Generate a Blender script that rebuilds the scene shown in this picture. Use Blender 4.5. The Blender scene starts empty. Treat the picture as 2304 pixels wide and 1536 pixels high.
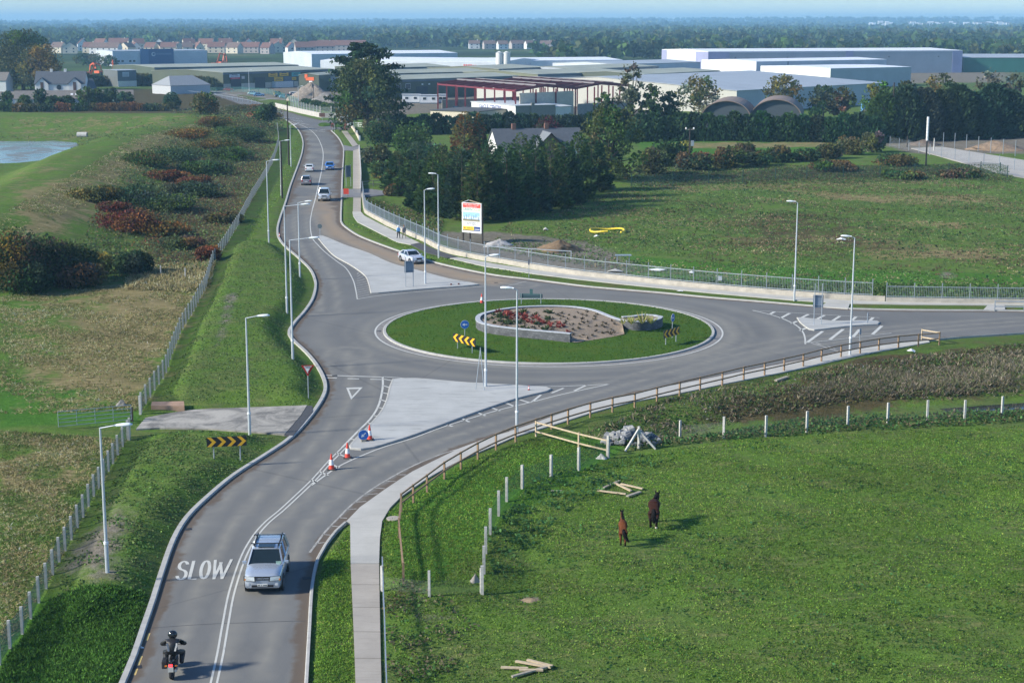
import bpy, bmesh, math, random
import numpy as np
from mathutils import Vector, Matrix
from mathutils.geometry import delaunay_2d_cdt, tessellate_polygon

# ------------------------------------------------------------------ camera, sky, sun, exposure
scene = bpy.context.scene
COL = scene.collection
FPX, CX, CY, HZ, CAMH = 3600.0, 1152.0, 768.0, 48.0, 28.0     # lens in photo pixels, centre, horizon row, eye height
PITCH = math.atan((CY - HZ) / FPX)
camd = bpy.data.cameras.new('camera')
camd.sensor_width = 36.0
camd.lens = 36.0 * FPX / 2304.0
camd.clip_start, camd.clip_end = 1.0, 60000.0
cam = bpy.data.objects.new('camera', camd)
COL.objects.link(cam)
cam.location = (0, 0, CAMH)
cam.rotation_euler = (math.pi / 2 - PITCH, 0, 0)
scene.camera = cam

SUN_EL = math.radians(29)
SUN_AZ_VEC = Vector((-1.0, -0.30, 0)).normalized()             # towards the sun, seen from above
world = bpy.data.worlds.new('World')
scene.world = world
world.use_nodes = True
wn = world.node_tree.nodes
bg = wn['Background']
sky = wn.new('ShaderNodeTexSky')
sky.sky_type = 'NISHITA'
sky.sun_disc = False
sky.sun_elevation = SUN_EL
sky.sun_rotation = math.atan2(SUN_AZ_VEC.x, SUN_AZ_VEC.y)
sky.air_density, sky.dust_density, sky.ozone_density = 1.0, 0.2, 3.0
cool = wn.new('ShaderNodeMix'); cool.data_type = 'RGBA'; cool.blend_type = 'MULTIPLY'   # the photograph's cold white balance
cool.inputs[0].default_value = 1.0
cool.inputs[7].default_value = (.69, .85, 1.03, 1)
world.node_tree.links.new(sky.outputs[0], cool.inputs[6])
world.node_tree.links.new(cool.outputs[2], bg.inputs[0])
bg.inputs[1].default_value = 0.104
sund = bpy.data.lights.new('sun', 'SUN')
sund.energy = 4.1
sund.angle = math.radians(5.5)
sund.color = (1.0, 0.93, 0.79)
sun = bpy.data.objects.new('sun', sund)
COL.objects.link(sun)
sdir = Vector((SUN_AZ_VEC.x * math.cos(SUN_EL), SUN_AZ_VEC.y * math.cos(SUN_EL), math.sin(SUN_EL)))
sun.rotation_euler = sdir.to_track_quat('Z', 'Y').to_euler()
vs = scene.view_settings
vs.view_transform = 'Standard'
vs.look = 'None'
vs.gamma = 1
vs.use_curve_mapping = False
vs.exposure = 0.86
scene.cycles.max_bounces = 6
scene.cycles.transparent_max_bounces = 24
scene.cycles.volume_bounces = 0

# ------------------------------------------------------------------ pixel -> world
_cp, _sp = math.cos(PITCH), math.sin(PITCH)
def ray(px, py):
    a, b = (px - CX) / FPX, -(py - CY) / FPX
    return np.array([a, _cp + b * _sp, -_sp + b * _cp])
def P(px, py, z=0.0):                      # point seen at the pixel on the level z
    d = ray(px, py)
    t = (z - CAMH) / d[2]
    return Vector((d[0] * t, d[1] * t, z))
def at(px, py, Y):                         # point seen at the pixel on the upright plane y = Y
    d = ray(px, py)
    t = Y / d[1]
    return Vector((d[0] * t, Y, CAMH + d[2] * t))
def PP(pts, z=0.0):
    return [P(x, y, z) for x, y in pts]

# ------------------------------------------------------------------ object helpers
def tag(o, label=None, cat=None, group=None, kind=None):
    if label: o['label'] = label
    if cat: o['category'] = cat
    if group: o['group'] = group
    if kind: o['kind'] = kind
    return o
def empty(name, loc=(0, 0, 0), rz=0.0, label=None, cat=None, group=None):
    o = bpy.data.objects.new(name, None)
    o.empty_display_size = 0.5
    COL.objects.link(o)
    o.location = loc
    o.rotation_euler = (0, 0, rz)
    return tag(o, label, cat, group)
def link(name, me, parent=None):
    o = bpy.data.objects.new(name, me)
    COL.objects.link(o)
    if parent: o.parent = parent
    return o
def copy_tree(o, parent=None, kids=None):
    c = o.copy()
    COL.objects.link(c)
    if parent: c.parent = parent
    for ch in list(o.children):
        copy_tree(ch, c)
    return c

class MB:
    """collects faces of one mesh"""
    def __init__(s): s.v, s.f, s.m = [], [], []
    def add(s, vs, fs, mi=0):
        n = len(s.v)
        s.v += [tuple(p) for p in vs]
        s.f += [tuple(i + n for i in f) for f in fs]
        s.m += [mi] * len(fs)
        return s
    def box(s, c, d, rz=0.0, mi=0, M=None):
        x, y, z = d[0] / 2, d[1] / 2, d[2] / 2
        vs = [Vector((a * x, b * y, e * z)) for e in (-1, 1) for a, b in ((-1, -1), (1, -1), (1, 1), (-1, 1))]
        if M is None: M = Matrix.Rotation(rz, 4, 'Z')
        vs = [M @ v + Vector(c) for v in vs]
        return s.add(vs, [(3, 2, 1, 0), (4, 5, 6, 7), (0, 1, 5, 4), (1, 2, 6, 5), (2, 3, 7, 6), (3, 0, 4, 7)], mi)
    def tube(s, a, b, r0, r1=None, n=8, mi=0, caps=True):
        r1 = r0 if r1 is None else r1
        a, b = Vector(a), Vector(b)
        w = (b - a).normalized()
        u = w.cross(Vector((0, 0, 1)) if abs(w.z) < .95 else Vector((1, 0, 0))).normalized()
        t = w.cross(u)
        vs = []
        for p, r in ((a, r0), (b, r1)):
            for k in range(n):
                an = 2 * math.pi * k / n
                vs.append(p + (u * math.cos(an) + t * math.sin(an)) * r)
        fs = [(k, (k + 1) % n, n + (k + 1) % n, n + k) for k in range(n)]
        if caps: fs += [tuple(range(n))[::-1], tuple(range(n, 2 * n))]
        return s.add(vs, fs, mi)
    def path(s, pts, r, n=6, mi=0):
        for a, b in zip(pts[:-1], pts[1:]): s.tube(a, b, r, r, n, mi)
        return s
    def bar(s, a, b, w, h, mi=0):            # rectangular bar from a to b, width w level, height h
        a, b = Vector(a), Vector(b)
        d = (b - a).normalized()
        u = Vector((d.y, -d.x, 0))
        u = u.normalized() if u.length > 1e-6 else Vector((1, 0, 0))
        t = u.cross(d)
        vs = [p + u * (i * w / 2) + t * (j * h / 2) for p in (a, b) for i, j in ((-1, -1), (1, -1), (1, 1), (-1, 1))]
        return s.add(vs, [(3, 2, 1, 0), (4, 5, 6, 7), (0, 1, 5, 4), (1, 2, 6, 5), (2, 3, 7, 6), (3, 0, 4, 7)], mi)
    def lathe(s, prof, c=(0, 0, 0), n=16, mi=0, M=None):
        vs = []
        for r, z in prof:
            for k in range(n):
                an = 2 * math.pi * k / n
                v = Vector((r * math.cos(an), r * math.sin(an), z))
                vs.append((M @ v if M else v) + Vector(c))
        fs = []
        for j in range(len(prof) - 1):
            for k in range(n):
                fs.append((j * n + k, j * n + (k + 1) % n, (j + 1) * n + (k + 1) % n, (j + 1) * n + k))
        fs += [tuple(range(n))[::-1], tuple(range((len(prof) - 1) * n, len(prof) * n))]
        return s.add(vs, fs, mi)
    def prism(s, poly, z0, z1, mi=0, mside=None):
        """polygon (x, y) raised from z0 to z1"""
        n = len(poly)
        tri = tessellate_polygon([[Vector((p[0], p[1], 0)) for p in poly]])
        A = sum(poly[i][0] * poly[(i + 1) % n][1] - poly[(i + 1) % n][0] * poly[i][1] for i in range(n))
        vs = [(p[0], p[1], z0) for p in poly] + [(p[0], p[1], z1) for p in poly]
        top, bot = [], []
        for t in tri:
            a, b, c = [poly[i] for i in t]
            cr = (b[0] - a[0]) * (c[1] - a[1]) - (b[1] - a[1]) * (c[0] - a[0])
            t = t if cr > 0 else t[::-1]
            top.append(tuple(i + n for i in t)); bot.append(tuple(t)[::-1])
        side = [(i, (i + 1) % n, n + (i + 1) % n, n + i) for i in range(n)]
        if A < 0: side = [f[::-1] for f in side]
        s.add(vs, top + bot, mi)
        s.add(vs, side, mi if mside is None else mside)
        return s
    def mesh(s, name, mats, origin=None, smooth=False, bevel=0.0):
        me = bpy.data.meshes.new(name)
        vs = s.v
        if origin is not None:
            ox, oy, oz = origin
            vs = [(a - ox, b - oy, c - oz) for a, b, c in vs]
        me.from_pydata(vs, [], s.f)
        for m in (mats if isinstance(mats, (list, tuple)) else [mats]): me.materials.append(m)
        me.polygons.foreach_set('material_index', s.m)
        if smooth: me.polygons.foreach_set('use_smooth', [True] * len(s.f))
        if bevel:
            bm = bmesh.new(); bm.from_mesh(me)
            bmesh.ops.remove_doubles(bm, verts=bm.verts, dist=1e-5)
            bmesh.ops.bevel(bm, geom=[e for e in bm.edges if len(e.link_faces) == 2 and e.calc_face_angle(0) > .5], offset=bevel, segments=2, affect='EDGES', profile=.6)
            bm.to_mesh(me); bm.free()
        me.update()
        return me
    def build(s, name, mats, parent=None, origin=None, smooth=False, bevel=0.0):
        return link(name, s.mesh(name, mats, origin, smooth, bevel), parent)

def fast_mesh(name, co, quads, mat, cols=None, attr='tint'):
    me = bpy.data.meshes.new(name)
    nv, nq, k = len(co), len(quads), quads.shape[1]
    me.vertices.add(nv); me.vertices.foreach_set('co', np.ascontiguousarray(co, np.float32).ravel())
    me.loops.add(nq * k); me.loops.foreach_set('vertex_index', np.ascontiguousarray(quads, np.int32).ravel())
    me.polygons.add(nq); me.polygons.foreach_set('loop_start', np.arange(0, nq * k, k, dtype=np.int32))
    me.update(calc_edges=True)
    if cols is not None:
        a = me.attributes.new(attr, 'FLOAT_COLOR', 'POINT')
        c = np.ones((nv, 4), np.float32); c[:, :cols.shape[1]] = cols
        a.data.foreach_set('color', c.ravel())
    me.materials.append(mat)
    return me

# ------------------------------------------------------------------ materials
class NT:
    def __init__(s, name):
        s.mat = bpy.data.materials.new(name); s.mat.use_nodes = True
        s.t = s.mat.node_tree; s.b = s.t.nodes['Principled BSDF']
    def n(s, typ, **kw):
        x = s.t.nodes.new('ShaderNode' + typ)
        for k, v in kw.items(): setattr(x, k, v)
        return x
    def l(s, a, b): s.t.links.new(a, b)
    def coord(s): 
        if not hasattr(s, '_c'): s._c = s.n('TexCoord').outputs['Object']
        return s._c
    def noise(s, scale, detail=3, rough=.55, vec=None, dist=0.0):
        x = s.n('TexNoise'); x.inputs['Scale'].default_value = scale; x.inputs['Detail'].default_value = detail
        x.inputs['Roughness'].default_value = rough; x.inputs['Distortion'].default_value = dist
        s.l(vec if vec is not None else s.coord(), x.inputs['Vector'])
        return x.outputs['Fac']
    def ramp(s, fac, stops):
        x = s.n('ValToRGB'); e = x.color_ramp.elements
        while len(e) < len(stops): e.new(0.5)
        for i, (p, c) in enumerate(stops):
            e[i].position = p; e[i].color = (*c, 1) if len(c) == 3 else c
        s.l(fac, x.inputs['Fac']); return x.outputs['Color']
    def mix(s, fac, a, b, mode='MIX'):
        x = s.n('Mix', data_type='RGBA', blend_type=mode)
        for val, sock in ((fac, x.inputs[0]), (a, x.inputs[6]), (b, x.inputs[7])):
            if hasattr(val, 'is_linked') or hasattr(val, 'links'): s.l(val, sock)
            else: sock.default_value = val if not isinstance(val, tuple) else (*val[:3], 1)
        return x.outputs[2]
    def math(s, op, a, b=None, c=None, clamp=False):
        x = s.n('Math', operation=op, use_clamp=clamp)
        for i, v in enumerate((a, b, c)):
            if v is None: continue
            if hasattr(v, 'links'): s.l(v, x.inputs[i])
            else: x.inputs[i].default_value = v
        return x.outputs[0]
    def sstep(s, v, a, b):
        x = s.n('MapRange', interpolation_type='SMOOTHSTEP')
        s.l(v, x.inputs[0]); x.inputs[1].default_value = a; x.inputs[2].default_value = b
        return x.outputs[0]
    def bump(s, h, strength, dist):
        x = s.n('Bump'); x.inputs['Strength'].default_value = strength; x.inputs['Distance'].default_value = dist
        s.l(h, x.inputs['Height']); s.l(x.outputs[0], s.b.inputs['Normal'])
    def out(s, col=None, rough=None, metal=None, spec=None):
        for v, k in ((col, 'Base Color'), (rough, 'Roughness'), (metal, 'Metallic'), (spec, 'Specular IOR Level')):
            if v is None: continue
            if hasattr(v, 'links'): s.l(v, s.b.inputs[k])
            else: s.b.inputs[k].default_value = (*v, 1) if isinstance(v, tuple) else v
        return s.mat

_M = {}
def pm(name, col, rough=.6, metal=0.0, var=.12, scale=3.0, bump=0.0, coat=0.0, spec=.5):
    """plain painted/stone/metal surface with a little procedural wear"""
    if name in _M: return _M[name]
    t = NT(name)
    n = t.noise(scale, 4, .6)
    dk = tuple(c * (1 - var) for c in col); lt = tuple(min(1, c * (1 + var)) for c in col)
    c = t.ramp(n, [(.3, dk), (.7, lt)])
    r = t.math('MULTIPLY_ADD', n, .2, rough - .1, clamp=True)
    t.out(c, r, metal, spec)
    if coat: t.b.inputs['Coat Weight'].default_value = coat
    if bump: t.bump(n, .6, bump)
    _M[name] = t.mat
    return t.mat
def glow(name, col, strength):
    t = NT(name); t.out(tuple(c * .5 for c in col), .3)
    t.b.inputs['Emission Color'].default_value = (*col, 1); t.b.inputs['Emission Strength'].default_value = strength
    return t.mat
def brickish(name, col, mortar, w, h, rough=.85, var=.2, bump=.01, gap=.012):
    t = NT(name)
    b = t.n('TexBrick'); b.inputs['Scale'].default_value = 1; b.inputs['Brick Width'].default_value = w
    b.inputs['Row Height'].default_value = h; b.inputs['Mortar Size'].default_value = gap
    uv = t.n('UVMap'); t.l(uv.outputs[0], b.inputs['Vector'])
    b.inputs['Color1'].default_value = (*[c * (1 - var) for c in col], 1); b.inputs['Color2'].default_value = (*[c * (1 + var) for c in col], 1)
    b.inputs['Mortar'].default_value = (*mortar, 1)
    n = t.noise(1.3, 5)
    c = t.mix(.35, b.outputs['Color'], t.ramp(n, [(.3, tuple(c * .5 for c in col)), (.7, tuple(min(1, c * 1.4) for c in col))]))
    t.out(c, rough); t.bump(b.outputs['Fac'], -.6, bump)
    return t.mat

def ordinal(n):
    w = 'first second third fourth fifth sixth seventh eighth ninth tenth eleventh twelfth thirteenth fourteenth fifteenth sixteenth seventeenth eighteenth nineteenth'.split()
    if n < 20: return w[n - 1]
    tens = {2: ('twentieth', 'twenty'), 3: ('thirtieth', 'thirty'), 4: ('fortieth', 'forty'), 5: ('fiftieth', 'fifty'), 6: ('sixtieth', 'sixty')}
    a, b = divmod(n, 10)
    return tens[a][0] if b == 0 else tens[a][1] + '-' + w[b - 1]

# ------------------------------------------------------------------ numpy geometry
def sm(a, b, x):
    t = np.clip((x - a) / (b - a), 0, 1)
    return t * t * (3 - 2 * t)
def xy(pts): return np.array([(p[0], p[1]) for p in pts], float)
def dist_poly(px, py, pts, closed=False):
    """distance to a polyline and which side (+ left)"""
    pts = np.asarray(pts, float)
    if closed: pts = np.vstack([pts, pts[:1]])
    best = np.full(px.shape, 1e18); side = np.zeros(px.shape)
    for (ax, ay), (bx, by) in zip(pts[:-1], pts[1:]):
        dx, dy = bx - ax, by - ay
        L = dx * dx + dy * dy + 1e-12
        t = np.clip(((px - ax) * dx + (py - ay) * dy) / L, 0, 1)
        ex, ey = px - ax - t * dx, py - ay - t * dy
        d = ex * ex + ey * ey
        m = d < best
        best = np.where(m, d, best)
        side = np.where(m, dx * (py - ay) - dy * (px - ax), side)
    return np.sqrt(best), side
def inside(px, py, poly):
    poly = np.asarray(poly, float)
    r = np.zeros(px.shape, bool)
    n = len(poly)
    for i in range(n):
        ax, ay = poly[i]; bx, by = poly[(i + 1) % n]
        c = ((ay > py) != (by > py)) & (px < (bx - ax) * (py - ay) / ((by - ay) if by != ay else 1e-12) + ax)
        r ^= c
    return r
def sdist(px, py, poly):                   # > 0 outside
    d, _ = dist_poly(px, py, poly, True)
    return np.where(inside(px, py, poly), -d, d)
def spline(pts, step):
    """Catmull-Rom through points, resampled"""
    p = [Vector(q) for q in pts]
    p = [p[0] * 2 - p[1]] + p + [p[-1] * 2 - p[-2]]
    out = []
    for i in range(1, len(p) - 2):
        a, b, c, d = p[i - 1], p[i], p[i + 1], p[i + 2]
        n = max(1, int((c - b).length / step))
        for k in range(n):
            t = k / n
            out.append(.5 * ((2 * b) + (c - a) * t + (2 * a - 5 * b + 4 * c - d) * t * t + (3 * b - a - 3 * c + d) * t ** 3))
    out.append(p[-2])
    return out
def offset(pts, d):                        # shift a polyline sideways (+ = left of travel)
    o = []
    for i, p in enumerate(pts):
        a = pts[max(0, i - 1)]; b = pts[min(len(pts) - 1, i + 1)]
        t = Vector((b[0] - a[0], b[1] - a[1], 0)).normalized()
        o.append(Vector((p[0] - t.y * d, p[1] + t.x * d, p[2] if len(p) > 2 else 0)))
    return o
def resample(pts, step):
    pts = [Vector(p) for p in pts]
    out = [pts[0]]; need = step; prev = pts[0]
    for q in pts[1:]:
        while (q - prev).length >= need:
            prev = prev + (q - prev).normalized() * need
            out.append(prev.copy()); need = step
        need -= (q - prev).length; prev = q
    return out
# ------------------------------------------------------------------ plan of the junction (read off the photograph, laid on the ground in metres)
def ext(a, b, L):                          # carry a line on past its end b
    d = (b - a); d.z = 0
    return b + d.normalized() * L
LK = PP([(285,1536),(310,1475),(330,1415),(352,1350),(372,1285),(397,1215),(427,1165),(472,1120),(532,1070),(602,1025),(660,985),(705,935),(731,895),(737,870),(730,845),(712,815),(690,790),(668,770),(657,757),(655,745),(668,725),(690,700),(706,675),(713,650),(712,630),(700,605),(672,578),(645,555),(630,535),(627,515),(633,490),(645,455),(655,420),(664,395),(675,365),(682,340),(683,318),(676,298),(662,282),(645,270)])
LK = [ext(LK[1], LK[0], 45), ext(LK[1], LK[0], 20), ext(LK[1], LK[0], 4)] + LK
LK = spline(LK, 1.2)
NFAR_L = PP([(610,258),(570,246),(520,228),(470,211),(400,199)])
NFAR_R = PP([(405,194),(480,205),(560,224),(600,236),(630,246),(677,260),(724,271),(764,270)])
SIDE = PP([(786,277),(786,293),(752,292)])
RKN = spline(PP([(744,294),(759,309),(769,326),(772,345),(769,391),(767,445),(765,490),(767,502),(776,512),(809,533),(882,561),(960,587),(1038,606),(1117,621),(1195,630),(1304,644),(1365,650),(1486,660),(1600,671),(1700,679),(1783,686),(1857,692),(1912,696),(2058,699),(2223,700),(2304,701)]), 1.5)
RKN.append(ext(RKN[-2], RKN[-1], 70))
RS = PP([(2304,750),(2180,758),(2086,766),(2000,775),(1936,784),(1814,810),(1720,828),(1630,846),(1530,866),(1428,886),(1304,918),(1213,950),(1164,967),(1144,973),(1087,990),(1031,1011),(975,1038),(925,1063),(862,1104),(806,1144),(774,1177)])
RS = spline([ext(RS[1], RS[0], 70)] + RS, 2.0)
RK1 = PP([(774,1177),(753,1196),(729,1228),(712,1258),(699,1317),(692,1420),(685,1536)])
RK1 = spline(RK1 + [ext(RK1[-2], RK1[-1], 4), ext(RK1[-2], RK1[-1], 20), ext(RK1[-2], RK1[-1], 45)], 1.2)
PAVED = LK + NFAR_L + NFAR_R + SIDE + RKN + RS + RK1[1:]
PAVED_XY = xy(PAVED)

# roundabout circle
_l, _r, _b, _t = P(869, 741), P(1604, 748), P(1238, 819), P(1236, 675.5)
RB = Vector(((_l.x + _r.x) / 2, (_b.y + _t.y) / 2, 0)); RBR = (_r.x - _l.x) / 2
RBRY = (_t.y - _b.y) / 2
print('roundabout', RB, RBR, RBRY)

FL1 = PP([(-60,1625),(8,1480),(50,1425),(100,1335),(148,1240),(190,1163),(226,1097),(262,1030),(292,985)])
FL2 = PP([(318,932),(345,888),(372,845),(405,752),(430,712),(463,650),(478,600),(510,550),(537,507),(567,450),(597,400),(617,360),(628,323),(624,293)])
MOUND1 = xy(PP([(486,640),(440,730),(360,905),(420,912),(560,908),(690,908),(716,880),(708,850),(684,815),(655,788),(636,765),(634,740),(656,715),(676,690),(688,660),(684,628),(660,590),(620,555),(560,545),(515,560)]))
MOUND2 = xy(PP([(320,985),(440,978),(560,985),(610,990),(560,1032),(482,1092),(425,1145),(385,1205),(362,1265),(335,1345),(250,1400),(140,1420),(105,1370),(190,1200),(250,1090)]))
CREST = xy([P(x, y, 4.2) for x, y in [(-420,520),(-60,470),(80,405),(170,345),(290,300),(420,268),(480,264)]])
CREST2 = xy([P(x, y, 3.6) for x, y in [(-700,258),(0,258),(200,258),(470,260)]])
POND = xy(PP([(-500,318),(120,317),(168,321),(172,332),(130,347),(90,358),(0,364),(-500,372)]))
DITCH = xy(PP([(1480,965),(1600,945),(1720,926),(1900,908),(2130,902),(2304,890),(2700,865)]))
HILLS = [(-5200, 9000, 1500, 8), (-1200, 9500, 2600, 15), (900, 8200, 1800, 9), (4200, 9200, 2200, 17), (6500, 8600, 1800, 20), (2400, 10500, 2400, 24), (-3600, 7400, 1600, 4)]

def ns(px): return [(p.x, p.y) for p in PP(px)]
e1 = [(774,1177),(806,1144),(862,1104),(925,1063),(975,1038),(1031,1011),(1087,990),(1144,973),(1164,967),(1213,950),(1304,918),(1428,886),(1530,866),(1630,846),(1720,828),(1814,810),(1936,784),(2000,776),(2086,767)]
e2 = [(2092,772),(1936,801),(1814,829),(1720,848),(1630,866),(1530,887),(1425,906),(1378,918),(1328,932),(1278,948),(1240,960),(1203,971),(1159,985),(1116,1004),(1075,1021),(1037,1038),(1000,1057),(962,1079),(934,1098),(903,1120),(878,1145),(860,1175),(855,1212),(853,1271),(789,1271),(788,1178)]
nl = [(793,478),(795,488),(804,501),(846,522),(893,546),(924,552)]; nr = [(944,548),(908,531),(856,506),(820,487),(812,478)]
sl = [(1012.5,583),(1090,601),(1195,617),(1300,630),(1400,641),(1500,651),(1600,661),(1783,677),(1860,682),(1912,684.5),(2058,687),(2304,689),(2500,690)]
sr = [(2500,685),(2304,684),(1991,680.5),(1905,678),(1783,668),(1600,653.5),(1500,643.5),(1400,633),(1300,622),(1195,608),(1117,596),(1030.5,580.5)]
# flat strips that carry paths and drives: the ground is graded just below them
FLAT = [(np.array(ns(q)), lv) for q, lv in (
    (e1 + e2, .03), ([(789,1271),(795,1400),(800,1536),(800,1580),(859,1580),(858,1536),(855,1400),(853,1271)], .03), (nl + nr, .03),
    (sl + sr, .03), ([(924,552),(960,570),(1012,583),(1030,580),(944,548)], .03), ([(794,478),(812,478),(812,425),(808,330),(781,296),(769,296),(794,331)], .03),
    ([(766,427),(835,427),(900,438),(822,445),(766,445)], .03), ([(1860,683),(1912,685),(1908,696),(1846,691)], .03), ([(2222,689),(2260,689),(2262,700),(2212,700)], .03),
    ([(328,944),(437,926),(560,921),(703,917),(660,984),(594,978),(469,969),(306,970)], .06), ([(2050,335),(2120,332),(2500,395),(2500,440),(2304,402),(2250,392)], .04))]

def H(x, y):
    x = np.asarray(x, float); y = np.asarray(y, float)
    z = np.zeros(x.shape)
    near = (np.abs(x) < 260) & (y < 760) & (y > -60)
    if near.any():
        X, Y = x[near], y[near]
        sd = sdist(X, Y, PAVED_XY)
        h = -0.12 + 0.22 * sm(-0.1, 0.9, sd)
        out = sm(0.5, 4, sd)
        for poly, hh in ((MOUND1, .85), (MOUND2, 0.62)):
            s = -sdist(X, Y, poly)
            h = h + hh * sm(-0.3, 1.9, s)
        d, side = dist_poly(X, Y, CREST)
        bank = np.where(side < 0, 4.2 * (1 - sm(1.5, 25, d)), 4.2 * (1 - sm(1.5, 15, d)))
        d2, side2 = dist_poly(X, Y, CREST2)
        bank2 = np.where(side2 < 0, 3.6 * (1 - sm(2, 26, d2)), 3.6 * (1 - sm(6, 22, d2)))
        h = h + np.maximum(bank, bank2) * sm(1.5, 9, sd)
        s = -sdist(X, Y, POND)
        h = np.where(s > -6, h * (1 - sm(-6, 0, s)) + -0.35 * sm(-6, 0, s), h) - .5 * sm(0, 3, s)
        d, _ = dist_poly(X, Y, DITCH)
        h = h - 1.0 * (1 - sm(0.8, 4.5, d))
        h = h + out * (0.10 * np.sin(X * .31 + 1.3 * np.sin(Y * .17)) * np.sin(Y * .23 + X * .11) + .05 * np.sin(X * .9 + Y * .4) * np.sin(Y * .77))
        for poly, lv in FLAT:
            x0, y0 = poly.min(0) - 1.5; x1, y1 = poly.max(0) + 1.5
            m = (X > x0) & (X < x1) & (Y > y0) & (Y < y1)
            if m.any():
                k = sm(.25, 1.1, sdist(X[m], Y[m], poly))
                h[m] = np.minimum(h[m], lv) * (1 - k) + h[m] * k
        z[near] = h
    far = y > 2200
    if far.any():
        X, Y = x[far], y[far]
        h = np.zeros(X.shape)
        for cx, cy, s, hh in HILLS:
            h += hh * np.exp(-(((X - cx) / s) ** 2 + ((Y - cy) / (s * .8)) ** 2))
        h += 4 * sm(3000, 6500, Y) * (np.sin(X / 640 + 2) * np.sin(Y / 800 + X / 1500) * .5 + .5)
        z[far] = h * sm(2200, 4200, Y)
    return z
def Hs(x, y): return float(H(np.array([x]), np.array([y]))[0])
def G(px, py):                             # point of the ground seen at the pixel
    d = ray(px, py)
    t0 = (6.5 - CAMH) / d[2]; t1 = (-2.0 - CAMH) / d[2] if d[2] < -1e-5 else 9000
    for _ in range(2):
        ts = np.linspace(t0, t1, 160)
        pz = CAMH + d[2] * ts
        hz = H(d[0] * ts, d[1] * ts)
        k = np.argmax(pz <= hz)
        if k == 0: k = len(ts) - 1
        t0, t1 = ts[k - 1], ts[k]
    t = (t0 + t1) / 2
    return Vector((d[0] * t, d[1] * t, Hs(d[0] * t, d[1] * t)))

# ------------------------------------------------------------------ ground sheet
def axis(lo, hi, f0, f1, fine, grow):
    a = list(np.arange(f0, f1, fine)); s = fine
    while a[-1] < hi: s *= grow; a.append(a[-1] + s)
    s = fine; b = []
    x = f0
    while x > lo: s *= grow; x -= s; b.append(x)
    return np.array(b[::-1] + a)
gx = axis(-14000, 14000, -72, 108, 0.55, 1.045)
gy = list(np.arange(52, 235, 0.55)); s = .55
while gy[-1] < 14000: s = min(s * 1.012, gy[-1] * .02); gy.append(gy[-1] + s)
s = .55; y0 = 52; bk = []
while y0 > -600: s *= 1.12; y0 -= s; bk.append(y0)
gy = np.array(bk[::-1] + gy)
GX, GY = np.meshgrid(gx, gy)
GZ = H(GX.ravel(), GY.ravel())
nx, ny = len(gx), len(gy)
print('ground', nx, ny)
ii = np.arange((nx - 1) * (ny - 1)); r, c = ii // (nx - 1), ii % (nx - 1)
quads = np.stack([r * nx + c, r * nx + c + 1, (r + 1) * nx + c + 1, (r + 1) * nx + c], 1)
co = np.stack([GX.ravel(), GY.ravel(), GZ], 1)

def zone(X, Y, items):
    w = np.zeros(X.shape)
    for pts, soft, amt in items:
        poly = xy([G(a, b) for a, b in pts])
        x0, y0 = poly.min(0) - soft; x1, y1 = poly.max(0) + soft
        m = (X > x0) & (X < x1) & (Y > y0) & (Y < y1)
        if m.any():
            w[m] = np.maximum(w[m], amt * (1 - sm(-soft, soft, sdist(X[m], Y[m], poly))))
    return w
def E(cx, cy, rx, ry, n=14): return [(cx + rx * math.cos(k * 2 * math.pi / n), cy + ry * math.sin(k * 2 * math.pi / n)) for k in range(n)]
X, Y = co[:, 0], co[:, 1]
Z_DRY = [([(0,258),(470,258),(420,310),(180,318),(0,316)], 6, .42), ([(0,366),(120,362),(200,330),(300,300),(180,380),(0,460)], 4, .4), ([(200,640),(470,640),(420,745),(360,850),(318,925),(220,900),(60,870),(130,780)], 7, .85), ([(0,600),(470,640),(400,745),(318,930),(0,930)], 2, .42),
         ([(0,965),(290,985),(200,1140),(120,1290),(0,1460)], 3, .5), ([(90,1000),(230,1010),(190,1110),(80,1180)], 5, .8), (E(40,1060,70,60), 4, .75), ([(0,430),(150,395),(330,355),(300,480),(180,530),(0,580)], 5, .58),
         ([(0,480),(120,420),(300,310),(430,275),(470,300),(330,370),(200,450),(60,560)], 4, .62),
         ([(1900,560),(2260,555),(2290,590),(1960,585)], 6, .75), ([(1560,535),(1900,520),(2240,560),(1700,560)], 5, .6), ([(1700,425),(2260,440),(2300,470),(1850,450)], 8, .7),
         ([(1430,420),(1900,402),(2000,412),(1500,440)], 6, .55), ([(1980,490),(2200,500),(2180,520),(2000,505)], 5, .7), ([(1400,470),(1700,480),(1650,560),(1380,500)], 9, .35),
         ([(1500,320),(1980,318),(1990,330),(1500,336)], 3, .6), ([(1000,470),(1340,455),(1300,490),(1050,505)], 5, .2), ([(0,640),(475,640),(400,750),(320,925),(120,880),(0,860)], 3, .5), (E(1500,1330,190,40), 3, .36), (E(1950,1180,220,40), 4, .34), (E(2100,1400,160,60), 3, .38), (E(1350,1450,160,40), 2, .34), (E(1700,1060,200,22), 4, .3)]
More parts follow.
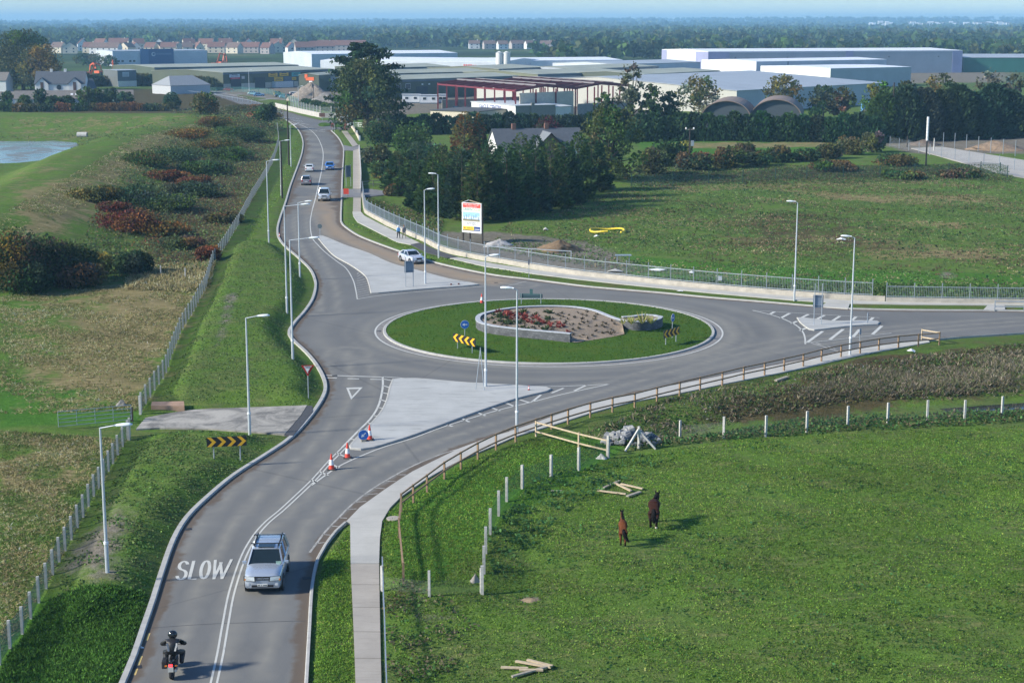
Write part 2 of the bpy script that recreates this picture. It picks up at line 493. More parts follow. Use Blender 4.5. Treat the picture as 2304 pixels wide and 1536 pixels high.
Z_DIRT = [([(960,520),(1100,520),(1320,540),(1440,590),(1420,625),(1250,610),(1060,575),(985,545)], 5, .85), ([(1380,600),(1700,620),(1690,640),(1400,625)], 4, .45),
          ([(780,230),(1500,225),(1500,262),(1060,250),(840,262)], 10, 1), ([(1960,318),(2330,300),(2330,345),(2050,345)], 8, 1), ([(700,190),(1600,178),(1600,222),(700,232)], 14, .9),
          ([(420,165),(760,185),(760,235),(620,225),(450,205)], 10, .9), ([(100,1290),(230,1120),(330,1130),(310,1290),(200,1330)], 3, .62), ([(860,1290),(1000,1290),(1010,1420),(870,1440)], 2, .45),
          (E(2130,620,22,9), 2, .8), (E(1025,1090,70,35), 3, .25), (E(1015,783,40,6), 1.0, .75), (E(1100,765,30,6), .8, .4), ([(1600,130),(2304,150),(2304,185),(1500,200)], 40, .8), ([(250,1200),(330,1290),(300,1330),(180,1310)], 2, .6),
          ([(500,660),(545,655),(520,740),(490,800),(478,780)], 1.0, .6), (E(1192,1347,28,8), .7, .9), (E(1010,1385,60,14), .8, .5), (E(1560,1290,14,4), .4, .6), (E(1330,1180,40,6), .6, .4), (E(640,885,60,18), 2, .35)]
Z_BRUSH = [([(380,330),(620,300),(600,395),(540,500),(470,600),(340,620),(330,450)], 6, .8), ([(250,390),(420,360),(440,560),(260,520)], 5, .45), ([(1560,470),(1900,470),(2160,560),(1900,590),(1560,560)], 12, .55),
           ([(1420,385),(2260,375),(2280,400),(1430,420)], 6, .55), ([(300,540),(480,560),(460,630),(300,615)], 4, .7), ([(1480,950),(1950,800),(2304,770),(2304,880),(1700,960)], 3, .75), ([(1430,300),(1500,330),(1450,380),(1400,350)], 5, .4),
           ([(0,200),(520,200),(640,240),(500,262),(0,250)], 12, .7), ([(460,250),(640,250),(640,300),(520,330)], 6, .6), ([(850,1300),(960,1300),(960,1536),(870,1536)], 1.5, .5)]
Z_LUSH = [([(1250,560),(1700,600),(2304,620),(2304,640),(1800,645),(1450,625)], 4, .9), ([(0,840),(150,870),(300,900),(310,950),(0,960)], 3, .9), ([(0,640),(180,660),(120,800),(0,830)], 6, .6), ([(0,1400),(110,1340),(300,1380),(250,1536),(0,1536)], 3, .9),
          ([(1180,960),(1420,1000),(1290,1090),(1110,1200),(980,1320),(905,1310),(860,1240),(870,1150),(1000,1060)], 1, .6), ([(0,365),(70,368),(0,420)], 3, .3), ([(1430,318),(1980,322),(1960,345),(1470,355)], 5, .8), ([(0,262),(460,262),(440,300),(0,300)], 5, .1)]
cover = np.stack([zone(X, Y, Z_DRY), zone(X, Y, Z_DIRT), zone(X, Y, Z_BRUSH)], 1)
lush = zone(X, Y, Z_LUSH)
# mown verges near the paving
mown = np.zeros(len(X))
m = (np.abs(X) < 150) & (Y < 420) & (Y > 0)
sd = sdist(X[m], Y[m], PAVED_XY)
mown[m] = (1 - sm(3.0, 5.0, np.abs(sd))) * (X[m] > -3)
tone = np.stack([lush, mown, sm(450, 1200, Y)], 1)

def ground_material():
    t = NT('ground_cover')
    a = t.n('Attribute', attribute_name='cover'); sa = t.n('SeparateColor'); t.l(a.outputs['Color'], sa.inputs[0])
    b = t.n('Attribute', attribute_name='tone'); sb = t.n('SeparateColor'); t.l(b.outputs['Color'], sb.inputs[0])
    n1, n2, n3, n4 = t.noise(.045, 3), t.noise(.33, 4, .6), t.noise(1.7, 4, .65), t.noise(7.5, 3, .7)
    # wind-combed streaks
    mp = t.n('Mapping'); t.l(t.coord(), mp.inputs[0]); mp.inputs['Scale'].default_value = (.55, 1.9, 1)
    n5 = t.noise(1.0, 5, .7, mp.outputs[0], .6)
    fine = t.math('ADD', t.math('MULTIPLY', n3, .5), t.math('MULTIPLY', n4, .5))
    green = t.ramp(fine, [(.30, (.055, .105, .020)), (.5, (.098, .175, .033)), (.70, (.155, .23, .05))])
    g2 = t.ramp(n5, [(.32, (.055, .092, .028)), (.5, (.10, .145, .042)), (.68, (.18, .19, .07))])
    green = t.mix(t.sstep(n2, .38, .62), green, g2)
    lushc = t.ramp(fine, [(.3, (.035, .095, .016)), (.5, (.062, .160, .024)), (.72, (.11, .225, .036))])
    green = t.mix(t.sstep(t.math('ADD', sb.outputs[0], t.math('MULTIPLY', n2, .5)), .45, .8), green, lushc)
    mownc = t.ramp(fine, [(.3, (.05, .09, .022)), (.6, (.10, .15, .036))])
    mownc = t.mix(t.sstep(n2, .5, .68), mownc, (.11, .105, .045))
    green = t.mix(t.math('MULTIPLY', sb.outputs[1], .85), green, mownc)
    farc = t.ramp(t.noise(.006, 4), [(.4, (.030, .045, .022)), (.55, (.05, .085, .03)), (.65, (.10, .11, .05))])
    green = t.mix(sb.outputs[2], green, farc)
    dry = t.ramp(n5, [(.28, (.11, .105, .042)), (.5, (.23, .19, .092)), (.72, (.34, .28, .155))])
    brush = t.ramp(t.math('ADD', t.math('MULTIPLY', n3, .6), t.math('MULTIPLY', n4, .4)), [(.33, (.028, .028, .015)), (.5, (.075, .06, .032)), (.68, (.15, .115, .065))])
    dirt = t.ramp(n3, [(.3, (.12, .105, .085)), (.7, (.24, .215, .18))])
    def th(w, k=.9): return t.sstep(t.math('ADD', w, t.math('MULTIPLY_ADD', t.math('ADD', t.math('MULTIPLY', n2, .6), t.math('MULTIPLY', n3, .4)), k, -k / 2)), .36, .64)
    c = t.mix(th(sa.outputs[0], 1.5), green, dry)
    c = t.mix(th(sa.outputs[2], 1.4), c, brush)
    c = t.mix(th(sa.outputs[1], .9), c, dirt)
    c = t.mix(t.math('MULTIPLY', t.sstep(n1, .35, .7), .3), c, t.mix(.5, c, (.10, .12, .03)))
    t.out(c, .95, spec=.02)
    t.bump(t.math('ADD', fine, t.math('MULTIPLY', n5, .6)), .9, .22)
    return t.mat
M_GROUND = ground_material()
gm = fast_mesh('ground', co, quads, M_GROUND, cover, 'cover')
at_ = gm.attributes.new('tone', 'FLOAT_COLOR', 'POINT')
c4 = np.ones((len(co), 4), np.float32); c4[:, :3] = tone
at_.data.foreach_set('color', c4.ravel())
gm.polygons.foreach_set('use_smooth', np.ones(len(quads), bool))
ground = tag(link('ground', gm), kind='structure')

# ------------------------------------------------------------------ water
def water_mat(name, col, rough, scum):
    t = NT(name)
    n = t.noise(.12, 4, .6, dist=1.0)
    t.out(t.mix(t.sstep(n, .30, .52), col, scum), t.math('MULTIPLY_ADD', t.sstep(n, .5, .56), .35, rough), spec=.6)
    t.bump(t.noise(2.5, 2), .08, .05)
    return t.mat
M_POND = water_mat('pond_water', (.045, .06, .05), .12, (.17, .18, .15))
mb = MB(); mb.prism([tuple(p) for p in xy(PP([(-560,316),(120,315),(172,319),(180,332),(140,350),(96,361),(0,367),(-560,376)]))], -.6, -.2)
tag(mb.build('pond_water', M_POND), kind='structure')
t = NT('stream_water'); t.out((.025, .03, .03), .05, spec=.6); t.bump(t.noise(3, 2), .1, .04)
dl = offset([Vector((p[0], p[1], 0)) for p in DITCH[4:]], .9); dr = offset([Vector((p[0], p[1], 0)) for p in DITCH[4:]], -.9)
mb = MB(); mb.prism([(p.x, p.y) for p in dl + dr[::-1]], -1.1, -.80)
tag(mb.build('stream_water', t.mat), kind='structure')
# ------------------------------------------------------------------ carriageway
def cdt_sheet(name, poly, z, mat, step, far_step=None, attrs=None, seed=1):
    rnd = np.random.RandomState(seed)
    pl = xy(poly)
    x0, y0 = pl.min(0); x1, y1 = pl.max(0)
    pts = []
    for a, b, st in ((y0, min(y1, 235), step), (235, y1, far_step or step)):
        if b <= a: continue
        gx_, gy_ = np.meshgrid(np.arange(x0, x1, st), np.arange(a, b, st))
        p = np.stack([gx_.ravel(), gy_.ravel()], 1) + rnd.uniform(-.2, .2, (gx_.size, 2)) * st
        k = sdist(p[:, 0], p[:, 1], pl) < -st * .45
        pts.append(p[k])
    pts = np.vstack(pts) if pts else np.zeros((0, 2))
    allp = [Vector(p) for p in pl] + [Vector(p) for p in pts]
    vs, _, fs, *_ = delaunay_2d_cdt(allp, [], [list(range(len(pl)))], 1, 1e-4)
    co = np.array([(v.x, v.y, z) for v in vs], float)
    tri = np.array([f for f in fs if len(f) == 3], int)
    a = co[tri]
    cr = (a[:, 1, 0] - a[:, 0, 0]) * (a[:, 2, 1] - a[:, 0, 1]) - (a[:, 1, 1] - a[:, 0, 1]) * (a[:, 2, 0] - a[:, 0, 0])
    tri[cr < 0] = tri[cr < 0][:, ::-1]
    cols = attrs(co[:, 0], co[:, 1]) if attrs else None
    me = fast_mesh(name, co, tri, mat, cols, 'wear')
    return link(name, me)

LANES = [xy(spline(PP(q), 3)) for q in (
    [(385,1536),(430,1370),(495,1230),(565,1130),(675,1030),(765,930),(790,860),(780,790)],
    [(590,1536),(625,1350),(690,1185),(800,1085),(940,1010),(1150,940),(1350,882),(1600,812),(1800,770),(2060,740),(2304,722)],
    [(720,700),(716,640),(680,560),(662,500),(682,425),(698,345),(688,300),(660,275)],
    [(735,330),(737,440),(735,490),(790,545),(900,592),(1060,628),(1170,641)])]
MUD = xy(PP([(700,470),(712,440),(766,440),(768,500),(810,533),(882,561),(960,587),(1060,612),(1180,632),(1110,644),(1010,628),(882,594),(780,553),(722,528)]))
def road_wear(X, Y):
    dust = np.zeros(X.shape); 
    for L in LANES:
        d, _ = dist_poly(X, Y, L)
        dust = np.maximum(dust, np.exp(-(d / .32) ** 2) * .9)
        dust = np.maximum(dust, np.exp(-((d - 1.75) / .35) ** 2) * .75)
    rr = np.hypot(X - RB.x, Y - RB.y)
    an = np.arctan2(Y - RB.y, X - RB.x)
    for r0, w, k in ((RBR + 1.9, .7, .9), (RBR + 6.3, .9, .5), (RBR + 3.6, .35, .45)):
        dust = np.maximum(dust, np.exp(-((rr - r0) / w) ** 2) * k * (.45 + .55 * sm(-.9, .4, -np.sin(an - .4))))
    mud = 1 - sm(-2.2, .8, sdist(X, Y, MUD))
    e = -sdist(X, Y, PAVED_XY)
    edge = 1 - sm(.15, .95, e)
    return np.stack([dust, mud, edge], 1)
t = NT('asphalt')
a = t.n('Attribute', attribute_name='wear'); s_ = t.n('SeparateColor'); t.l(a.outputs['Color'], s_.inputs[0])
nb, nm, nf = t.noise(.13, 4, .6, dist=.4), t.noise(.9, 4), t.noise(22, 2, .7)
base = t.ramp(nb, [(.3, (.122, .124, .120)), (.7, (.166, .167, .159))])
base = t.mix(.30, base, t.ramp(nf, [(.3, (.06, .062, .066)), (.7, (.26, .262, .27))]))
base = t.mix(t.math('MULTIPLY', s_.outputs[0], t.math('MULTIPLY_ADD', nm, .9, .34)), base, (.245, .235, .205))
base = t.mix(t.math('MULTIPLY', s_.outputs[1], t.math('MULTIPLY_ADD', nm, .4, .60)), base, (.30, .228, .155))
base = t.mix(t.math('MULTIPLY', t.sstep(t.math('ADD', s_.outputs[2], t.math('MULTIPLY_ADD', nm, 1.1, -.45)), .36, .8), .85), base, (.115, .088, .066))
v = t.n('TexVoronoi', feature='DISTANCE_TO_EDGE'); v.inputs['Scale'].default_value = .035; t.l(t.coord(), v.inputs['Vector'])
base = t.mix(t.math('MULTIPLY', t.math('SUBTRACT', 1, t.sstep(v.outputs['Distance'], .001, .003)), .22), base, (.05, .05, .052))
t.out(base, .9, spec=.12); t.bump(nf, .35, .012)
M_ASPH = t.mat
road = tag(cdt_sheet('road', PAVED, 0.0, M_ASPH, .6, 2.2, road_wear), kind='structure')

# ------------------------------------------------------------------ kerbs, islands, paths
def concrete(name, col, streak=.25, sc=.8):
    t = NT(name)
    mp = t.n('Mapping'); t.l(t.coord(), mp.inputs[0]); mp.inputs['Scale'].default_value = (.35, 2.2, 1)
    st, n, f = t.noise(1.1, 5, .7, mp.outputs[0], .8), t.noise(sc, 5, .6), t.noise(14, 3, .7)
    c = t.ramp(n, [(.3, tuple(x * .86 for x in col)), (.7, tuple(min(1, x * 1.08) for x in col))])
    c = t.mix(t.math('MULTIPLY', t.sstep(st, .50, .68), streak * 2.0), c, tuple(x * .62 for x in col))
    c = t.mix(.12, c, t.ramp(f, [(.3, tuple(x * .5 for x in col)), (.7, col)]))
    t.out(c, .88, spec=.3); t.bump(f, .3, .01)
    return t.mat
M_KERB = concrete('kerb_concrete', (.42, .415, .39), .3, 1.6)
M_ISL = concrete('island_concrete', (.43, .435, .42), .42, .35)
M_PATH = concrete('new_path_concrete', (.45, .44, .405), .12, .5)
M_OLDPATH = concrete('old_path_concrete', (.36, .33, .29), .2, .6)

def kerb(pts, w=.28, h=.13, name='kerb', side=1, zb=-.25, mat=None):
    """upstand along a road edge; side +1 = kerb lies left of the line"""
    a = pts; b = offset(pts, w * side); c = offset(pts, .04 * side)
    mb = MB(); n = len(a); vs = []
    for i in range(n):
        vs += [(a[i].x, a[i].y, zb), (a[i].x, a[i].y, h - .03), (c[i].x, c[i].y, h), (b[i].x, b[i].y, h), (b[i].x, b[i].y, zb)]
    fs = []
    for i in range(n - 1):
        for k in range(4):
            f = (i * 5 + k, (i + 1) * 5 + k, (i + 1) * 5 + k + 1, i * 5 + k + 1)
            fs.append(f if side > 0 else f[::-1])
    mb.add(vs, fs)
    return tag(mb.build(name, mat or M_KERB), kind='structure')
kerb(LK, .30)
kerb(RKN, .22, side=-1) if False else kerb(RKN, .24, side=1)
kerb(RK1, .16, side=1)
k_end = [p for p in RS if p.x > P(1144, 973).x - .1]
kerb(k_end, .12, .12, side=1)

def island(pts_px, name, z=.13, rim=.16, close=True, mat=None):
    poly = PP(pts_px)
    poly = spline(poly + [poly[0]], .8)[:-1]
    A = sum(poly[i].x * poly[(i + 1) % len(poly)].y - poly[(i + 1) % len(poly)].x * poly[i].y for i in range(len(poly)))
    if A < 0: poly = poly[::-1]
    loop = poly + [poly[0]]
    kerb(loop, rim, z, 'kerb', 1)
    inner = offset(poly, rim - .01)
    mb = MB(); mb.prism([(p.x, p.y) for p in inner], -.2, z - .006)
    return tag(mb.build(name, mat or M_ISL), kind='structure'), poly
ISL_N, isl_n = island([(713,534),(729,554),(752,577),(789,598),(820,621),(829,640),(835,661),(850,660.5),(960,651),(1050,644.5),(1078,641.5),(1060,637.5),(1012,629),(934,608),(882,594),(830,571),(778,553),(742,538),(722,531)], 'traffic_island')
ISL_S, isl_s = island([(883,855),(934,853),(1056,863),(1180,870),(1230,873),(1241,877),(1232,882),(1162,899),(1056,935),(965,969),(904,990),(843,1008),(812,1013),(788,1011),(786,1005),(798,990),(831,957),(855,929),(868,903),(876,872)], 'traffic_island')
ISL_E, isl_e = island([(1793,716),(1800,727),(1820,742),(1832,744),(1924,734),(1975,731),(1980,727.5),(1974,724),(1930,723),(1872,724),(1832,719)], 'traffic_island')

# roundabout island: kerb ring, gutter, lawn dome
circ = lambda r, n=120: [Vector((RB.x + r * math.cos(2 * math.pi * k / n), RB.y + r * math.sin(2 * math.pi * k / n) * RBRY / RBR, 0)) for k in range(n)]
ring = circ(RBR + .28); kerb(ring + [ring[0]], .28, .14, 'kerb', 1)
t = NT('lawn')
n1, n2 = t.noise(.35, 4), t.noise(9, 3, .7)
mp = t.n('Mapping'); t.l(t.coord(), mp.inputs[0]); mp.inputs['Scale'].default_value = (.5, 2.4, 1)
n3 = t.noise(1.0, 4, .6, mp.outputs[0], .5)
c = t.ramp(t.math('ADD', t.math('MULTIPLY', n2, .6), t.math('MULTIPLY', n3, .4)), [(.3, (.035, .080, .014)), (.7, (.080, .150, .026))])
c = t.mix(t.math('MULTIPLY', t.sstep(n1, .48, .7), .6), c, (.085, .12, .02))
t.out(c, .95, spec=.02); t.bump(n2, .8, .08)
M_LAWN = t.mat
vs, fs = [], []
NR, NA = 14, 120
for j in range(NR + 1):
    r = (RBR + .02) * j / NR
    for k in range(NA):
        a_ = 2 * math.pi * k / NA
        vs.append((RB.x + r * math.cos(a_), RB.y + r * math.sin(a_) * RBRY / RBR, .10 + .42 * (1 - (j / NR) ** 2)))
for j in range(NR):
    for k in range(NA):
        fs.append((j * NA + k, (j + 1) * NA + k, (j + 1) * NA + (k + 1) % NA, j * NA + (k + 1) % NA))
mb = MB(); mb.add(vs, fs)
lawn = tag(mb.build('roundabout_lawn', M_LAWN, smooth=True), kind='structure')
def lawn_z(x, y): return .10 + .42 * (1 - min(1, math.hypot(x - RB.x, (y - RB.y) * RBR / RBRY) / RBR) ** 2)
def GL(px, py):
    p = P(px, py, .3)
    for _ in range(5): p = P(px, py, lawn_z(p.x, p.y))
    return p

# footpaths
def sheet(px, z, mat, name, sp=2.0, thick=.16):
    poly = PP(px)
    mb = MB(); mb.prism([(p.x, p.y) for p in poly], z - thick, z)
    return tag(mb.build(name, mat), kind='structure')
p1 = spline(PP(e1), 2); p2 = spline(PP(e2[:-2]), 2) + PP(e2[-2:])
mb = MB(); mb.prism([(p.x, p.y) for p in offset(p1, -.11)] + [(p.x, p.y) for p in p2], -.05, .115)
tag(mb.build('footpath', M_PATH), kind='structure')
old = PP([(789,1272),(853,1272),(855,1400),(858,1536)]); oldl = PP([(800,1536),(795,1400)])
d1 = ext(old[2], old[3], 45); d2 = ext(oldl[1], oldl[0], 45)
L, R = [P(789,1272), P(795,1400), P(800,1536), d2], [P(853,1272), P(855,1400), P(858,1536), d1]
mb = MB(); nslab = 0
Lr, Rr = resample(L, 3.2), resample(R, 3.2)
for i in range(min(len(Lr), len(Rr)) - 1):                 # bays with open joints between
    q = [Lr[i], Rr[i], Rr[i + 1], Lr[i + 1]]
    g = .03
    q = [q[0].lerp(q[3], g / 3), q[1].lerp(q[2], g / 3), q[2].lerp(q[1], g / 3), q[3].lerp(q[0], g / 3)]
    mb.prism([(p.x, p.y) for p in q][::-1], -.05, .118)
tag(mb.build('footpath', M_OLDPATH), kind='structure')
mb = MB(); mb.prism(ns(nl + nr), -.05, .125); tag(mb.build('footpath', M_PATH), kind='structure')
mb = MB(); mb.prism(ns([(924.5,552),(960,570),(1012,583),(1030,580),(990,567),(960,555),(944.5,548.5)]), -.05, .118)
tag(mb.build('footpath_repair', pm('fresh_asphalt', (.055, .057, .062), .9, var=.3, scale=6, bump=.02)), kind='structure')
mb = MB(); mb.prism(ns(sl + sr), -.05, .125); tag(mb.build('footpath', M_PATH), kind='structure')
mb = MB(); mb.prism(ns([(794,478),(812,478),(812,446),(795,446)]), -.05, .121); mb.prism(ns([(794,426),(811.5,426),(808.5,336),(794.5,336)]), -.05, .121); mb.prism(ns([(794,331),(806,328),(781,296),(769,296)]), -.05, .121)
tag(mb.build('footpath', M_OLDPATH), kind='structure')
mb = MB(); mb.prism(ns([(766,427),(835,427),(865,431),(900,438),(860,441),(822,445),(766,445)]), -.1, .128); mb.prism(ns([(770,327),(794,332),(808,329),(811,335),(795,340),(772,340)]), -.1, .128)
tag(mb.build('side_driveway', pm('drive_asphalt', (.17, .17, .175), .9, var=.2, scale=1.0)), kind='structure')
mb = MB(); mb.prism(ns([(1860,683),(1912,685.5),(1908,696),(1846,691.5)]), -.05, .129); mb.prism(ns([(2222,689),(2260,689),(2262,700),(2212,700)]), -.05, .129)
tag(mb.build('path_crossing', M_PATH), kind='structure')
# worn concrete drive to the field gate
t = NT('worn_drive'); n, n2 = t.noise(.35, 6, .65, dist=.8), t.noise(5, 4)
t.out(t.mix(.2, t.ramp(n, [(.42, (.13, .125, .115)), (.5, (.27, .255, .225)), (.62, (.40, .375, .33))]), t.ramp(n2, [(.3, (.1, .1, .09)), (.7, (.45, .42, .37))])), .9); t.bump(n, .5, .03)
mb = MB(); mb.prism([(p.x, p.y) for p in offset(spline(PP([(328,944),(359,938),(437,926),(560,921),(691,916)]), 1.0), 0)] + ns([(676,940),(640,982),(594,978),(469,969),(359,967),(306,970)]), -.2, .17)
tag(mb.build('driveway', t.mat), kind='structure')
mb = MB(); mb.prism(ns([(691,916),(703,917),(704,930),(660,984),(640,982),(676,940)]), -.2, .15)
tag(mb.build('driveway_edge', pm('fresh_asphalt', (.055, .057, .062))), kind='structure')
# estate road on the far right and yard hardstanding
mb = MB(); mb.prism(ns([(2050,335),(2120,332),(2304,362),(2500,395),(2500,440),(2304,402),(2250,392)]), -.2, .16)
tag(mb.build('estate_road', pm('estate_concrete', (.36, .34, .31), .9, var=.12, scale=.3)), kind='structure')
mb = MB(); mb.prism(ns([(470,205),(560,207),(640,214),(690,222),(640,236),(560,222)]), -.2, .05)
tag(mb.build('yard', pm('yard_asphalt', (.20, .19, .18), .9, var=.2, scale=.2)), kind='structure')

# ------------------------------------------------------------------ painted markings
t = NT('road_paint'); n, f = t.noise(1.2, 5, .7), t.noise(18, 3, .7)
t.out(t.mix(t.math('MULTIPLY', t.sstep(t.math('ADD', t.math('MULTIPLY', n, .5), t.math('MULTIPLY', f, .5)), .5, .66), .55), (.52, .52, .48), (.24, .24, .23)), .7)
M_PAINT = t.mat
t = NT('faint_paint'); n, f = t.noise(1.2, 5, .7), t.noise(10, 3, .7)
t.out(t.mix(t.sstep(t.math('ADD', t.math('MULTIPLY', n, .5), t.math('MULTIPLY', f, .5)), .4, .6), (.42, .41, .38), (.22, .215, .2)), .8)
M_PAINT2 = t.mat
def strip(mb, pts, w, z=.006, mi=0):
    a, b = offset(pts, w / 2), offset(pts, -w / 2)
    vs = []
    for p, q in zip(a, b): vs += [(p.x, p.y, z), (q.x, q.y, z)]
    mb.add(vs, [(2 * i, 2 * i + 1, 2 * i + 3, 2 * i + 2) for i in range(len(pts) - 1)], mi)
def line(px, w, name=None, mat=None, smooth=True):
    pts = spline(PP(px), .8) if smooth else PP(px)
    mb = MB(); strip(mb, pts, w)
    return tag(mb.build(name or 'road_marking', mat or M_PAINT), kind='structure')
def lines(segs, w, name, mat=None):
    mb = MB()
    for s in segs: strip(mb, PP(s), w)
    return tag(mb.build(name, mat or M_PAINT), kind='structure')
dl_px = [(467,1570),(474,1536),(489,1469),(501,1402),(516,1329),(543,1250),(571,1202),(598,1172),(625,1150),(660,1118),(700,1080),(736,1040),(770,1006)]
cl = spline(PP(dl_px), .8)
mb = MB(); strip(mb, [ext(cl[1], cl[0], 40)] + cl[1:], .10); strip(mb, [ext(cl[1], cl[0], 40) + Vector((.27, 0, 0))] + offset(cl[1:], -.27), .10)
tag(mb.build('centre_line', M_PAINT), kind='structure')
line([(770,1006),(806,969),(834,941),(852,911),(861,872),(861,847)], .16, 'island_edge_line')
line([(861,847),(919,851),(1000,857),(1100,862.5),(1225,869),(1290,867.5),(1371,864)], .13, 'island_edge_line')
line([(1371,864),(1300,879),(1249,890.5),(1197,904),(1115,924),(1000,959),(930,985),(867,1004),(820,1022),(760,1050),(700,1092)], .13, 'island_edge_line')
lad = []
for k in range(11):
    f_ = k / 10
    a_ = cl[-1]
oL = spline(PP([(790,988),(806,969),(834,941),(852,911),(861,872),(861,852)]), .3); iL = spline(PP([(803,989),(833,957),(856,929),(869,903),(877,872),(882,856)]), .3)
mb = MB()
for k in range(9):
    f_ = k / 8
    strip(mb, [oL[int(f_ * (len(oL) - 1))], iL[int(f_ * (len(iL) - 1))]], .17)
for s in ([(756,1018),(790,1033)], [(737,1040),(764,1052)], [(718,1060),(738,1069)], [(700,1079),(712,1085)]): strip(mb, PP(s), .16)
for s in ([(1241,884),(1268,873)], [(1292,879),(1320,866)], [(1197,904),(1217,888)], [(1170,899),(1190,905)], [(1140,907),(1158,914)], [(1106,917),(1125,924)], [(1075,928),(1092,935)], [(1040,941),(1056,949)], [(1005,955),(1018,959)]): strip(mb, PP(s), .2)
tag(mb.build('island_hatching', M_PAINT), kind='structure')
mb = MB()
strip(mb, PP([(732,844),(861,848)]), .22)
for s in ([(734,849.5),(758,850.5)], [(782,851.5),(808,852)], [(833,853),(858,853.5)]): strip(mb, PP(s), .22)
tag(mb.build('give_way_line', M_PAINT), kind='structure')
tri = PP([(779,872),(816,871),(790,899)])
mb = MB()
tc = (tri[0] + tri[1] + tri[2]) / 3
inn = [tc + (p - tc) * .62 for p in tri]
for i in range(3):
    j = (i + 1) % 3
    mb.add([(*p.xy, .006) for p in (tri[i], tri[j], inn[j], inn[i])], [(3, 2, 1, 0)])
tag(mb.build('give_way_triangle', M_PAINT), kind='structure')
# north island
line([(703,470),(698,500),(702,533),(717,553),(736,571),(758,588),(779,604),(794,629),(800,650),(804,673)], .12, 'island_edge_line')
line([(804,673),(835,667.5),(900,660),(1000,651.5),(1090,644)], .12, 'island_edge_line')
lines([[(800+i*.45, 669-i*5.2),(831-max(0,i-5)*5.0, 662-i*4.9)] for i in range(11)], .12, 'island_hatching', M_PAINT2)
line([(1142,643.5),(1164,638),(1184,633)], .18, 'give_way_line', M_PAINT2)
line([(1052,626),(1080,629),(1106,629)], .14, 'lane_arrow', M_PAINT2)
# east island
line([(1692,698),(1727,706),(1759,716),(1783,727),(1796,735),(1806,746),(1811,759),(1812,774)], .15, 'island_edge_line')
line([(1692,698),(1760,702),(1860,708),(1979,714.6)], .10, 'island_edge_line')
line([(1814,771),(1870,765),(1940,757),(2006,749)], .10, 'island_edge_line')
lines([[(1730,708),(1743,701)], [(1756,716),(1777,704.5)], [(1797,718),(1819,707)], [(1834,720),(1855,709)], [(1871,723),(1890,711)], [(1912,725),(1926,712.5)], [(1952,727),(1965,713.5)], [(1781,728),(1793,722.5)], [(1800,744),(1813,738)], [(1815,771),(1851,745)], [(1867,764),(1897,740.5)], [(1919,758),(1934,741)], [(1963,752),(1984,733)]], .3, 'island_hatching')
lines([[(1824,771),(1886,790)], [(1836,771),(1848,775.5)], [(1862,779),(1880,784)]], .2, 'give_way_line', M_PAINT2)
# ladder beside the bottom footpath
oo = spline(PP([(697,1242),(715,1218),(733,1194),(760,1166),(789,1137),(825,1108),(862,1084),(910,1057),(960,1034),(1000,1019),(1062,1001)]), .5)
mb = MB(); strip(mb, oo, .13)
e_ = spline(PP([(712,1258),(729,1228),(753,1196),(774,1177),(806,1144),(862,1104),(925,1063),(975,1038),(1031,1011)]), .5)
for p in resample(oo, 1.55)[1:-5]:
    q = min(e_, key=lambda v: abs(v.y - p.y - .05) + (0 if v.x > p.x else 50))
    strip(mb, [p, Vector((q.x - .1, q.y, 0))], .12)
tag(mb.build('ladder_hatching', M_PAINT2), kind='structure')
# centre line of the far road, zebra flecks, edge dashes
line([(703,470),(710,445),(718,410),(725,375),(727,345),(722,325),(712,306),(697,292),(678,282),(650,272),(630,265)], .16, 'centre_line')
fl = []
rnd = random.Random(5)
for x0, y0, n in ((696,288,9), (700,293,8), (640,264,8), (660,276,9), (655,270,7), (745,449,5)):
    for k in range(n):
        x = x0 + k * 4.2 + rnd.uniform(-1, 1); y = y0 + k * .5 + rnd.uniform(-.5, .5)
        fl.append([(x, y), (x + rnd.uniform(1, 2.6), y + .3)])
lines(fl, .45, 'crossing_marks')
lines([[(303,1518),(319,1475)], [(330,1440),(336,1424)]], .1, 'edge_dash', pm('yellow_paint', (.55, .40, .14), .8))
# SLOW
def slow():
    base = PP([(392,1304),(516,1302)]); top = PP([(401,1261),(523,1258)])
    def q(u, v): return (base[0].lerp(base[1], u)).lerp(top[0].lerp(top[1], u), v)
    mb = MB()
    zz = [.006]
    def st(pts, w=.17): strip(mb, [q(*p) for p in pts], w, zz[0]); zz[0] += .002
    def arc(cu, cv, ru, rv, a0, a1, n=8): return [(cu + ru * math.cos(math.radians(a0 + (a1 - a0) * k / n)), cv + rv * math.sin(math.radians(a0 + (a1 - a0) * k / n))) for k in range(n + 1)]
    st(arc(.115, .74, .075, .22, 15, 245, 9) + arc(.115, .26, .08, .24, 75, -165, 10))
    st([(.29, .98), (.27, .03), (.40, .03)])
    st(arc(.53, .5, .075, .46, 0, 360, 20))
    for seg in ([(.685, 1.0), (.72, .0)], [(.715, .0), (.81, .86)], [(.79, .86), (.868, .0)], [(.862, .0), (.985, 1.0)]): st(seg, .15)
    return tag(mb.build('slow_lettering', M_PAINT), kind='structure')
slow()
# outer gutter ring of the roundabout
mb = MB(); rg = circ(RBR + .98); strip(mb, rg + [rg[0]], .16)
tag(mb.build('roundabout_edge_line', M_PAINT), kind='structure')
mb = MB(); rg = circ(RBR + .60); strip(mb, rg + [rg[0]], .56, .004)
tag(mb.build('roundabout_gutter', pm('gutter_concrete', (.20, .19, .18), .9, var=.3)), kind='structure')
mb = MB(); strip(mb, PP([(340,1412),(420,1406),(490,1402),(560,1400),(640,1397),(690,1396)]), .04, .003); strip(mb, PP([(678,352),(720,351),(771,350)]), .15, .003)
tag(mb.build('road_joint', pm('bitumen', (.03, .03, .032), .7)), kind='structure')

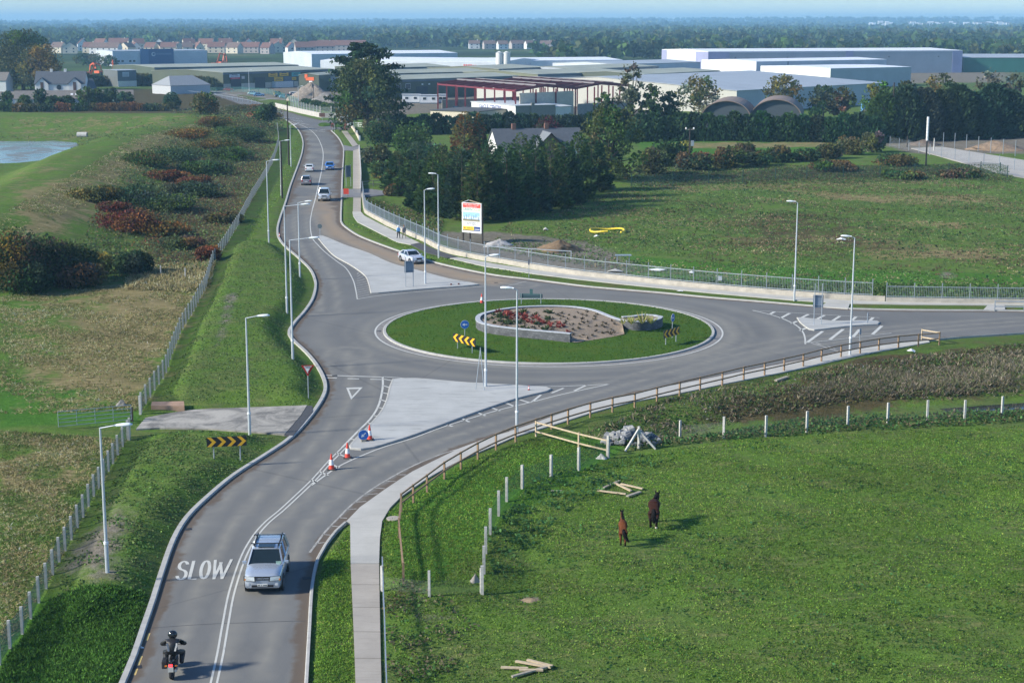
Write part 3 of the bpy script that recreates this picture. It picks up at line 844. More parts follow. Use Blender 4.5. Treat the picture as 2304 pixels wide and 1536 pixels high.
for k, (px, py) in enumerate([(300, 1500), (415, 1190), (690, 1300), (745, 845), (845, 745), (1108, 636)]):
    p = P(px + (8 if k != 2 else 0), py); mb = MB(); mb.box((0, 0, .004), (.42, .36, .012), .3)
    for j in range(4): mb.box((-.14 + .095 * j, 0, .011), (.03, .30, .006), .3)
    o = mb.build('drain_cover', pm('cast_iron', (.035, .035, .038), .7, .3)); o.location = p
    tag(o, ['drain grate at the left kerb beside the motorcycle', 'drain grate at the left kerb above the SLOW lettering', 'drain grate at the right kerb beside the silver off-road car', 'drain grate at the left kerb by the yield sign', 'drain grate in the gutter at the left tip of the roundabout', 'drain grate at the far kerb before the brown-dusted lane ends'][k], 'drain cover')
# ------------------------------------------------------------------ foliage
def foliage_mat(name, trans=.35, rough=.75):
    t = NT(name)
    a = t.n('Attribute', attribute_name='tint')
    n = t.noise(.9, 3)
    c = t.mix(t.math('MULTIPLY', n, .25), a.outputs['Color'], t.mix(.5, a.outputs['Color'], (.02, .03, .01)))
    t.out(c, rough, spec=.06)
    tr = t.n('BsdfTranslucent'); t.l(c, tr.inputs[0])
    mx = t.n('MixShader'); mx.inputs[0].default_value = trans
    t.l(t.b.outputs[0], mx.inputs[1]); t.l(tr.outputs[0], mx.inputs[2])
    t.l(mx.outputs[0], t.t.nodes['Material Output'].inputs['Surface'])
    return t.mat
M_LEAF = foliage_mat('foliage')
M_GRASS = foliage_mat('grass_blades', .45, .8)
t = NT('bark'); n = t.noise(2.5, 4); mp = t.n('Mapping'); t.l(t.coord(), mp.inputs[0]); mp.inputs['Scale'].default_value = (4, 4, .6)
t.out(t.ramp(t.noise(2, 4, .6, mp.outputs[0]), [(.3, (.03, .024, .018)), (.7, (.10, .08, .06))]), .9); t.bump(n, .5, .03)
M_BARK = t.mat

def leaf_arrays(p, t, b, ln, wd, col):
    ln = np.asarray(ln)[:, None] if np.ndim(ln) else ln
    wd = np.asarray(wd)[:, None] if np.ndim(wd) else wd
    n = len(p)
    co = np.stack([p - t * ln * .5, p + b * wd * .5, p + t * ln * .5, p - b * wd * .5], 1).reshape(-1, 3)
    return co, np.repeat(col, 4, 0)
def rdir(r, n):
    v = r.normal(size=(n, 3)); return v / np.linalg.norm(v, axis=1, keepdims=True)
def nrm(v): return v / (np.linalg.norm(v, axis=-1, keepdims=True) + 1e-9)
def to_mesh(name, parts, mat):
    co = np.vstack([a for a, _ in parts]); col = np.vstack([b for _, b in parts])
    q = np.arange(len(co)).reshape(-1, 4)
    return fast_mesh(name, co, q, mat, col)
def leaves_on(r, c, n, rad, flat=1.0, size=.4, col=(.04, .07, .02), var=.35, elong=1.35, up=.0, shell=.35):
    """n leaf sprays spread through an ellipsoidal lobe, most near its surface"""
    d = rdir(r, n)
    rr = r.uniform(0, 1, n) ** shell
    p = d * rr[:, None] * rad
    p[:, 2] *= flat
    t = nrm(rdir(r, n) + d * .5 + np.array([0, 0, up]))
    b = nrm(np.cross(t, rdir(r, n)))
    s = size * r.uniform(.6, 1.35, n)
    k = np.exp(r.normal(0, var, n))[:, None]
    cc = np.clip(np.array(col)[None] * k, 0, .6)
    return leaf_arrays(p + np.asarray(c), t, b, s * elong, s, cc)

PAL = dict(olive=(.060, .070, .026), green=(.045, .078, .022), dark=(.032, .054, .024), pine=(.022, .042, .024), blue=(.040, .066, .040), autumn=(.125, .105, .032), rust=(.13, .066, .026),
           brown=(.085, .062, .030), yellow=(.20, .17, .032), red=(.085, .030, .022), purple=(.052, .020, .022), silver=(.12, .13, .085), tan=(.19, .15, .08), leyland=(.026, .058, .024), hedge=(.030, .058, .020), grey=(.075, .078, .05))
PAL = {k: tuple(min(.5, x * 1.6) for x in v) for k, v in PAL.items()}
def vary(r, col, s=.12): return tuple(np.clip(np.array(col) * np.exp(r.normal(0, s, 3) * [.8, .6, 1]), .004, .6))
def mixed(r, names): return PAL[names[r.randint(len(names))]]

def broadleaf(key, h, R, cols, seed, nl=16, per=150, leaf=.62, open_=0.0, bottom=.16):
    """crown of many uneven lobes on limbs; returns (crown mesh, trunk mesh)"""
    r = np.random.RandomState(seed)
    parts, mb = [], MB()
    zt = h * bottom
    mb.tube((0, 0, -.4), (.1, .05, h * .34), h * .030, h * .019, 8)
    for i in range(nl):
        a = 2.4 * i + r.uniform(-.4, .4); f = (i + .5) / nl
        z = zt + (h - zt) * (f ** .85) * .92
        u = (z - zt) / (h - zt)
        env = R * (math.sin(math.pi * min(1, .22 + .78 * u)) ** .7)
        rad = R * r.uniform(.30, .46) * (1 - .3 * u)
        d = max(0, env - rad * .55) * r.uniform(.75, 1.1)
        c = np.array([math.cos(a) * d, math.sin(a) * d, min(z, h - rad * .8)])
        col = vary(r, mixed(r, cols), .2)
        parts.append(leaves_on(r, c, int(per * (rad / (R * .38)) ** 2), rad, r.uniform(.7, .95), leaf, col, .32, 1.3, .15, .35 if not open_ else .6))
        mb.tube((0, 0, h * .3 * min(1, .5 + u)), tuple(c), h * .012, h * .004, 5)
    parts.append(leaves_on(r, (0, 0, h * .52), int(per * 2.2), R * .62, 1.1, leaf * 1.2, vary(r, mixed(r, cols), .1), .3))
    # loose sprays at the outline
    n = per
    d = rdir(r, n); d[:, 2] = np.abs(d[:, 2])
    p = d * np.array([R, R, h * .46]) * r.uniform(.85, 1.04, n)[:, None] + np.array([0, 0, h * .52])
    t_ = nrm(rdir(r, n) + d); b_ = nrm(np.cross(t_, rdir(r, n)))
    parts.append(leaf_arrays(p, t_, b_, leaf * 1.2, leaf * .8, np.clip(np.array(mixed(r, cols)) * np.exp(r.normal(0, .3, n))[:, None], 0, .6)))
    return to_mesh('crown', parts, M_LEAF), mb.mesh('trunk', M_BARK)

def conifer(key, h, R, cols, seed, n=1500, leaf=.55, power=.8, skirt=.03, droop=-.15, ragged=.25):
    r = np.random.RandomState(seed)
    z = h * (skirt + (1 - skirt) * (1 - r.uniform(0, 1, n) ** .62))
    u = z / h
    a = r.uniform(0, 2 * math.pi, n)
    lump = 1 + ragged * (np.sin(a * 3 + u * 9 + seed) * .5 + np.sin(a * 5 - u * 23 + seed * 2) * .5)
    rad = R * np.clip(1 - u, 0.01, 1) ** power * lump * r.uniform(.55, 1.06, n) ** .6
    p = np.stack([np.cos(a) * rad, np.sin(a) * rad, z], 1)
    o = np.stack([np.cos(a), np.sin(a), np.full(n, .55 + droop)], 1)
    t_ = nrm(o + rdir(r, n) * .45)
    b_ = nrm(np.cross(t_, rdir(r, n)))
    s = leaf * r.uniform(.7, 1.4, n) * (1 - .35 * u)
    base = np.array([mixed(r, cols) for _ in range(8)])
    cc = base[(((a * 1.3 + u * 17).astype(int)) % 8)] * np.exp(r.normal(0, .3, n))[:, None]
    mb = MB(); mb.tube((0, 0, -.4), (0, 0, h * .93), h * .018 + .05, .02, 7)
    return to_mesh('crown', [leaf_arrays(p, t_, b_, s * 1.7, s * .85, np.clip(cc, 0, .6))], M_LEAF), mb.mesh('trunk', M_BARK)

def layered_pine(seed, h, R):
    """cedar-like: flat shelves of dark needles on long level limbs"""
    r = np.random.RandomState(seed); parts = []; mb = MB()
    mb.tube((0, 0, -.4), (.3, 0, h * .96), h * .026, h * .006, 8)
    for i in range(34):
        u = .24 + .74 * (i + .5) / 34
        a = i * 2.399 + r.uniform(-.3, .3)
        L = R * (1.12 - .62 * u) * r.uniform(.55, 1.1) * (1.0 if u < .85 else .8)
        z = h * u
        tip = np.array([math.cos(a) * L, math.sin(a) * L, z + L * r.uniform(.05, .22)])
        mb.tube((0.2, 0, z - .3), tuple(tip), .13, .03, 5)
        for k in range(5):
            f = .3 + .7 * k / 4
            c = np.array([0, 0, z]) * (1 - f) + tip * f
            parts.append(leaves_on(r, c, 46, L * .22 + .5, .34, .55, vary(r, PAL['pine'], .15), .3, 1.9, -.1, .5))
    for k in range(6): parts.append(leaves_on(r, (r.uniform(-1, 1.4), r.uniform(-1, 1), h * r.uniform(.9, .99)), 60, 1.2, .4, .5, PAL['pine'], .3, 1.8))
    return to_mesh('crown', parts, M_LEAF), mb.mesh('trunk', M_BARK)

def bush_mesh(seed, h, R, cols, per=120, nl=7, leaf=.32):
    r = np.random.RandomState(seed); parts = []; mb = MB()
    for i in range(nl):
        a = r.uniform(0, 6.28); d = R * r.uniform(.1, .62)
        rad = R * r.uniform(.35, .6); 
        c = np.array([math.cos(a) * d, math.sin(a) * d, h * r.uniform(.3, .62)])
        fl = min(1.2, h * .45 / rad)
        parts.append(leaves_on(r, c, per, rad, fl, leaf, vary(r, mixed(r, cols), .2), .33, 1.3, .3))
        mb.tube((0, 0, -.2), tuple(c), .05, .02, 5)
    parts.append(leaves_on(r, (0, 0, h * .3), per, R * .8, h * .35 / (R * .8), leaf, vary(r, mixed(r, cols), .1), .3))
    return to_mesh('foliage', parts, M_LEAF), mb.mesh('stems', M_BARK)

_PROTO = {}
def plant(name, cat, label, kind, cols, px, by, ty, wpx, seed=0, group=None, base=None, **kw):
    """a tree or bush standing where the photo shows it: foot row by, top row ty, crown width in photo pixels"""
    g = base or (G(px, by) if by > 60 else P(px, by, 0))
    h = max(.6, at(px, ty, g.y).z - g.z)
    w = wpx * (g.y / _cp) / FPX
    key = (kind, tuple(cols), seed)
    if key not in _PROTO:
        h0, w0 = h, w
        if kind == 'broad': ms = broadleaf(key, h, w / 2, cols, seed + 11, **kw)
        elif kind == 'conifer': ms = conifer(key, h, w / 2, cols, seed + 5, **kw)
        elif kind == 'bush': ms = bush_mesh(seed + 3, h, w / 2, cols, **kw)
        elif kind == 'pine': ms = layered_pine(seed + 2, h, w / 2)
        _PROTO[key] = (ms, h0, w0)
    (cm, tm), h0, w0 = _PROTO[key]
    r = random.Random(seed * 31 + int(px) * 7 + int(by))
    root = empty(name, g, r.uniform(0, 6.28), label, cat, group)
    root.scale = (w / w0, w / w0, h / h0)
    link(cm.name, cm, root); link(tm.name, tm, root)
    return root

# --- the tall trees and bushes, one by one
T = plant
T('cedar_tree', 'tree', 'tall dark cedar with level shelves of needles, its top the highest above the sheds', 'pine', ['pine'], 822, 296, 97, 195, 1)
T('broadleaf_tree', 'tree', 'great round olive-brown tree beside the road in front of the dark cedar', 'broad', ['olive', 'olive', 'green', 'dark'], 826, 300, 128, 158, 2, nl=28, per=330, leaf=.52, bottom=.1)
T('broadleaf_tree', 'tree', 'large dark spreading tree behind the white slate-roofed house', 'broad', ['dark', 'olive', 'green'], 52, 204, 64, 150, 3, nl=26, per=330, leaf=.75, bottom=.08)
T('broadleaf_tree', 'tree', 'lighter olive tree at the right foot of the large dark tree', 'broad', ['olive', 'autumn'], 95, 207, 97, 100, 4, nl=18, per=240, leaf=.7, bottom=.08)
T('broadleaf_tree', 'tree', 'big dark olive tree between the slate-roofed bungalow and the green field', 'broad', ['olive', 'dark', 'green', 'olive'], 1372, 405, 234, 150, 5, nl=24, per=220, leaf=.42, bottom=.04)
T('conifer_tree', 'tree', 'tall rust-brown cypress left of the slate-roofed bungalow', 'conifer', ['rust', 'autumn', 'olive'], 1045, 372, 248, 72, 6, n=2400, leaf=.42, power=.5, ragged=.4)
T('conifer_tree', 'tree', 'slim green-brown cypress touching the rust-brown one on its right', 'conifer', ['olive', 'rust', 'dark'], 1078, 372, 252, 46, 7, n=1700, leaf=.42, power=.5, ragged=.4)
T('tree', 'tree', 'tall airy tree rising in front of the red steel frame', 'broad', ['olive', 'silver', 'grey'], 1418, 300, 136, 66, 8, nl=14, per=95, leaf=.6, open_=1)
T('tree', 'tree', 'pale green rounded tree left of the brown arched sheds', 'broad', ['autumn', 'silver', 'olive'], 1572, 266, 168, 102, 9, nl=16, per=110, leaf=.6, open_=1)
T('tree', 'tree', 'yellow-green rounded tree behind the second arched shed', 'broad', ['autumn', 'olive'], 1758, 266, 166, 92, 10, nl=15, per=120, leaf=.6, open_=1)
for i, (px, by, ty, w, cols, lab) in enumerate([
    (1852, 268, 190, 74, ['dark', 'olive'], 'dark rounded tree right of the brown arched sheds'), (1895, 268, 194, 60, ['brown', 'olive'], 'brownish tree between the dark rounded tree and the utility pole'),
    (1975, 300, 180, 84, ['autumn', 'olive', 'green'], 'yellowing tree by the utility pole above the dark hedge'), (2036, 300, 176, 60, ['silver', 'olive'], 'thin greyish tree right of the utility pole'),
    (2112, 300, 162, 96, ['autumn', 'olive', 'rust'], 'tall gold and olive tree behind the hedge before the lilac warehouse corner'), (2218, 300, 152, 78, ['silver', 'grey'], 'pale silvery willow in front of the green shed'),
    (2275, 300, 160, 70, ['grey', 'olive', 'silver'], 'grey-green tree rightmost above the dark hedge'), (1468, 300, 188, 60, ['dark', 'green'], 'dark tree close beside the tall airy tree'), (1360, 300, 205, 52, ['green', 'olive'], 'green tree at the left foot of the tall airy tree'),
    (1508, 300, 200, 40, ['dark', 'blue'], 'small dark tree between the tall airy tree and the pale green one')]):
    T('tree', 'tree', lab, 'broad', cols, px, by, ty, w, 20 + i, nl=12, per=110, leaf=.6)
T('bush', 'bush', 'dense dark round bush at the bend beside the far road', 'bush', ['dark', 'green'], 597, 279, 222, 60, 40, per=260, nl=12, leaf=.4)
T('bush', 'bush', 'dark green rounded bush left of the small grey-roofed building', 'bush', ['dark', 'blue'], 386, 247, 204, 52, 41, per=200, nl=10, leaf=.45)
T('bush', 'bush', 'wide yellow-green thicket between the rounded bush and the road bend', 'bush', ['olive', 'autumn', 'green'], 462, 258, 206, 84, 42, per=240, nl=12, leaf=.45)
T('bush', 'bush', 'grey-green willow bush at the end of the low hedgerow by the new road', 'bush', ['grey', 'olive', 'autumn'], 1962, 344, 285, 62, 43, per=220, nl=12, leaf=.36)
T('bush', 'bush', 'olive bush next to the grey-green willow bush in the low hedgerow', 'bush', ['olive', 'autumn'], 1912, 348, 306, 64, 44, per=200, nl=10, leaf=.34)
T('bush', 'bush', 'yellow-leaved bush on the near slope left of the leaning fence', 'bush', ['yellow', 'autumn', 'olive'], 240, 614, 552, 74, 45, per=190, nl=10, leaf=.20)
for i, (px, by, ty, w, cols, lab) in enumerate([
    (40, 648, 498, 190, ['dark', 'olive', 'brown', 'autumn'], 'biggest dark shrub mass where the slope meets the left edge'), (120, 640, 520, 150, ['dark', 'olive', 'brown'], 'dark brownish shrub right of the biggest shrub mass on the slope'),
    (182, 632, 545, 110, ['dark', 'blue', 'olive'], 'dark green shrub just left of the yellow-leaved bush'), (300, 618, 566, 100, ['blue', 'dark'], 'low blue-green shrub right of the yellow-leaved bush'), (-40, 650, 510, 160, ['dark', 'brown'], 'dark shrub cut by the left edge'),
    (60, 655, 585, 160, ['pine', 'dark', 'brown'], 'low dark bramble in front of the biggest shrub mass'), (175, 645, 590, 130, ['pine', 'brown'], 'low bramble below the yellow-leaved bush')]):
    T('shrub', 'shrub', lab, 'bush', cols, px, by, ty, w, 50 + i, per=420, nl=14, leaf=.24)
for i, (px, by, ty, w, cols, lab) in enumerate([
    (292, 520, 452, 130, ['red', 'red', 'rust'], 'bright red shrub patch lowest on the slope'), (350, 528, 480, 110, ['red', 'brown', 'rust'], 'dull red shrub patch downhill of the bright red one'), (255, 476, 446, 60, ['red', 'brown'], 'small red shrub at the upper end of the bright red patch'),
    (372, 404, 372, 80, ['red', 'rust', 'olive'], 'red-tinged shrub higher up the slope beyond the green band'), (432, 418, 386, 70, ['red', 'olive', 'rust'], 'russet shrub between the far green bands of the slope'),
    (290, 452, 404, 130, ['blue', 'dark'], 'long dark blue-green shrub above the bright red patch'), (365, 470, 418, 130, ['blue', 'dark', 'green'], 'blue-green shrub band uphill of the dull red patch'), (430, 442, 396, 110, ['blue', 'dark'], 'dark shrub tail of the blue-green band'),
    (215, 452, 405, 90, ['olive', 'autumn'], 'olive and gold shrub left of the blue-green band'), (330, 372, 330, 110, ['green', 'olive'], 'green shrub in the middle of the upper slope'), (400, 362, 318, 110, ['green', 'blue'], 'blue-tinted shrub on the upper slope nearer the fence'),
    (455, 392, 346, 110, ['green', 'dark'], 'green shrub beside the brown hollow of the slope'), (480, 340, 296, 100, ['green', 'olive', 'autumn'], 'bushy green shrub high on the slope'), (520, 362, 318, 90, ['dark', 'green'], 'dark shrub by the top of the leaning fence'),
    (420, 310, 278, 90, ['olive', 'autumn', 'rust'], 'orange-tinged shrub on the crest'), (540, 312, 272, 110, ['green', 'dark'], 'dense green shrub below the road bend bush'), (480, 286, 250, 80, ['olive', 'rust'], 'russet-green shrub on the far crest'),
    (500, 500, 470, 70, ['brown', 'olive'], 'brown scrub close to the leaning fence'), (410, 560, 520, 80, ['brown', 'rust', 'olive'], 'brown and green scrub above the three small posts'), (470, 585, 540, 50, ['rust', 'red'], 'rusty scrub against the leaning fence'),
    (590, 268, 246, 60, ['rust', 'brown'], 'rust-brown scrub left of the bend bush'), (555, 250, 228, 90, ['rust', 'brown', 'olive'], 'wide rust-brown scrub at the road bend')]):
    T('shrub', 'shrub', lab, 'bush', cols, px, by, ty + (by - ty) * .28, w * 1.4, 70 + i, per=330, nl=16, leaf=.26)
# garden side of the road
for i, (px, by, ty, w, cols, lab) in enumerate([
    (858, 330, 254, 88, ['green', 'blue', 'hedge'], 'mid green bush at the top of the garden hedge beside the white railing'), (918, 352, 272, 100, ['green', 'hedge'], 'mid green bush sloping down behind the first garden bush'), (966, 392, 306, 110, ['green', 'blue'], 'broad mid green bush below the rust cypress'),
    (850, 372, 322, 70, ['grey', 'olive', 'green'], 'greyish bush low beside the roadside wall'), (905, 402, 332, 80, ['olive', 'green', 'hedge'], 'olive bush above the timber rail fence'), (868, 402, 362, 70, ['olive', 'autumn', 'green'], 'loose olive bush near the timber rail fence'),
    (885, 440, 416, 56, ['purple', 'brown'], 'small purple-brown bush at the side driveway'), (1500, 375, 312, 80, ['green', 'hedge'], 'green bush left of the transformer pole'), (1532, 352, 316, 54, ['yellow', 'autumn', 'olive'], 'yellow-gold bush by the transformer pole'),
    (1228, 330, 252, 90, ['purple', 'purple', 'dark'], 'dark purple-leaved tree behind the slate-roofed bungalow'), (1470, 392, 330, 90, ['dark', 'olive'], 'dark bush at the right foot of the big dark olive tree'), (1560, 382, 340, 100, ['dark', 'brown', 'olive'], 'brown-green hedgerow bush below the transformer pole'),
    (1635, 378, 330, 90, ['dark', 'brown', 'olive'], 'brownish hedgerow bush right of the transformer pole'), (1700, 372, 338, 90, ['dark', 'olive'], 'dark hedgerow bush in the middle of the low hedgerow'), (1755, 366, 326, 90, ['dark', 'brown'], 'tallest dark bush of the low hedgerow'),
    (1815, 362, 334, 84, ['dark', 'olive'], 'dark bush right of the tallest hedgerow bush'), (1865, 356, 322, 80, ['dark', 'olive', 'brown'], 'dark bush left of the olive bush in the low hedgerow'), (1675, 352, 318, 54, ['brown', 'olive'], 'small brown bush standing above the low hedgerow'),
    (1880, 385, 362, 120, ['green', 'brown'], 'low weedy thicket before the dark wire fence'), (2010, 372, 346, 120, ['green', 'brown', 'dark'], 'weedy thicket by the black and white pole'), (2150, 400, 380, 120, ['brown', 'dark'], 'brown thicket at the corner of the dark wire fence'), (2030, 402, 384, 110, ['brown', 'green'], 'low brown thicket along the dark wire fence')]):
    T('bush', 'bush', lab, 'bush', cols, px, by, ty, w, 110 + i, per=300, nl=11, leaf=.36)

# garden conifers: a thick screen, each tree on its own
spots = []
for px, by, ty in [(945,468,372),(975,480,360),(1008,488,352),(1040,492,345),(1075,498,340),(1105,496,332),(1140,490,328),(1172,484,322),(1205,478,318),(1238,470,315),(1270,458,312),(1300,446,308),(1330,430,310),
                   (960,452,342),(995,460,332),(1030,464,326),(1065,464,322),(1100,460,318),(1135,456,316),(1170,450,310),(1205,444,306),(925,440,352),(900,425,350),(940,424,320),(985,430,316)]:
    spots.append((px, by, ty))
for i, (px, by, ty) in enumerate(spots):
    T('conifer_tree', 'tree', 'dark green conifer in the thick garden screen in front of the slate-roofed bungalow', 'conifer', [['leyland', 'dark', 'hedge'], ['leyland', 'green', 'hedge'], ['hedge', 'olive', 'leyland'], ['leyland', 'blue', 'pine'], ['green', 'hedge', 'olive']][i % 5], px, by, ty + (i * 37 % 27) - 13, 66 + i * 17 % 26, 200 + i % 10,
      'conifers of the garden screen', n=2600, leaf=.40, power=.42, ragged=.32)

# --- hedges: each one thing, a run of fused leyland crowns
def hedge(label, pts, h, w, cols, seed, dens=46, leaf=.62, cat='hedge'):
    r = np.random.RandomState(seed)
    line_ = resample([Vector((p[0], p[1], 0)) for p in pts], w * .62)
    parts = []
    for p in line_:
        hh = h * r.uniform(.86, 1.1); ww = w * r.uniform(.85, 1.15)
        n = int(dens * hh * ww * .55)
        z = hh * (1 - r.uniform(0, 1, n) ** .8 * 1.0); u = z / hh
        a = r.uniform(0, 6.283, n)
        rad = ww * .62 * (1 - u ** 3.2 * .85) * r.uniform(.5, 1.1, n) ** .5
        q = np.stack([np.cos(a) * rad + p.x, np.sin(a) * rad + p.y, z + .05], 1)
        t_ = nrm(np.stack([np.cos(a) * .8, np.sin(a) * .8, np.full(n, .75)], 1) + rdir(r, n) * .5)
        b_ = nrm(np.cross(t_, rdir(r, n)))
        s = leaf * r.uniform(.6, 1.35, n)
        c = np.array(vary(r, mixed(r, cols), .16)) * np.exp(r.normal(0, .3, n))[:, None]
        parts.append(leaf_arrays(q, t_, b_, s * 1.8, s * .8, np.clip(c, 0, .6)))
    root = empty('hedge', (line_[0].x, line_[0].y, 0), 0, label, cat)
    me = to_mesh('foliage', parts, M_LEAF)
    o = link('foliage', me, root); o.location = (-line_[0].x, -line_[0].y, 0)
    mb = MB()
    for p in line_: mb.tube((p.x, p.y, -.3), (p.x, p.y, h * .8), .12, .04, 5)
    mb.build('stems', M_BARK, root, (line_[0].x, line_[0].y, 0))
    return root
hedge('long dark leyland hedge behind the field, below the arched sheds', PP([(1440,318),(1560,317),(1700,318),(1840,319),(1990,322)]), 6.6, 5.2, ['leyland', 'pine', 'leyland'], 1)
hedge('tallest dark hedge at the right, between the estate road and the sheds', PP([(1985,318),(2080,316),(2180,312),(2285,308)]), 12.2, 8.5, ['leyland', 'pine', 'dark'], 2)
hedge('dark leyland hedge behind the rust cypress and the bungalow, below the steel frame', PP([(872,304),(960,303),(1060,302),(1180,300),(1330,298),(1440,300)]), 4.9, 5.0, ['leyland', 'pine', 'dark'], 3)
hedge('low clipped green hedge behind the railings at the road junction', PP([(686,240),(720,246),(757,253)]), 2.4, 3.2, ['green', 'hedge'], 4, leaf=.45)
hedge('rough low hedge in front of the grey-roofed bungalow', PP([(-80,252),(60,252),(180,251),(300,250),(400,250)]), 2.6, 4.0, ['hedge', 'dark', 'rust', 'olive'], 5, leaf=.6)
hedge('overgrown brown-green hedge between the white house and the sheds', PP([(195,196),(300,192),(400,196),(480,205)]), 5.0, 8, ['olive', 'brown', 'dark'], 6, dens=20, leaf=1.0)
for i, (px, by, ty, w, cols, lab) in enumerate([
    (18, 242, 205, 34, ['dark', 'green'], 'dark garden tree at the left end of the grey-roofed bungalow'), (57, 246, 214, 32, ['green'], 'bright green garden tree before the grey-roofed bungalow'), (92, 244, 198, 36, ['dark', 'green'], 'taller dark garden tree before the grey-roofed bungalow'),
    (122, 246, 215, 40, ['dark', 'green'], 'round dark garden tree left of the bungalow doorway'), (152, 246, 215, 32, ['dark'], 'round dark garden tree right at the bungalow doorway'), (195, 246, 194, 46, ['olive', 'green'], 'loose olive garden tree before the middle of the bungalow'),
    (222, 244, 198, 36, ['green', 'olive'], 'green garden tree right of the loose olive one'), (250, 244, 197, 44, ['dark', 'blue'], 'dark garden tree near the right end of the bungalow'), (280, 246, 206, 46, ['dark', 'blue'], 'dark bushy garden tree at the right end of the bungalow'),
    (8, 205, 160, 44, ['dark', 'green'], 'dark tree in front of the house at the left edge'), (215, 148, 122, 50, ['dark', 'olive'], 'dark tree behind the orange excavators'), (246, 150, 124, 36, ['dark', 'green'], 'dark tree left of the grey and blue building'), (187, 148, 118, 40, ['dark', 'olive'], 'dark tree right of the largest spreading tree')]):
    T('garden_tree', 'tree', lab, 'broad', cols, px, by, ty, w, 150 + i, nl=9, per=80, leaf=.7, bottom=.1)

# ------------------------------------------------------------------ ground cover that nobody could count
def scatter_tufts(name, r, px_poly, n, col, h, w, blades=3, lean=.5, keep=None, var=.3, zoff=0.0, seeds=None):
    """upright blades over a patch of ground marked out in the photo"""
    poly = xy([G(a, b) for a, b in px_poly])
    x0, y0 = poly.min(0); x1, y1 = poly.max(0)
    p = np.stack([r.uniform(x0, x1, n * 2), r.uniform(y0, y1, n * 2)], 1)
    p = p[inside(p[:, 0], p[:, 1], poly)]
    if keep is not None: p = p[keep(p[:, 0], p[:, 1])]
    p = p[:n]
    z = H(p[:, 0], p[:, 1])
    c = np.repeat(np.stack([p[:, 0], p[:, 1], z], 1), blades, 0)
    m = len(c)
    c[:, :2] += r.normal(0, w * 1.2, (m, 2))
    t_ = nrm(np.stack([r.normal(0, lean * 1.7, m), r.normal(0, lean * 1.7, m), np.ones(m)], 1))
    b_ = nrm(np.cross(t_, rdir(r, m)))
    hh = h * r.uniform(.6, 1.4, m)
    cc = np.array(col)[r.randint(0, len(col), len(p))] * np.exp(r.normal(0, var, len(p)))[:, None]
    cc = cc * (1 + .22 * np.sin(p[:, 0] * .21 + 2 * np.sin(p[:, 1] * .13)) * np.sin(p[:, 1] * .27 + 1.5 * np.sin(p[:, 0] * .11)))[:, None]
    cc = np.clip(np.repeat(cc, blades, 0) * r.uniform(.8, 1.25, m)[:, None] * 1.5, 0, .6)
    return leaf_arrays(c + t_ * hh[:, None] * .4, t_, b_, hh, w, cc)
def leafy_patch(r, px_poly, n, cols, size, lift=.15, var=.3, keep=None):
    poly = xy([G(a, b) for a, b in px_poly]); x0, y0 = poly.min(0); x1, y1 = poly.max(0)
    p = np.stack([r.uniform(x0, x1, n * 2), r.uniform(y0, y1, n * 2)], 1)
    p = p[inside(p[:, 0], p[:, 1], poly)]
    if keep is not None: p = p[keep(p[:, 0], p[:, 1])]
    p = p[:n]; m = len(p)
    z = H(p[:, 0], p[:, 1]) + r.uniform(0, lift, m)
    t_ = nrm(np.stack([r.normal(0, 1, m), r.normal(0, 1, m), r.uniform(-.1, .9, m)], 1)); b_ = nrm(np.cross(t_, rdir(r, m)))
    s = size * r.uniform(.6, 1.4, m)
    cc = np.clip(1.4 * np.array(cols)[r.randint(0, len(cols), m)] * np.exp(r.normal(0, var, m))[:, None], 0, .6)
    return leaf_arrays(np.stack([p[:, 0], p[:, 1], z], 1), t_, b_, s, s * .7, cc)
def off_paving(d=.45): return lambda x, y: sdist(x, y, PAVED_XY) > d
def patchy(scale, thr, seed=0):
    def f(x, y):
        v = np.sin(x * scale + seed + 1.7 * np.sin(y * scale * .8 + seed)) * np.sin(y * scale * 1.3 - seed + 1.3 * np.sin(x * scale * .7)) + .5 * np.sin(x * scale * 3.1 + y * scale * 2.3 + seed * 2)
        h = np.sin(x * 127.1 + y * 311.7) * 43758.5453
        return v + 1.5 * (h - np.floor(h) - .5) > thr
    return f
r = np.random.RandomState(77)
FIELD = [(865,1312),(960,1340),(1090,1330),(1100,1200),(1190,1090),(1300,1060),(1380,1030),(1700,985),(2304,955),(2560,942),(2560,1560),(900,1560)]
GG = [(.082, .160, .022), (.108, .195, .030), (.15, .22, .038), (.07, .14, .022)]
parts = [scatter_tufts('g', r, FIELD, 60000, GG, .10, .045, 3, 1.0, patchy(.28, -.75, 4)),
         scatter_tufts('g', r, FIELD, 14000, [(.12, .17, .04), (.16, .18, .055)], .13, .04, 3, .6, patchy(.35, .1, 3)),
         scatter_tufts('g', r, FIELD, 7000, [(.035, .085, .025), (.045, .10, .03)], .18, .09, 3, 1.0, patchy(.55, .7, 1)),
         scatter_tufts('g', r, [(860,1160),(1040,1045),(1200,985),(1370,1000),(1290,1060),(1110,1120),(1085,1320),(910,1325),(858,1280)], 12000, GG + [(.10, .12, .03)], .11, .05, 3, .6),
         scatter_tufts('g', r, [(708,1300),(785,1190),(790,1400),(795,1545),(700,1545)], 5000, GG, .10, .05, 3, .6, off_paving())]
o = tag(link('grass', to_mesh('grass', parts, M_GRASS)), kind='stuff')
WD = [(.035, .09, .030), (.045, .105, .034), (.06, .12, .038)]; VG_ = [(.05, .11, .03), (.07, .13, .036)]
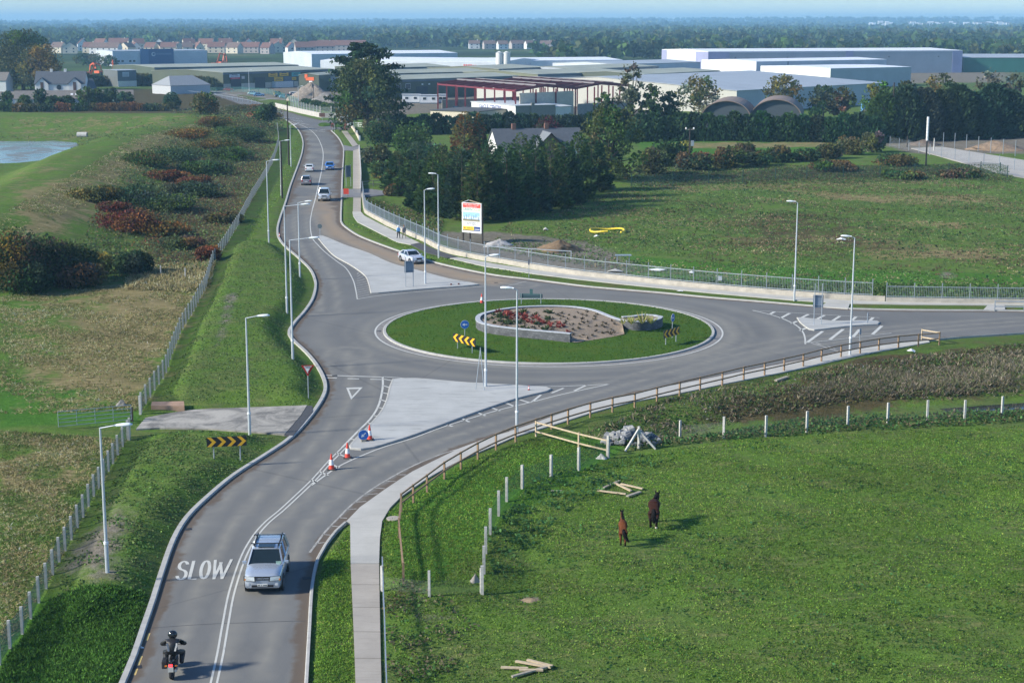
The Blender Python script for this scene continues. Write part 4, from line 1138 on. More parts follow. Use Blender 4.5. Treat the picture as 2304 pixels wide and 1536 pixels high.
parts = [leafy_patch(r, FIELD, 6000, WD, .17, .2, .3, patchy(.6, .75, 4)),
         leafy_patch(r, [(1100,1200),(1200,1080),(1300,1060),(1400,1040),(1500,1040),(1300,1130),(1180,1250),(1110,1330)], 5000, WD, .22, .3, .3, patchy(.9, .1, 2)),
         leafy_patch(r, [(860,1310),(980,1330),(1080,1420),(990,1536),(870,1536)], 2200, VG_ + [(.10, .09, .05), (.13, .11, .07)], .16, .3, .3, patchy(.8, .1, 3)),
         leafy_patch(r, [(1480,990),(2304,925),(2304,950),(1700,985),(1420,1015),(1380,1000)], 8000, WD + [(.09, .10, .04), (.11, .09, .055)], .2, .4, .3)]
o = tag(link('weeds', to_mesh('weeds', parts, M_LEAF)), kind='stuff')
# leafy cover of the road banks and verges on the left
VG = [(.05, .105, .03), (.065, .125, .035), (.085, .135, .04), (.10, .125, .05)]
parts = [leafy_patch(r, [(490,640),(440,740),(360,905),(700,912),(720,870),(650,780),(640,720),(690,650),(640,570),(540,545)], 17000, VG, .13, .06, .3, off_paving(.6)),
         leafy_patch(r, [(310,985),(620,985),(480,1110),(390,1215),(330,1360),(250,1300),(330,1120),(250,1090)], 8000, VG, .13, .06, .35, lambda x, y: off_paving(.6)(x, y) & patchy(.8, -.5, 5)(x, y)),
         leafy_patch(r, [(250,1090),(330,1120),(300,1290),(120,1380),(150,1250)], 2600, VG, .15, .1, .35, patchy(.9, .2, 6)),
         scatter_tufts('g', r, [(20,1480),(110,1350),(330,1340),(270,1545),(0,1545)], 9000, [(.05, .12, .02), (.07, .15, .028), (.04, .085, .02)], .2, .06, 3, .7, off_paving(.5)),
         scatter_tufts('g', r, [(560,540),(640,430),(690,300),(672,300),(620,420),(545,520)], 6000, GG, .14, .09, 3, .6, off_paving(.5)),
         scatter_tufts('g', r, [(770,500),(960,585),(1200,627),(1195,617),(960,572),(800,505)], 6000, GG + [(.10, .095, .035)], .12, .08, 3, .6, off_paving(.5))]
o = tag(link('verge_plants', to_mesh('verge_plants', parts, M_LEAF)), kind='stuff')
# tall dry grass left of the fence and on the slope
DR = [(.27, .22, .12), (.33, .28, .16), (.20, .175, .08), (.14, .14, .055)]
LF = [(0,650),(475,640),(400,750),(340,880),(315,925),(0,930)]
parts = [scatter_tufts('g', r, LF, 16000, DR, .26, .05, 3, 1, patchy(.3, -.1, 2)), scatter_tufts('g', r, LF, 6000, [(.11, .15, .04), (.12, .15, .05), (.07, .10, .03)], .2, .05, 3, 1, patchy(.3, -.3, 8)),
         scatter_tufts('g', r, [(0,970),(285,990),(200,1140),(120,1290),(0,1470)], 11000, DR, .24, .04, 3, 1, patchy(.4, -.2, 4)), scatter_tufts('g', r, [(0,970),(285,990),(200,1140),(120,1290),(0,1470)], 7000, [(.09, .13, .035), (.07, .10, .03)], .2, .045, 3, 1, patchy(.4, -.3, 9)),
         scatter_tufts('g', r, [(0,490),(120,420),(300,310),(450,275),(480,300),(330,380),(180,470),(0,600)], 13000, DR + [(.12, .14, .05), (.09, .12, .04)], .3, .08, 3, 1, patchy(.2, -.3, 3)),
         scatter_tufts('g', r, [(400,360),(620,330),(590,410),(540,500),(480,600),(330,640),(320,540)], 16000, [(.12, .09, .05), (.17, .13, .075), (.10, .10, .045), (.13, .075, .045)], .3, .08, 3, .9, patchy(.25, -.4, 7)),
         scatter_tufts('g', r, [(300,600),(480,590),(470,640),(420,660),(280,650)], 4000, DR, .5, .12, 3, .7)]
o = tag(link('dry_grass', to_mesh('dry_grass', parts, M_GRASS)), kind='stuff')
# low tangle that knits the slope together
SL = [(330,330),(470,268),(620,290),(600,390),(540,490),(475,610),(300,615),(180,560),(240,430)]
GB = [(.075, .11, .04), (.09, .13, .045), (.07, .105, .055), (.12, .13, .05)]
parts = [leafy_patch(r, SL, 26000, GB, .3, .7, .3, patchy(.13, -.5, 2)), leafy_patch(r, SL, 11000, [(.11, .085, .05), (.14, .10, .06), (.10, .095, .05), (.15, .09, .045)], .28, .5, .3, patchy(.15, -.1, 6)),
         leafy_patch(r, [(230,440),(300,440),(420,560),(300,560)], 2500, [(.22, .05, .035), (.16, .07, .04)], .26, .6, .3, patchy(.3, 0, 2)), leafy_patch(r, [(0,270),(460,262),(420,300),(180,330),(0,318)], 5000, GB + [(.12, .13, .05)], .3, .25, .25, patchy(.1, -.2, 3)),
         leafy_patch(r, [(0,560),(260,540),(330,625),(0,660)], 5000, GB + [(.08, .06, .035)], .26, .6, .3), leafy_patch(r, [(380,250),(640,245),(640,300),(470,320)], 6000, GB + [(.14, .10, .05)], .4, .9, .3)]
o = tag(link('undergrowth', to_mesh('undergrowth', parts, M_LEAF)), kind='stuff')
# rough field beyond the palisade fence
NE = [(1100,560),(1130,510),(1420,420),(2260,400),(2330,420),(2330,640),(1990,650),(1400,615)]
BR = [(.12, .09, .055), (.16, .12, .07), (.10, .085, .045)]
parts = [scatter_tufts('g', r, NE, 20000, [(.065, .125, .035), (.085, .14, .04), (.11, .15, .055)], .25, .13, 3, 1.1, patchy(.16, -.3, 1)), scatter_tufts('g', r, NE, 9000, BR, .4, .12, 3, .8, patchy(.12, .45, 5)),
         scatter_tufts('g', r, NE, 9000, [(.24, .19, .11), (.18, .15, .08)], .28, .12, 3, 1.1, patchy(.11, .5, 9)), leafy_patch(r, NE, 7000, [(.035, .075, .03), (.045, .09, .032)], .32, .35, .3, patchy(.14, .6, 2)),
         leafy_patch(r, [(1400,625),(1700,640),(2304,650),(2304,685),(1990,678),(1500,635)], 12000, VG, .3, .4, .3),
         scatter_tufts('g', r, [(1430,375),(2260,372),(2280,405),(1430,420)], 8000, BR[:1] + [(.06, .11, .035), (.08, .12, .045), (.10, .12, .05)], .42, .16, 3, .9),
         leafy_patch(r, [(818,450),(905,470),(1000,500),(990,540),(930,520),(850,490)], 5000, VG + BR, .3, .5, .3)]
o = tag(link('rough_grass', to_mesh('rough_grass', parts, M_GRASS)), kind='stuff')
# reeds and rank growth along the stream
RD = [(.17, .14, .10), (.21, .175, .125), (.12, .11, .065), (.09, .11, .045)]
DB = [(1290,985),(1480,905),(1700,860),(1950,815),(2304,775),(2420,770),(2420,880),(2304,893),(2130,900),(1900,908),(1700,935),(1500,985),(1390,1000)]
parts = [scatter_tufts('g', r, [(1800,880),(1950,840),(2304,790),(2420,785),(2420,870),(2304,880),(2130,893),(1900,900),(1820,910)], 9000, RD, .5, .07, 3, .6, patchy(.3, -.1, 3)),
         scatter_tufts('g', r, DB, 8000, RD[:2] + [(.05, .09, .03), (.10, .10, .045)], .4, .09, 3, .7, patchy(.35, -.1, 6)), leafy_patch(r, DB, 24000, [(.065, .115, .036), (.085, .13, .042), (.12, .115, .055), (.13, .105, .06)], .17, .2, .3, patchy(.35, -.6, 1)),
         leafy_patch(r, DB, 3500, [(.30, .29, .28), (.2, .18, .17), (.12, .09, .09)], .12, .2, .3, patchy(.4, .2, 8))]
o = tag(link('reeds', to_mesh('reeds', parts, M_GRASS)), kind='stuff')

# ------------------------------------------------------------------ woods to the horizon
def forest(name, seed, n, ylo, yhi, hlo, hhi, leaves, cols, spread=.42, clump=.0016, thr=-.25, keep=None):
    r = np.random.RandomState(seed)
    y = ylo * (yhi / ylo) ** r.uniform(0, 1, n * 3)
    x = y * r.uniform(-spread, spread, n * 3)
    v = np.sin(x * clump * 4 + 2 * np.sin(y * clump * 1.7)) + np.sin(y * clump * 5 + np.sin(x * clump * 2.3) * 2) + .6 * np.sin(x * clump * 13 + y * clump * 9)
    k = v > thr
    if keep is not None: k &= keep(x, y)
    x, y = x[k][:n], y[k][:n]
    n = len(x)
    z = H(x, y); sc = 1 + np.clip(y / 5000, 0, 1.6)
    h = r.uniform(hlo, hhi, n) * (1 + .25 * sc)
    pal = np.array([PAL[c] for c in cols]); tc = pal[r.randint(0, len(pal), n)] * np.exp(r.normal(0, .18, (n, 1)))
    L = leaves
    d = rdir(r, n * L); rr = r.uniform(.45, 1, n * L)
    hh = np.repeat(h, L); ww = np.repeat(h * r.uniform(.32, .55, n) * sc, L)
    p = np.stack([np.repeat(x, L) + d[:, 0] * rr * ww, np.repeat(y, L) + d[:, 1] * rr * ww, np.repeat(z, L) + hh * .52 + d[:, 2] * rr * hh * .46], 1)
    t_ = nrm(rdir(r, n * L) * .9 + d); b_ = nrm(np.cross(t_, rdir(r, n * L)))
    s = hh * .34 * np.repeat(sc, L) ** .6 * r.uniform(.6, 1.3, n * L)
    cc = np.clip(np.repeat(tc, L, 0) * np.exp(r.normal(0, .3, n * L))[:, None], 0, .5)
    me = to_mesh(name, [leaf_arrays(p, t_, b_, s * 1.2, s, cc)], M_LEAF)
    return tag(link(name, me), kind='stuff')
forest('woods', 7, 420, 1080, 1750, 6, 11, 44, ['dark', 'green', 'olive', 'hedge'], .40, .004, -.2, lambda x, y: (x > 75) | ((x > 20) & (y < 1450)))
forest('woods', 1, 1500, 1750, 2700, 6, 12, 34, ['dark', 'green', 'olive', 'dark'], .36, .0026, -.1)
forest('woods', 2, 3400, 2700, 5200, 7, 13, 20, ['dark', 'olive', 'green', 'dark'], .36, .0018, -.35)
forest('woods', 3, 3600, 5200, 12500, 8, 15, 12, ['dark', 'olive', 'dark'], .36, .0010, -.3)
rr_ = random.Random(9)
kinds = [(['dark', 'olive'], 300), (['green', 'dark'], 301), (['olive', 'autumn'], 302), (['dark', 'green', 'blue'], 303), (['brown', 'olive'], 304)]
n_t = 0
for row, (y0, y1, step, hlo, hhi) in enumerate([(83, 92, 20, 11, 20), (93, 100, 26, 9, 16)]):
    x = -20.0
    while x < 2330:
        x += step * rr_.uniform(.55, 1.5)
        if 100 < x < 820 and row == 1 : continue
        by = rr_.uniform(y0, y1)
        if x > 820: by += 6 + row * 4 
        if x > 1450: by = min(by, 101)
        g = P(x, by); h = rr_.uniform(hlo, hhi); tp = at(x, by, g.y); 
        ty = by - h * FPX / g.y; w = h * rr_.uniform(.7, 1.15) * FPX / g.y
        cols, sd_ = kinds[rr_.randrange(5)]
        T('distant_tree', 'tree', 'hazy tree in the belt of trees beyond the sheds and the housing estate', 'broad', cols, x, by, ty, w, sd_, 'trees of the far belt', nl=9, per=26, leaf=1.9)
        n_t += 1
print('far belt trees', n_t)
# ------------------------------------------------------------------ shared materials of the street furniture
M_GALV = pm('galvanised_steel', (.42, .46, .50), .42, .55, .1, 4)
M_LAMPG = pm('lamp_grey', (.50, .54, .58), .5, .3, .08, 2)
M_HEAD = pm('lamp_head_white', (.74, .78, .80), .35, 0, .06, 4)
M_CONC = pm('post_concrete', (.46, .45, .42), .9, 0, .2, 5, .02)
M_TIMBER = pm('treated_timber', (.26, .17, .10), .85, 0, .25, 6, .01)
M_NEWTIM = pm('fresh_timber', (.46, .37, .25), .85, 0, .18, 6, .01)
M_OLDTIM = pm('weathered_timber', (.30, .27, .22), .9, 0, .25, 5, .01)
M_BLACK = pm('black_paint', (.012, .012, .014), .5)
M_DKPOLE = pm('creosoted_pole', (.035, .028, .022), .85, 0, .3, 3)
M_WHITE = pm('white_paint', (.72, .73, .73), .5, 0, .06)
M_RED = pm('sign_red', (.55, .03, .02), .45, 0, .08)
M_YEL = pm('sign_yellow', (.80, .42, .02), .4, 0, .06)
M_BLUE = pm('sign_blue', (.02, .13, .45), .4, 0, .06)
M_SBACK = pm('sign_back_grey', (.22, .27, .34), .55, .3, .1)
M_GREEN = pm('sign_green', (.03, .16, .10), .5, 0, .1)
def text_me(body, size, mat, name='lettering', extrude=.004, align='CENTER', sx=1.0):
    cu = bpy.data.curves.new('t', 'FONT'); cu.body = body; cu.size = size; cu.extrude = extrude; cu.align_x = align; cu.align_y = 'CENTER'; cu.resolution_u = 2
    o = bpy.data.objects.new('t', cu); COL.objects.link(o)
    dg = bpy.context.evaluated_depsgraph_get(); dg.update()
    me = bpy.data.meshes.new_from_object(o.evaluated_get(dg)); me.name = name
    bpy.data.objects.remove(o); bpy.data.curves.remove(cu)
    me.materials.clear(); me.materials.append(mat)
    me.transform(Matrix.Scale(sx, 4, Vector((1, 0, 0))))
    return me
UPR = Matrix.Rotation(math.pi / 2, 4, 'X')            # lay-flat drawing -> standing face looking to -Y
def text(body, size, mat, parent, loc, sx=1.0, name='lettering', align='CENTER'):
    me = text_me(body, size, mat, name, sx=sx, align=align); me.transform(UPR)
    o = link(name, me, parent); o.location = loc
    return o

# ------------------------------------------------------------------ lamp columns
def lamp(label, px, by, ty, arm, head_dx, group='street lamps of the new junction'):
    """arm: length of the outreach in metres (0 = post-top head); head_dx: photo pixels the head reaches sideways"""
    g = G(px, by); h = at(px, ty, g.y).z - g.z
    root = empty('street_lamp', g, 0, label, 'street lamp', group)
    mb = MB(); mb.lathe([(.105, -.3), (.105, 1.6), (.085, 1.65), (.075, h * .5), (.05, h)], n=10)
    mb.build('column', M_LAMPG, root, smooth=False)
    mb = MB(); mb.lathe([(.13, 1.5), (.13, 1.62)], n=10); mb.build('collar', M_WHITE, root)
    s = 1 if head_dx > 0 else -1
    L = max(.25, abs(arm))
    mb = MB(); mb.tube((0, 0, h - .02), (s * L, -.1 * L, h + .10 + .05 * L), .035, .03, 6); mb.build('arm', M_LAMPG, root)
    # luminaire: flattened shell, clear bowl below
    M = Matrix.Translation((s * (L + .42), -.1 * L, h + .12 + .05 * L)) @ Matrix.Rotation(s * -.06, 4, 'Y')
    prof = [(-.45, .07, .05), (-.3, .12, .08), (0, .16, .11), (.3, .15, .10), (.46, .08, .05)]
    vs = []; n = 10
    for x, w, hh in prof:
        for k in range(n):
            a = 2 * math.pi * k / n
            vs.append(M @ Vector((s * x, w * math.cos(a), hh * math.sin(a) * (1 if math.sin(a) > 0 else .55))))
    fs = [(j * n + k, j * n + (k + 1) % n, (j + 1) * n + (k + 1) % n, (j + 1) * n + k) for j in range(4) for k in range(n)] + [tuple(range(n)), tuple(range(4 * n, 5 * n))]
    mb = MB(); mb.add(vs, fs); hd = mb.build('lamp_head', M_HEAD, root, smooth=True)
    mb = MB(); mb.lathe([(.03, 0), (.10, .02), (.12, .06)], (s * (L + .46), -.1 * L, h + .02 + .05 * L), 8); mb.build('lens', pm('lamp_glass', (.6, .64, .66), .15), root)
    return root
lamp('street lamp nearest the camera, standing on the weedy left bank', 242, 1287, 962, .75, 1)
lamp('street lamp beside the worn driveway with its lamp head over the bank', 562, 979, 715, .75, 1)
lamp('street lamp on the bank edge with its base by the kerb above the yield sign', 659, 808, 540, 1.55, 1)
lamp('street lamp just left of the one at the kerb, base on the dark bank slope', 646, 705, 464, 1.6, 1)
lamp('street lamp behind the pair on the bank, near the narrow end of the concrete island', 675, 624, 456, .7, 1)
lamp('street lamp at the middle of the leaning fence, on the long green verge', 605, 546, 363, .75, 1)
lamp('street lamp with long arm beside the dark utility pole on the far verge', 633, 440, 318, .75, 1)
lamp('slim street lamp on the far verge behind the dark utility pole', 655, 375, 282, .6, 1)
lamp('street lamp on the near edge of the concrete island, beside two thin crossed poles', 1093, 876, 578, .2, 1)
lamp('street lamp on the path in front of the timber rail fence, head pointing left', 1163, 975, 652, .25, -1)
lamp('street lamp on the brown grass strip, left of the large hoarding', 987, 581, 393, .2, -1)
lamp('street lamp on the triangular island behind the grey sign backs', 957, 643, 428, .2, 1)
lamp('street lamp on the green strip before the palisade fence, in front of the rough field', 1787, 677, 456, .25, -1)
lamp('street lamp at the timber fence by the small hatched island', 1912, 800, 535, .3, -1)
lamp('street lamp before the industrial yard with blue and yellow vans', 561, 212, 158, .5, 1)
lamp('small street lamp at the far junction by the green hedge', 672, 245, 195, .8, 1)

def pole(name, label, px, by, ty, r, mat, cat='pole', lean=0):
    g = G(px, by); h = at(px, ty, g.y).z - g.z
    mb = MB(); mb.lathe([(r, -.4), (r * .9, h * .5), (r * .7, h)], n=8)
    o = mb.build(name, mat); o.location = g
    return tag(o, label, cat), g, h
pole('utility_pole', 'dark wooden pole on the far verge beside the lamp with the long arm', 635, 446, 318, .16, M_DKPOLE)
pole('utility_pole', 'tallest dark wooden pole by the road, near the bend bush', 650, 372, 229, .17, M_DKPOLE)
pole('utility_pole', 'wooden pole in front of the gravel heap', 706, 231, 197, .15, M_DKPOLE)
pole('utility_pole', 'dark wooden pole standing in the trees above the tall dark hedge', 2006, 318, 186, .22, M_DKPOLE)
pole('utility_pole', 'brown stub pole at the start of the estate road', 2041, 331, 306, .2, M_DKPOLE)
pole('post', 'short concrete post beside the brown stub pole', 2101, 340, 311, .16, M_CONC, 'post')
o, g, h = pole('marker_pole', 'slim pole, black below and banded white on top, behind the dark wire fence', 2083, 375, 277, .17, M_BLACK)
root = o
mb = MB()
for k in range(7): mb.lathe([(.24, 0), (.24, .62)], (0, 0, h * .60 + k * .66), 8)
mb.build('white_band', M_WHITE, root)
# transformer pole
g = G(1551, 357); h = at(1551, 290, g.y).z
root = empty('transformer_pole', g, 0, 'wooden pole carrying a cross arm and a grey transformer box in the field', 'pole')
mb = MB(); mb.lathe([(.17, -.4), (.12, h)], n=8); mb.build('pole', M_DKPOLE, root)
mb = MB(); mb.box((0, 0, h - .3), (1.9, .12, .14)); mb.build('crossarm', M_OLDTIM, root)
for s in (-.8, .8): mb = MB(); mb.lathe([(.14, 0), (.2, .12), (.1, .34)], (s, 0, h - .22), 8); mb.build('insulator', M_WHITE, root)
mb = MB(); mb.box((.55, -.15, h * .5), (.62, .5, 1.1)); mb.build('transformer', M_GALV, root, bevel=.04)

# ------------------------------------------------------------------ fences
def chain_mat(name, col, fac, sc=14):
    t = NT(name)
    tr = t.n('BsdfTransparent'); mx = t.n('MixShader')
    n = t.noise(1.2, 3)
    mx.inputs[0].default_value = fac
    f = t.math('MULTIPLY_ADD', n, .25, fac - .12, clamp=True); t.l(f, mx.inputs[0])
    t.out(col, .6)
    t.l(tr.outputs[0], mx.inputs[1]); t.l(t.b.outputs[0], mx.inputs[2]); t.l(mx.outputs[0], t.t.nodes['Material Output'].inputs['Surface'])
    return t.mat
M_CHAIN = chain_mat('green_mesh', (.10, .17, .17), .50)
M_CHAIN2 = chain_mat('fine_green_wire', (.05, .13, .09), .30)
M_WIRE = chain_mat('grey_wire', (.20, .22, .20), .10)
def post_fence(label, pts, h, step, post_mat, infill_mat, pw=.12, rails=0, railmat=None, name='fence', inf=(0.05, .92), cap=.0, lift=0.0, posts=None):
    """posts along a line with sheet infill or rails; each post its own part"""
    pts = [Vector((p[0], p[1], 0)) for p in pts]
    ps = posts or resample(pts, step)
    if posts is None and (ps[-1] - pts[-1]).length > step * .3: ps.append(pts[-1])
    ps = [Vector((p[0], p[1], Hs(p[0], p[1]) + lift)) for p in ps]
    root = empty(name, ps[0], 0, label, 'fence')
    O = ps[0]
    for i, p in enumerate(ps):
        q = ps[min(i + 1, len(ps) - 1)] - ps[max(i - 1, 0)]
        mb = MB(); mb.box((0, 0, (h + cap) / 2 - .2), (pw, pw, h + cap + .4), math.atan2(q.y, q.x))
        o = mb.build('post', post_mat, root); o.location = p - O
    if infill_mat is not None:
        mb = MB()
        for a, b in zip(ps[:-1], ps[1:]):
            mb.add([a - O + Vector((0, 0, h * inf[0])), b - O + Vector((0, 0, h * inf[0])), b - O + Vector((0, 0, h * inf[1])), a - O + Vector((0, 0, h * inf[1]))], [(0, 1, 2, 3)])
        mb.build('mesh_panel', infill_mat, root)
    if rails:
        for z in rails:
            mb = MB()
            for a, b in zip(ps[:-1], ps[1:]): mb.bar(a - O + Vector((0, 0, z)), b - O + Vector((0, 0, z)), .05, .10)
            mb.build('rail', railmat or post_mat, root)
    return root, ps
post_fence('leaning concrete post fence with green mesh beside the near left bank', FL1, 1.35, 1.95, M_CONC, M_CHAIN, .13)
post_fence('long leaning concrete post fence with green mesh rising up the slope to the far road', FL2, 1.5, 2.35, M_CONC, M_CHAIN, .13)
# three lone posts on the slope
for k, (px, by, ty) in enumerate([(302,620,598), (362,621,600), (417,627,603)]):
    g = G(px, by); mb = MB(); mb.box((0, 0, .45), (.12, .12, 1.5)); o = mb.build('post', M_CONC); o.location = g
    tag(o, f'{["left", "middle", "right"][k]}most of three short posts at the foot of the scrubby slope'.replace('middlemost', 'middle'), 'post', 'three short posts')
# timber rail fence along the footpath
rail_line = [(908,1318),(903,1270),(898,1210),(897,1165),(903,1150),(930,1128),(961,1106),(1000,1077),(1037,1055),(1075,1034),(1116,1012),(1160,994),(1206,977),(1241,965),(1278,953),(1328,941),(1378,927),(1428,916),(1478,903),(1529,890),(1575,878),(1625,866),(1673,854),(1720,844),(1764,834),(1807,824),(1848,813),(1892,803),(1935,795),(1977,788),(2021,782),(2066,779),(2113,777)]
rp = [P(x, y, .1) for x, y in rail_line]
post_fence('brown timber post and rail fence following the curved footpath', rp, 1.15, 2, M_TIMBER, None, .11, (.55, 1.08), M_TIMBER, 'rail_fence', posts=[p for i, p in enumerate(rp) if i not in (1, 3)])
post_fence('two pale new rails running down from the timber fence to the concrete post', [], 1.1, 2, M_NEWTIM, None, .10, (.35, 1.0), M_NEWTIM, 'rail_fence', posts=PP([(1206,985),(1302,1010),(1366,1026)]))
post_fence('short end panel of pale rails closing off the timber fence by the road', [], 1.15, 2, M_NEWTIM, None, .10, (.4, 1.05), M_NEWTIM, 'rail_fence', posts=PP([(2113,778),(2074,765)]))
post_fence('two weathered rails crossing the ditch mouth by the side driveway', [], 1.0, 2, M_OLDTIM, None, .12, (.45, .95), M_OLDTIM, 'rail_fence', posts=PP([(814,422),(840,421),(866,420),(892,422),(905,426)]))
# field fences
post_fence('row of concrete posts and thin wire along the far side of the horse field', [], 1.5, 2, M_CONC, M_WIRE, .14, posts=[G(x, y) for x, y in [(1437,1008),(1530,992),(1628,985),(1723,982),(1815,972),(1907,960),(1997,952),(2086,946),(2170,946),(2254,937),(2340,932)]], inf=(.1, .75))
post_fence('concrete posts and green wire curving down the left side of the horse field', [], 1.5, 2, M_CONC, M_CHAIN2, .15, posts=[G(x, y) for x, y in [(1368,1030),(1302,1058),(1240,1075),(1175,1099),(1140,1128),(1122,1160),(1103,1202),(1093,1245),(1089,1290),(1085,1337)]], inf=(.03, .85))
post_fence('low wire fence with two concrete posts joining the roadside path and the field corner', [], 1.35, 2, M_CONC, M_WIRE, .12, posts=[G(x, y) for x, y in [(860,1330),(966,1342),(1083,1336)]], inf=(.1, .6))
# strainer struts on the corner post by the stone heap
g = G(1437, 1008); mb = MB(); mb.bar((-.95, -.75, 0), (0, 0, 1.35), .12, .12); mb.bar((1.1, -.2, 0), (0, 0, 1.2), .12, .12)
o = mb.build('fence_strut', M_CONC); o.location = g; tag(o, 'pair of slanting concrete struts bracing the post beside the stone heap', 'strut')
post_fence('old pipe rail with scrub at the right edge of the near footpath', [], 1.15, 2, M_GALV, None, .07, (1.05,), M_GALV, 'pipe_rail', posts=[G(x, y) for x, y in [(861,1300),(863,1370),(866,1440),(868,1510),(871,1600)]])
post_fence('dark green wire mesh fence across the far field', [G(x, y) for x, y in [(1420,420),(1520,420),(1700,411),(1830,402),(1950,400),(2080,397),(2170,392),(2242,390),(2270,402)]], 2.3, 7.2, pm('green_post', (.02, .06, .045), .6), chain_mat('dark_green_mesh', (.012, .045, .035), .34), .12)
post_fence('mesh fence with slim posts along the near side of the estate road', [G(x, y) for x, y in [(2002,330),(2050,340),(2110,353),(2180,366),(2250,378),(2304,388),(2420,410)]], 2.4, 6.0, M_GALV, chain_mat('thin_mesh', (.3, .32, .33), .10), .09)
post_fence('row of slim steel posts on the low wall beyond the estate road', [G(x, y) for x, y in [(2122,331),(2190,339),(2250,347),(2310,355),(2420,370)]], 3.0, 4.6, M_GALV, None, .10, lift=.3)
t = brickish('block_wall', (.42, .385, .325), (.33, .31, .28), .42, .2, .9, .08)
def wall_run(label, pts, h, w, mat, name='wall', cap=None, z0=None):
    pts = [Vector((p[0], p[1], 0)) for p in pts]
    me_v, me_f, uv = [], [], []
    a, b = offset(pts, w / 2), offset(pts, -w / 2)
    s = 0; n = len(pts); O = pts[0]
    prof = []
    for i in range(n):
        if i: s += (pts[i] - pts[i - 1]).length
        zb = -.3 if z0 is None else z0
        me_v += [(a[i] - O).to_tuple()[:2] + (zb,), (a[i] - O).to_tuple()[:2] + (h,), (b[i] - O).to_tuple()[:2] + (h,), (b[i] - O).to_tuple()[:2] + (zb,)]
        prof.append(s)
    for i in range(n - 1):
        for k in range(3):
            me_f.append((i * 4 + k, (i + 1) * 4 + k, (i + 1) * 4 + k + 1, i * 4 + k + 1))
            vv = {0: (0, h), 1: (h, h + w), 2: (h + w, 2 * h + w)}[k]
            uv += [(prof[i], vv[0]), (prof[i + 1], vv[0]), (prof[i + 1], vv[1]), (prof[i], vv[1])]
    me_f += [(0, 1, 2, 3), tuple((n - 1) * 4 + k for k in (3, 2, 1, 0))]; uv += [(0, 0), (0, h), (w, h), (w, 0)] * 2
    me = bpy.data.meshes.new(name); me.from_pydata(me_v, [], me_f); me.materials.append(mat)
    l = me.uv_layers.new(name='UVMap'); l.data.foreach_set('uv', np.array(uv, np.float32).ravel())
    o = link(name, me); o.location = O
    return o, pts
# palisade on a low block wall, stepping down eastwards
wl = PP([(816,440),(820,472),(826,483),(845,494),(880,512),(920,530),(960,548),(1000,567),(1060,582),(1117,592),(1200,606),(1300,621),(1400,632),(1500,642.5),(1600,652.5),(1700,661),(1783,667.5),(1905,676),(1991,680)])
def palisade(label, pts, wall_h, bar_h, name='palisade_fence', wall=True, wt=.3):
    pts = spline(pts, 1.0)
    root = empty(name, pts[0], 0, label, 'fence'); O = pts[0]
    if wall:
        o, _ = wall_run('', pts, wall_h, wt, t); o.name = 'base_wall'; o.data.name = 'base_wall'; o.parent = root; o.location = (0, 0, 0)
    ps = resample(pts, 2.75)
    for p in ps:
        mb = MB(); mb.box((0, 0, (bar_h + .2) / 2), (.08, .08, bar_h + .2 + (.0))); q = mb.build('post', M_GALV, root); q.location = (p - O).to_tuple()[:2] + (wall_h * .25,)
    mb = MB()
    for a, b in zip(ps[:-1], ps[1:]):
        for z in (wall_h + .12, bar_h - .06): mb.bar(a - O + Vector((0, 0, z)), b - O + Vector((0, 0, z)), .04, .06)
        n = max(1, int((b - a).length / .17))
        for k in range(1, n):
            q = a.lerp(b, k / n) - O
            mb.box((q.x, q.y, (wall_h + .06 + bar_h) / 2), (.022, .022, bar_h - wall_h))
    mb.build('railing', M_GALV, root)
    return root
palisade('galvanised bar fence on a pale block wall sweeping round the junction from the side driveway', wl, .62, 2.0)
palisade('lower continuation of the bar fence on its block wall at the right edge', PP([(1994,681),(2150,683.5),(2304,685.5),(2480,687)]), .55, 1.75)
# roadside walls further off
wall_run('', PP([(811,436),(812,400),(810,360),(808,335)]), .9, .2, M_CONC, 'roadside_wall')[0]
tag(bpy.context.scene.objects['roadside_wall'], 'low grey wall edging the old footpath before the side driveway', 'wall')
root, ps = post_fence('cream capped balustrade wall along the garden beside the far footpath', [], 1.2, 2, M_WHITE, None, .4, posts=PP([(809,318),(803,306),(797,296),(791,287)]))
mb = MB(); O = ps[0]
for a, b in zip(ps[:-1], ps[1:]): mb.bar(a - O + Vector((0, 0, .35)), b - O + Vector((0, 0, .35)), .25, .75)
mb.build('wall', pm('cream_render', (.60, .52, .42), .85), root)
post_fence('white railing by the foot of the great olive-brown tree', [], 1.2, 2, M_WHITE, None, .12, (.2, .65, 1.1), M_WHITE, 'railing', posts=PP([(783,287),(795,286),(806,286),(818,287)]))
o, _ = wall_run('', PP([(620,242),(677,256),(724,266),(766,266)]), 1.5, .3, pm('junction_wall', (.42, .40, .37), .9, var=.15, scale=1)); tag(o, 'low grey wall across the far junction under the pale fence', 'wall')
post_fence('pale mesh fence on the low wall across the far junction', PP([(655,246),(690,256),(724,264),(762,264)]), 3.2, 4.5, M_CONC, chain_mat('pale_mesh', (.4, .45, .45), .18), .2)
post_fence('green palisade screen around the industrial yard', PP([(400,203),(470,208),(540,208),(600,212),(640,224),(672,236)]), 2.3, 6.0, pm('teal_post', (.05, .17, .16), .6), chain_mat('teal_mesh', (.06, .2, .19), .30), .12)
post_fence('thin grey railing along the far pavement left of the bend bush', PP([(420,212),(500,222),(560,232),(610,246)]), 1.6, 7.0, M_GALV, None, .1, (1.2,), M_GALV)
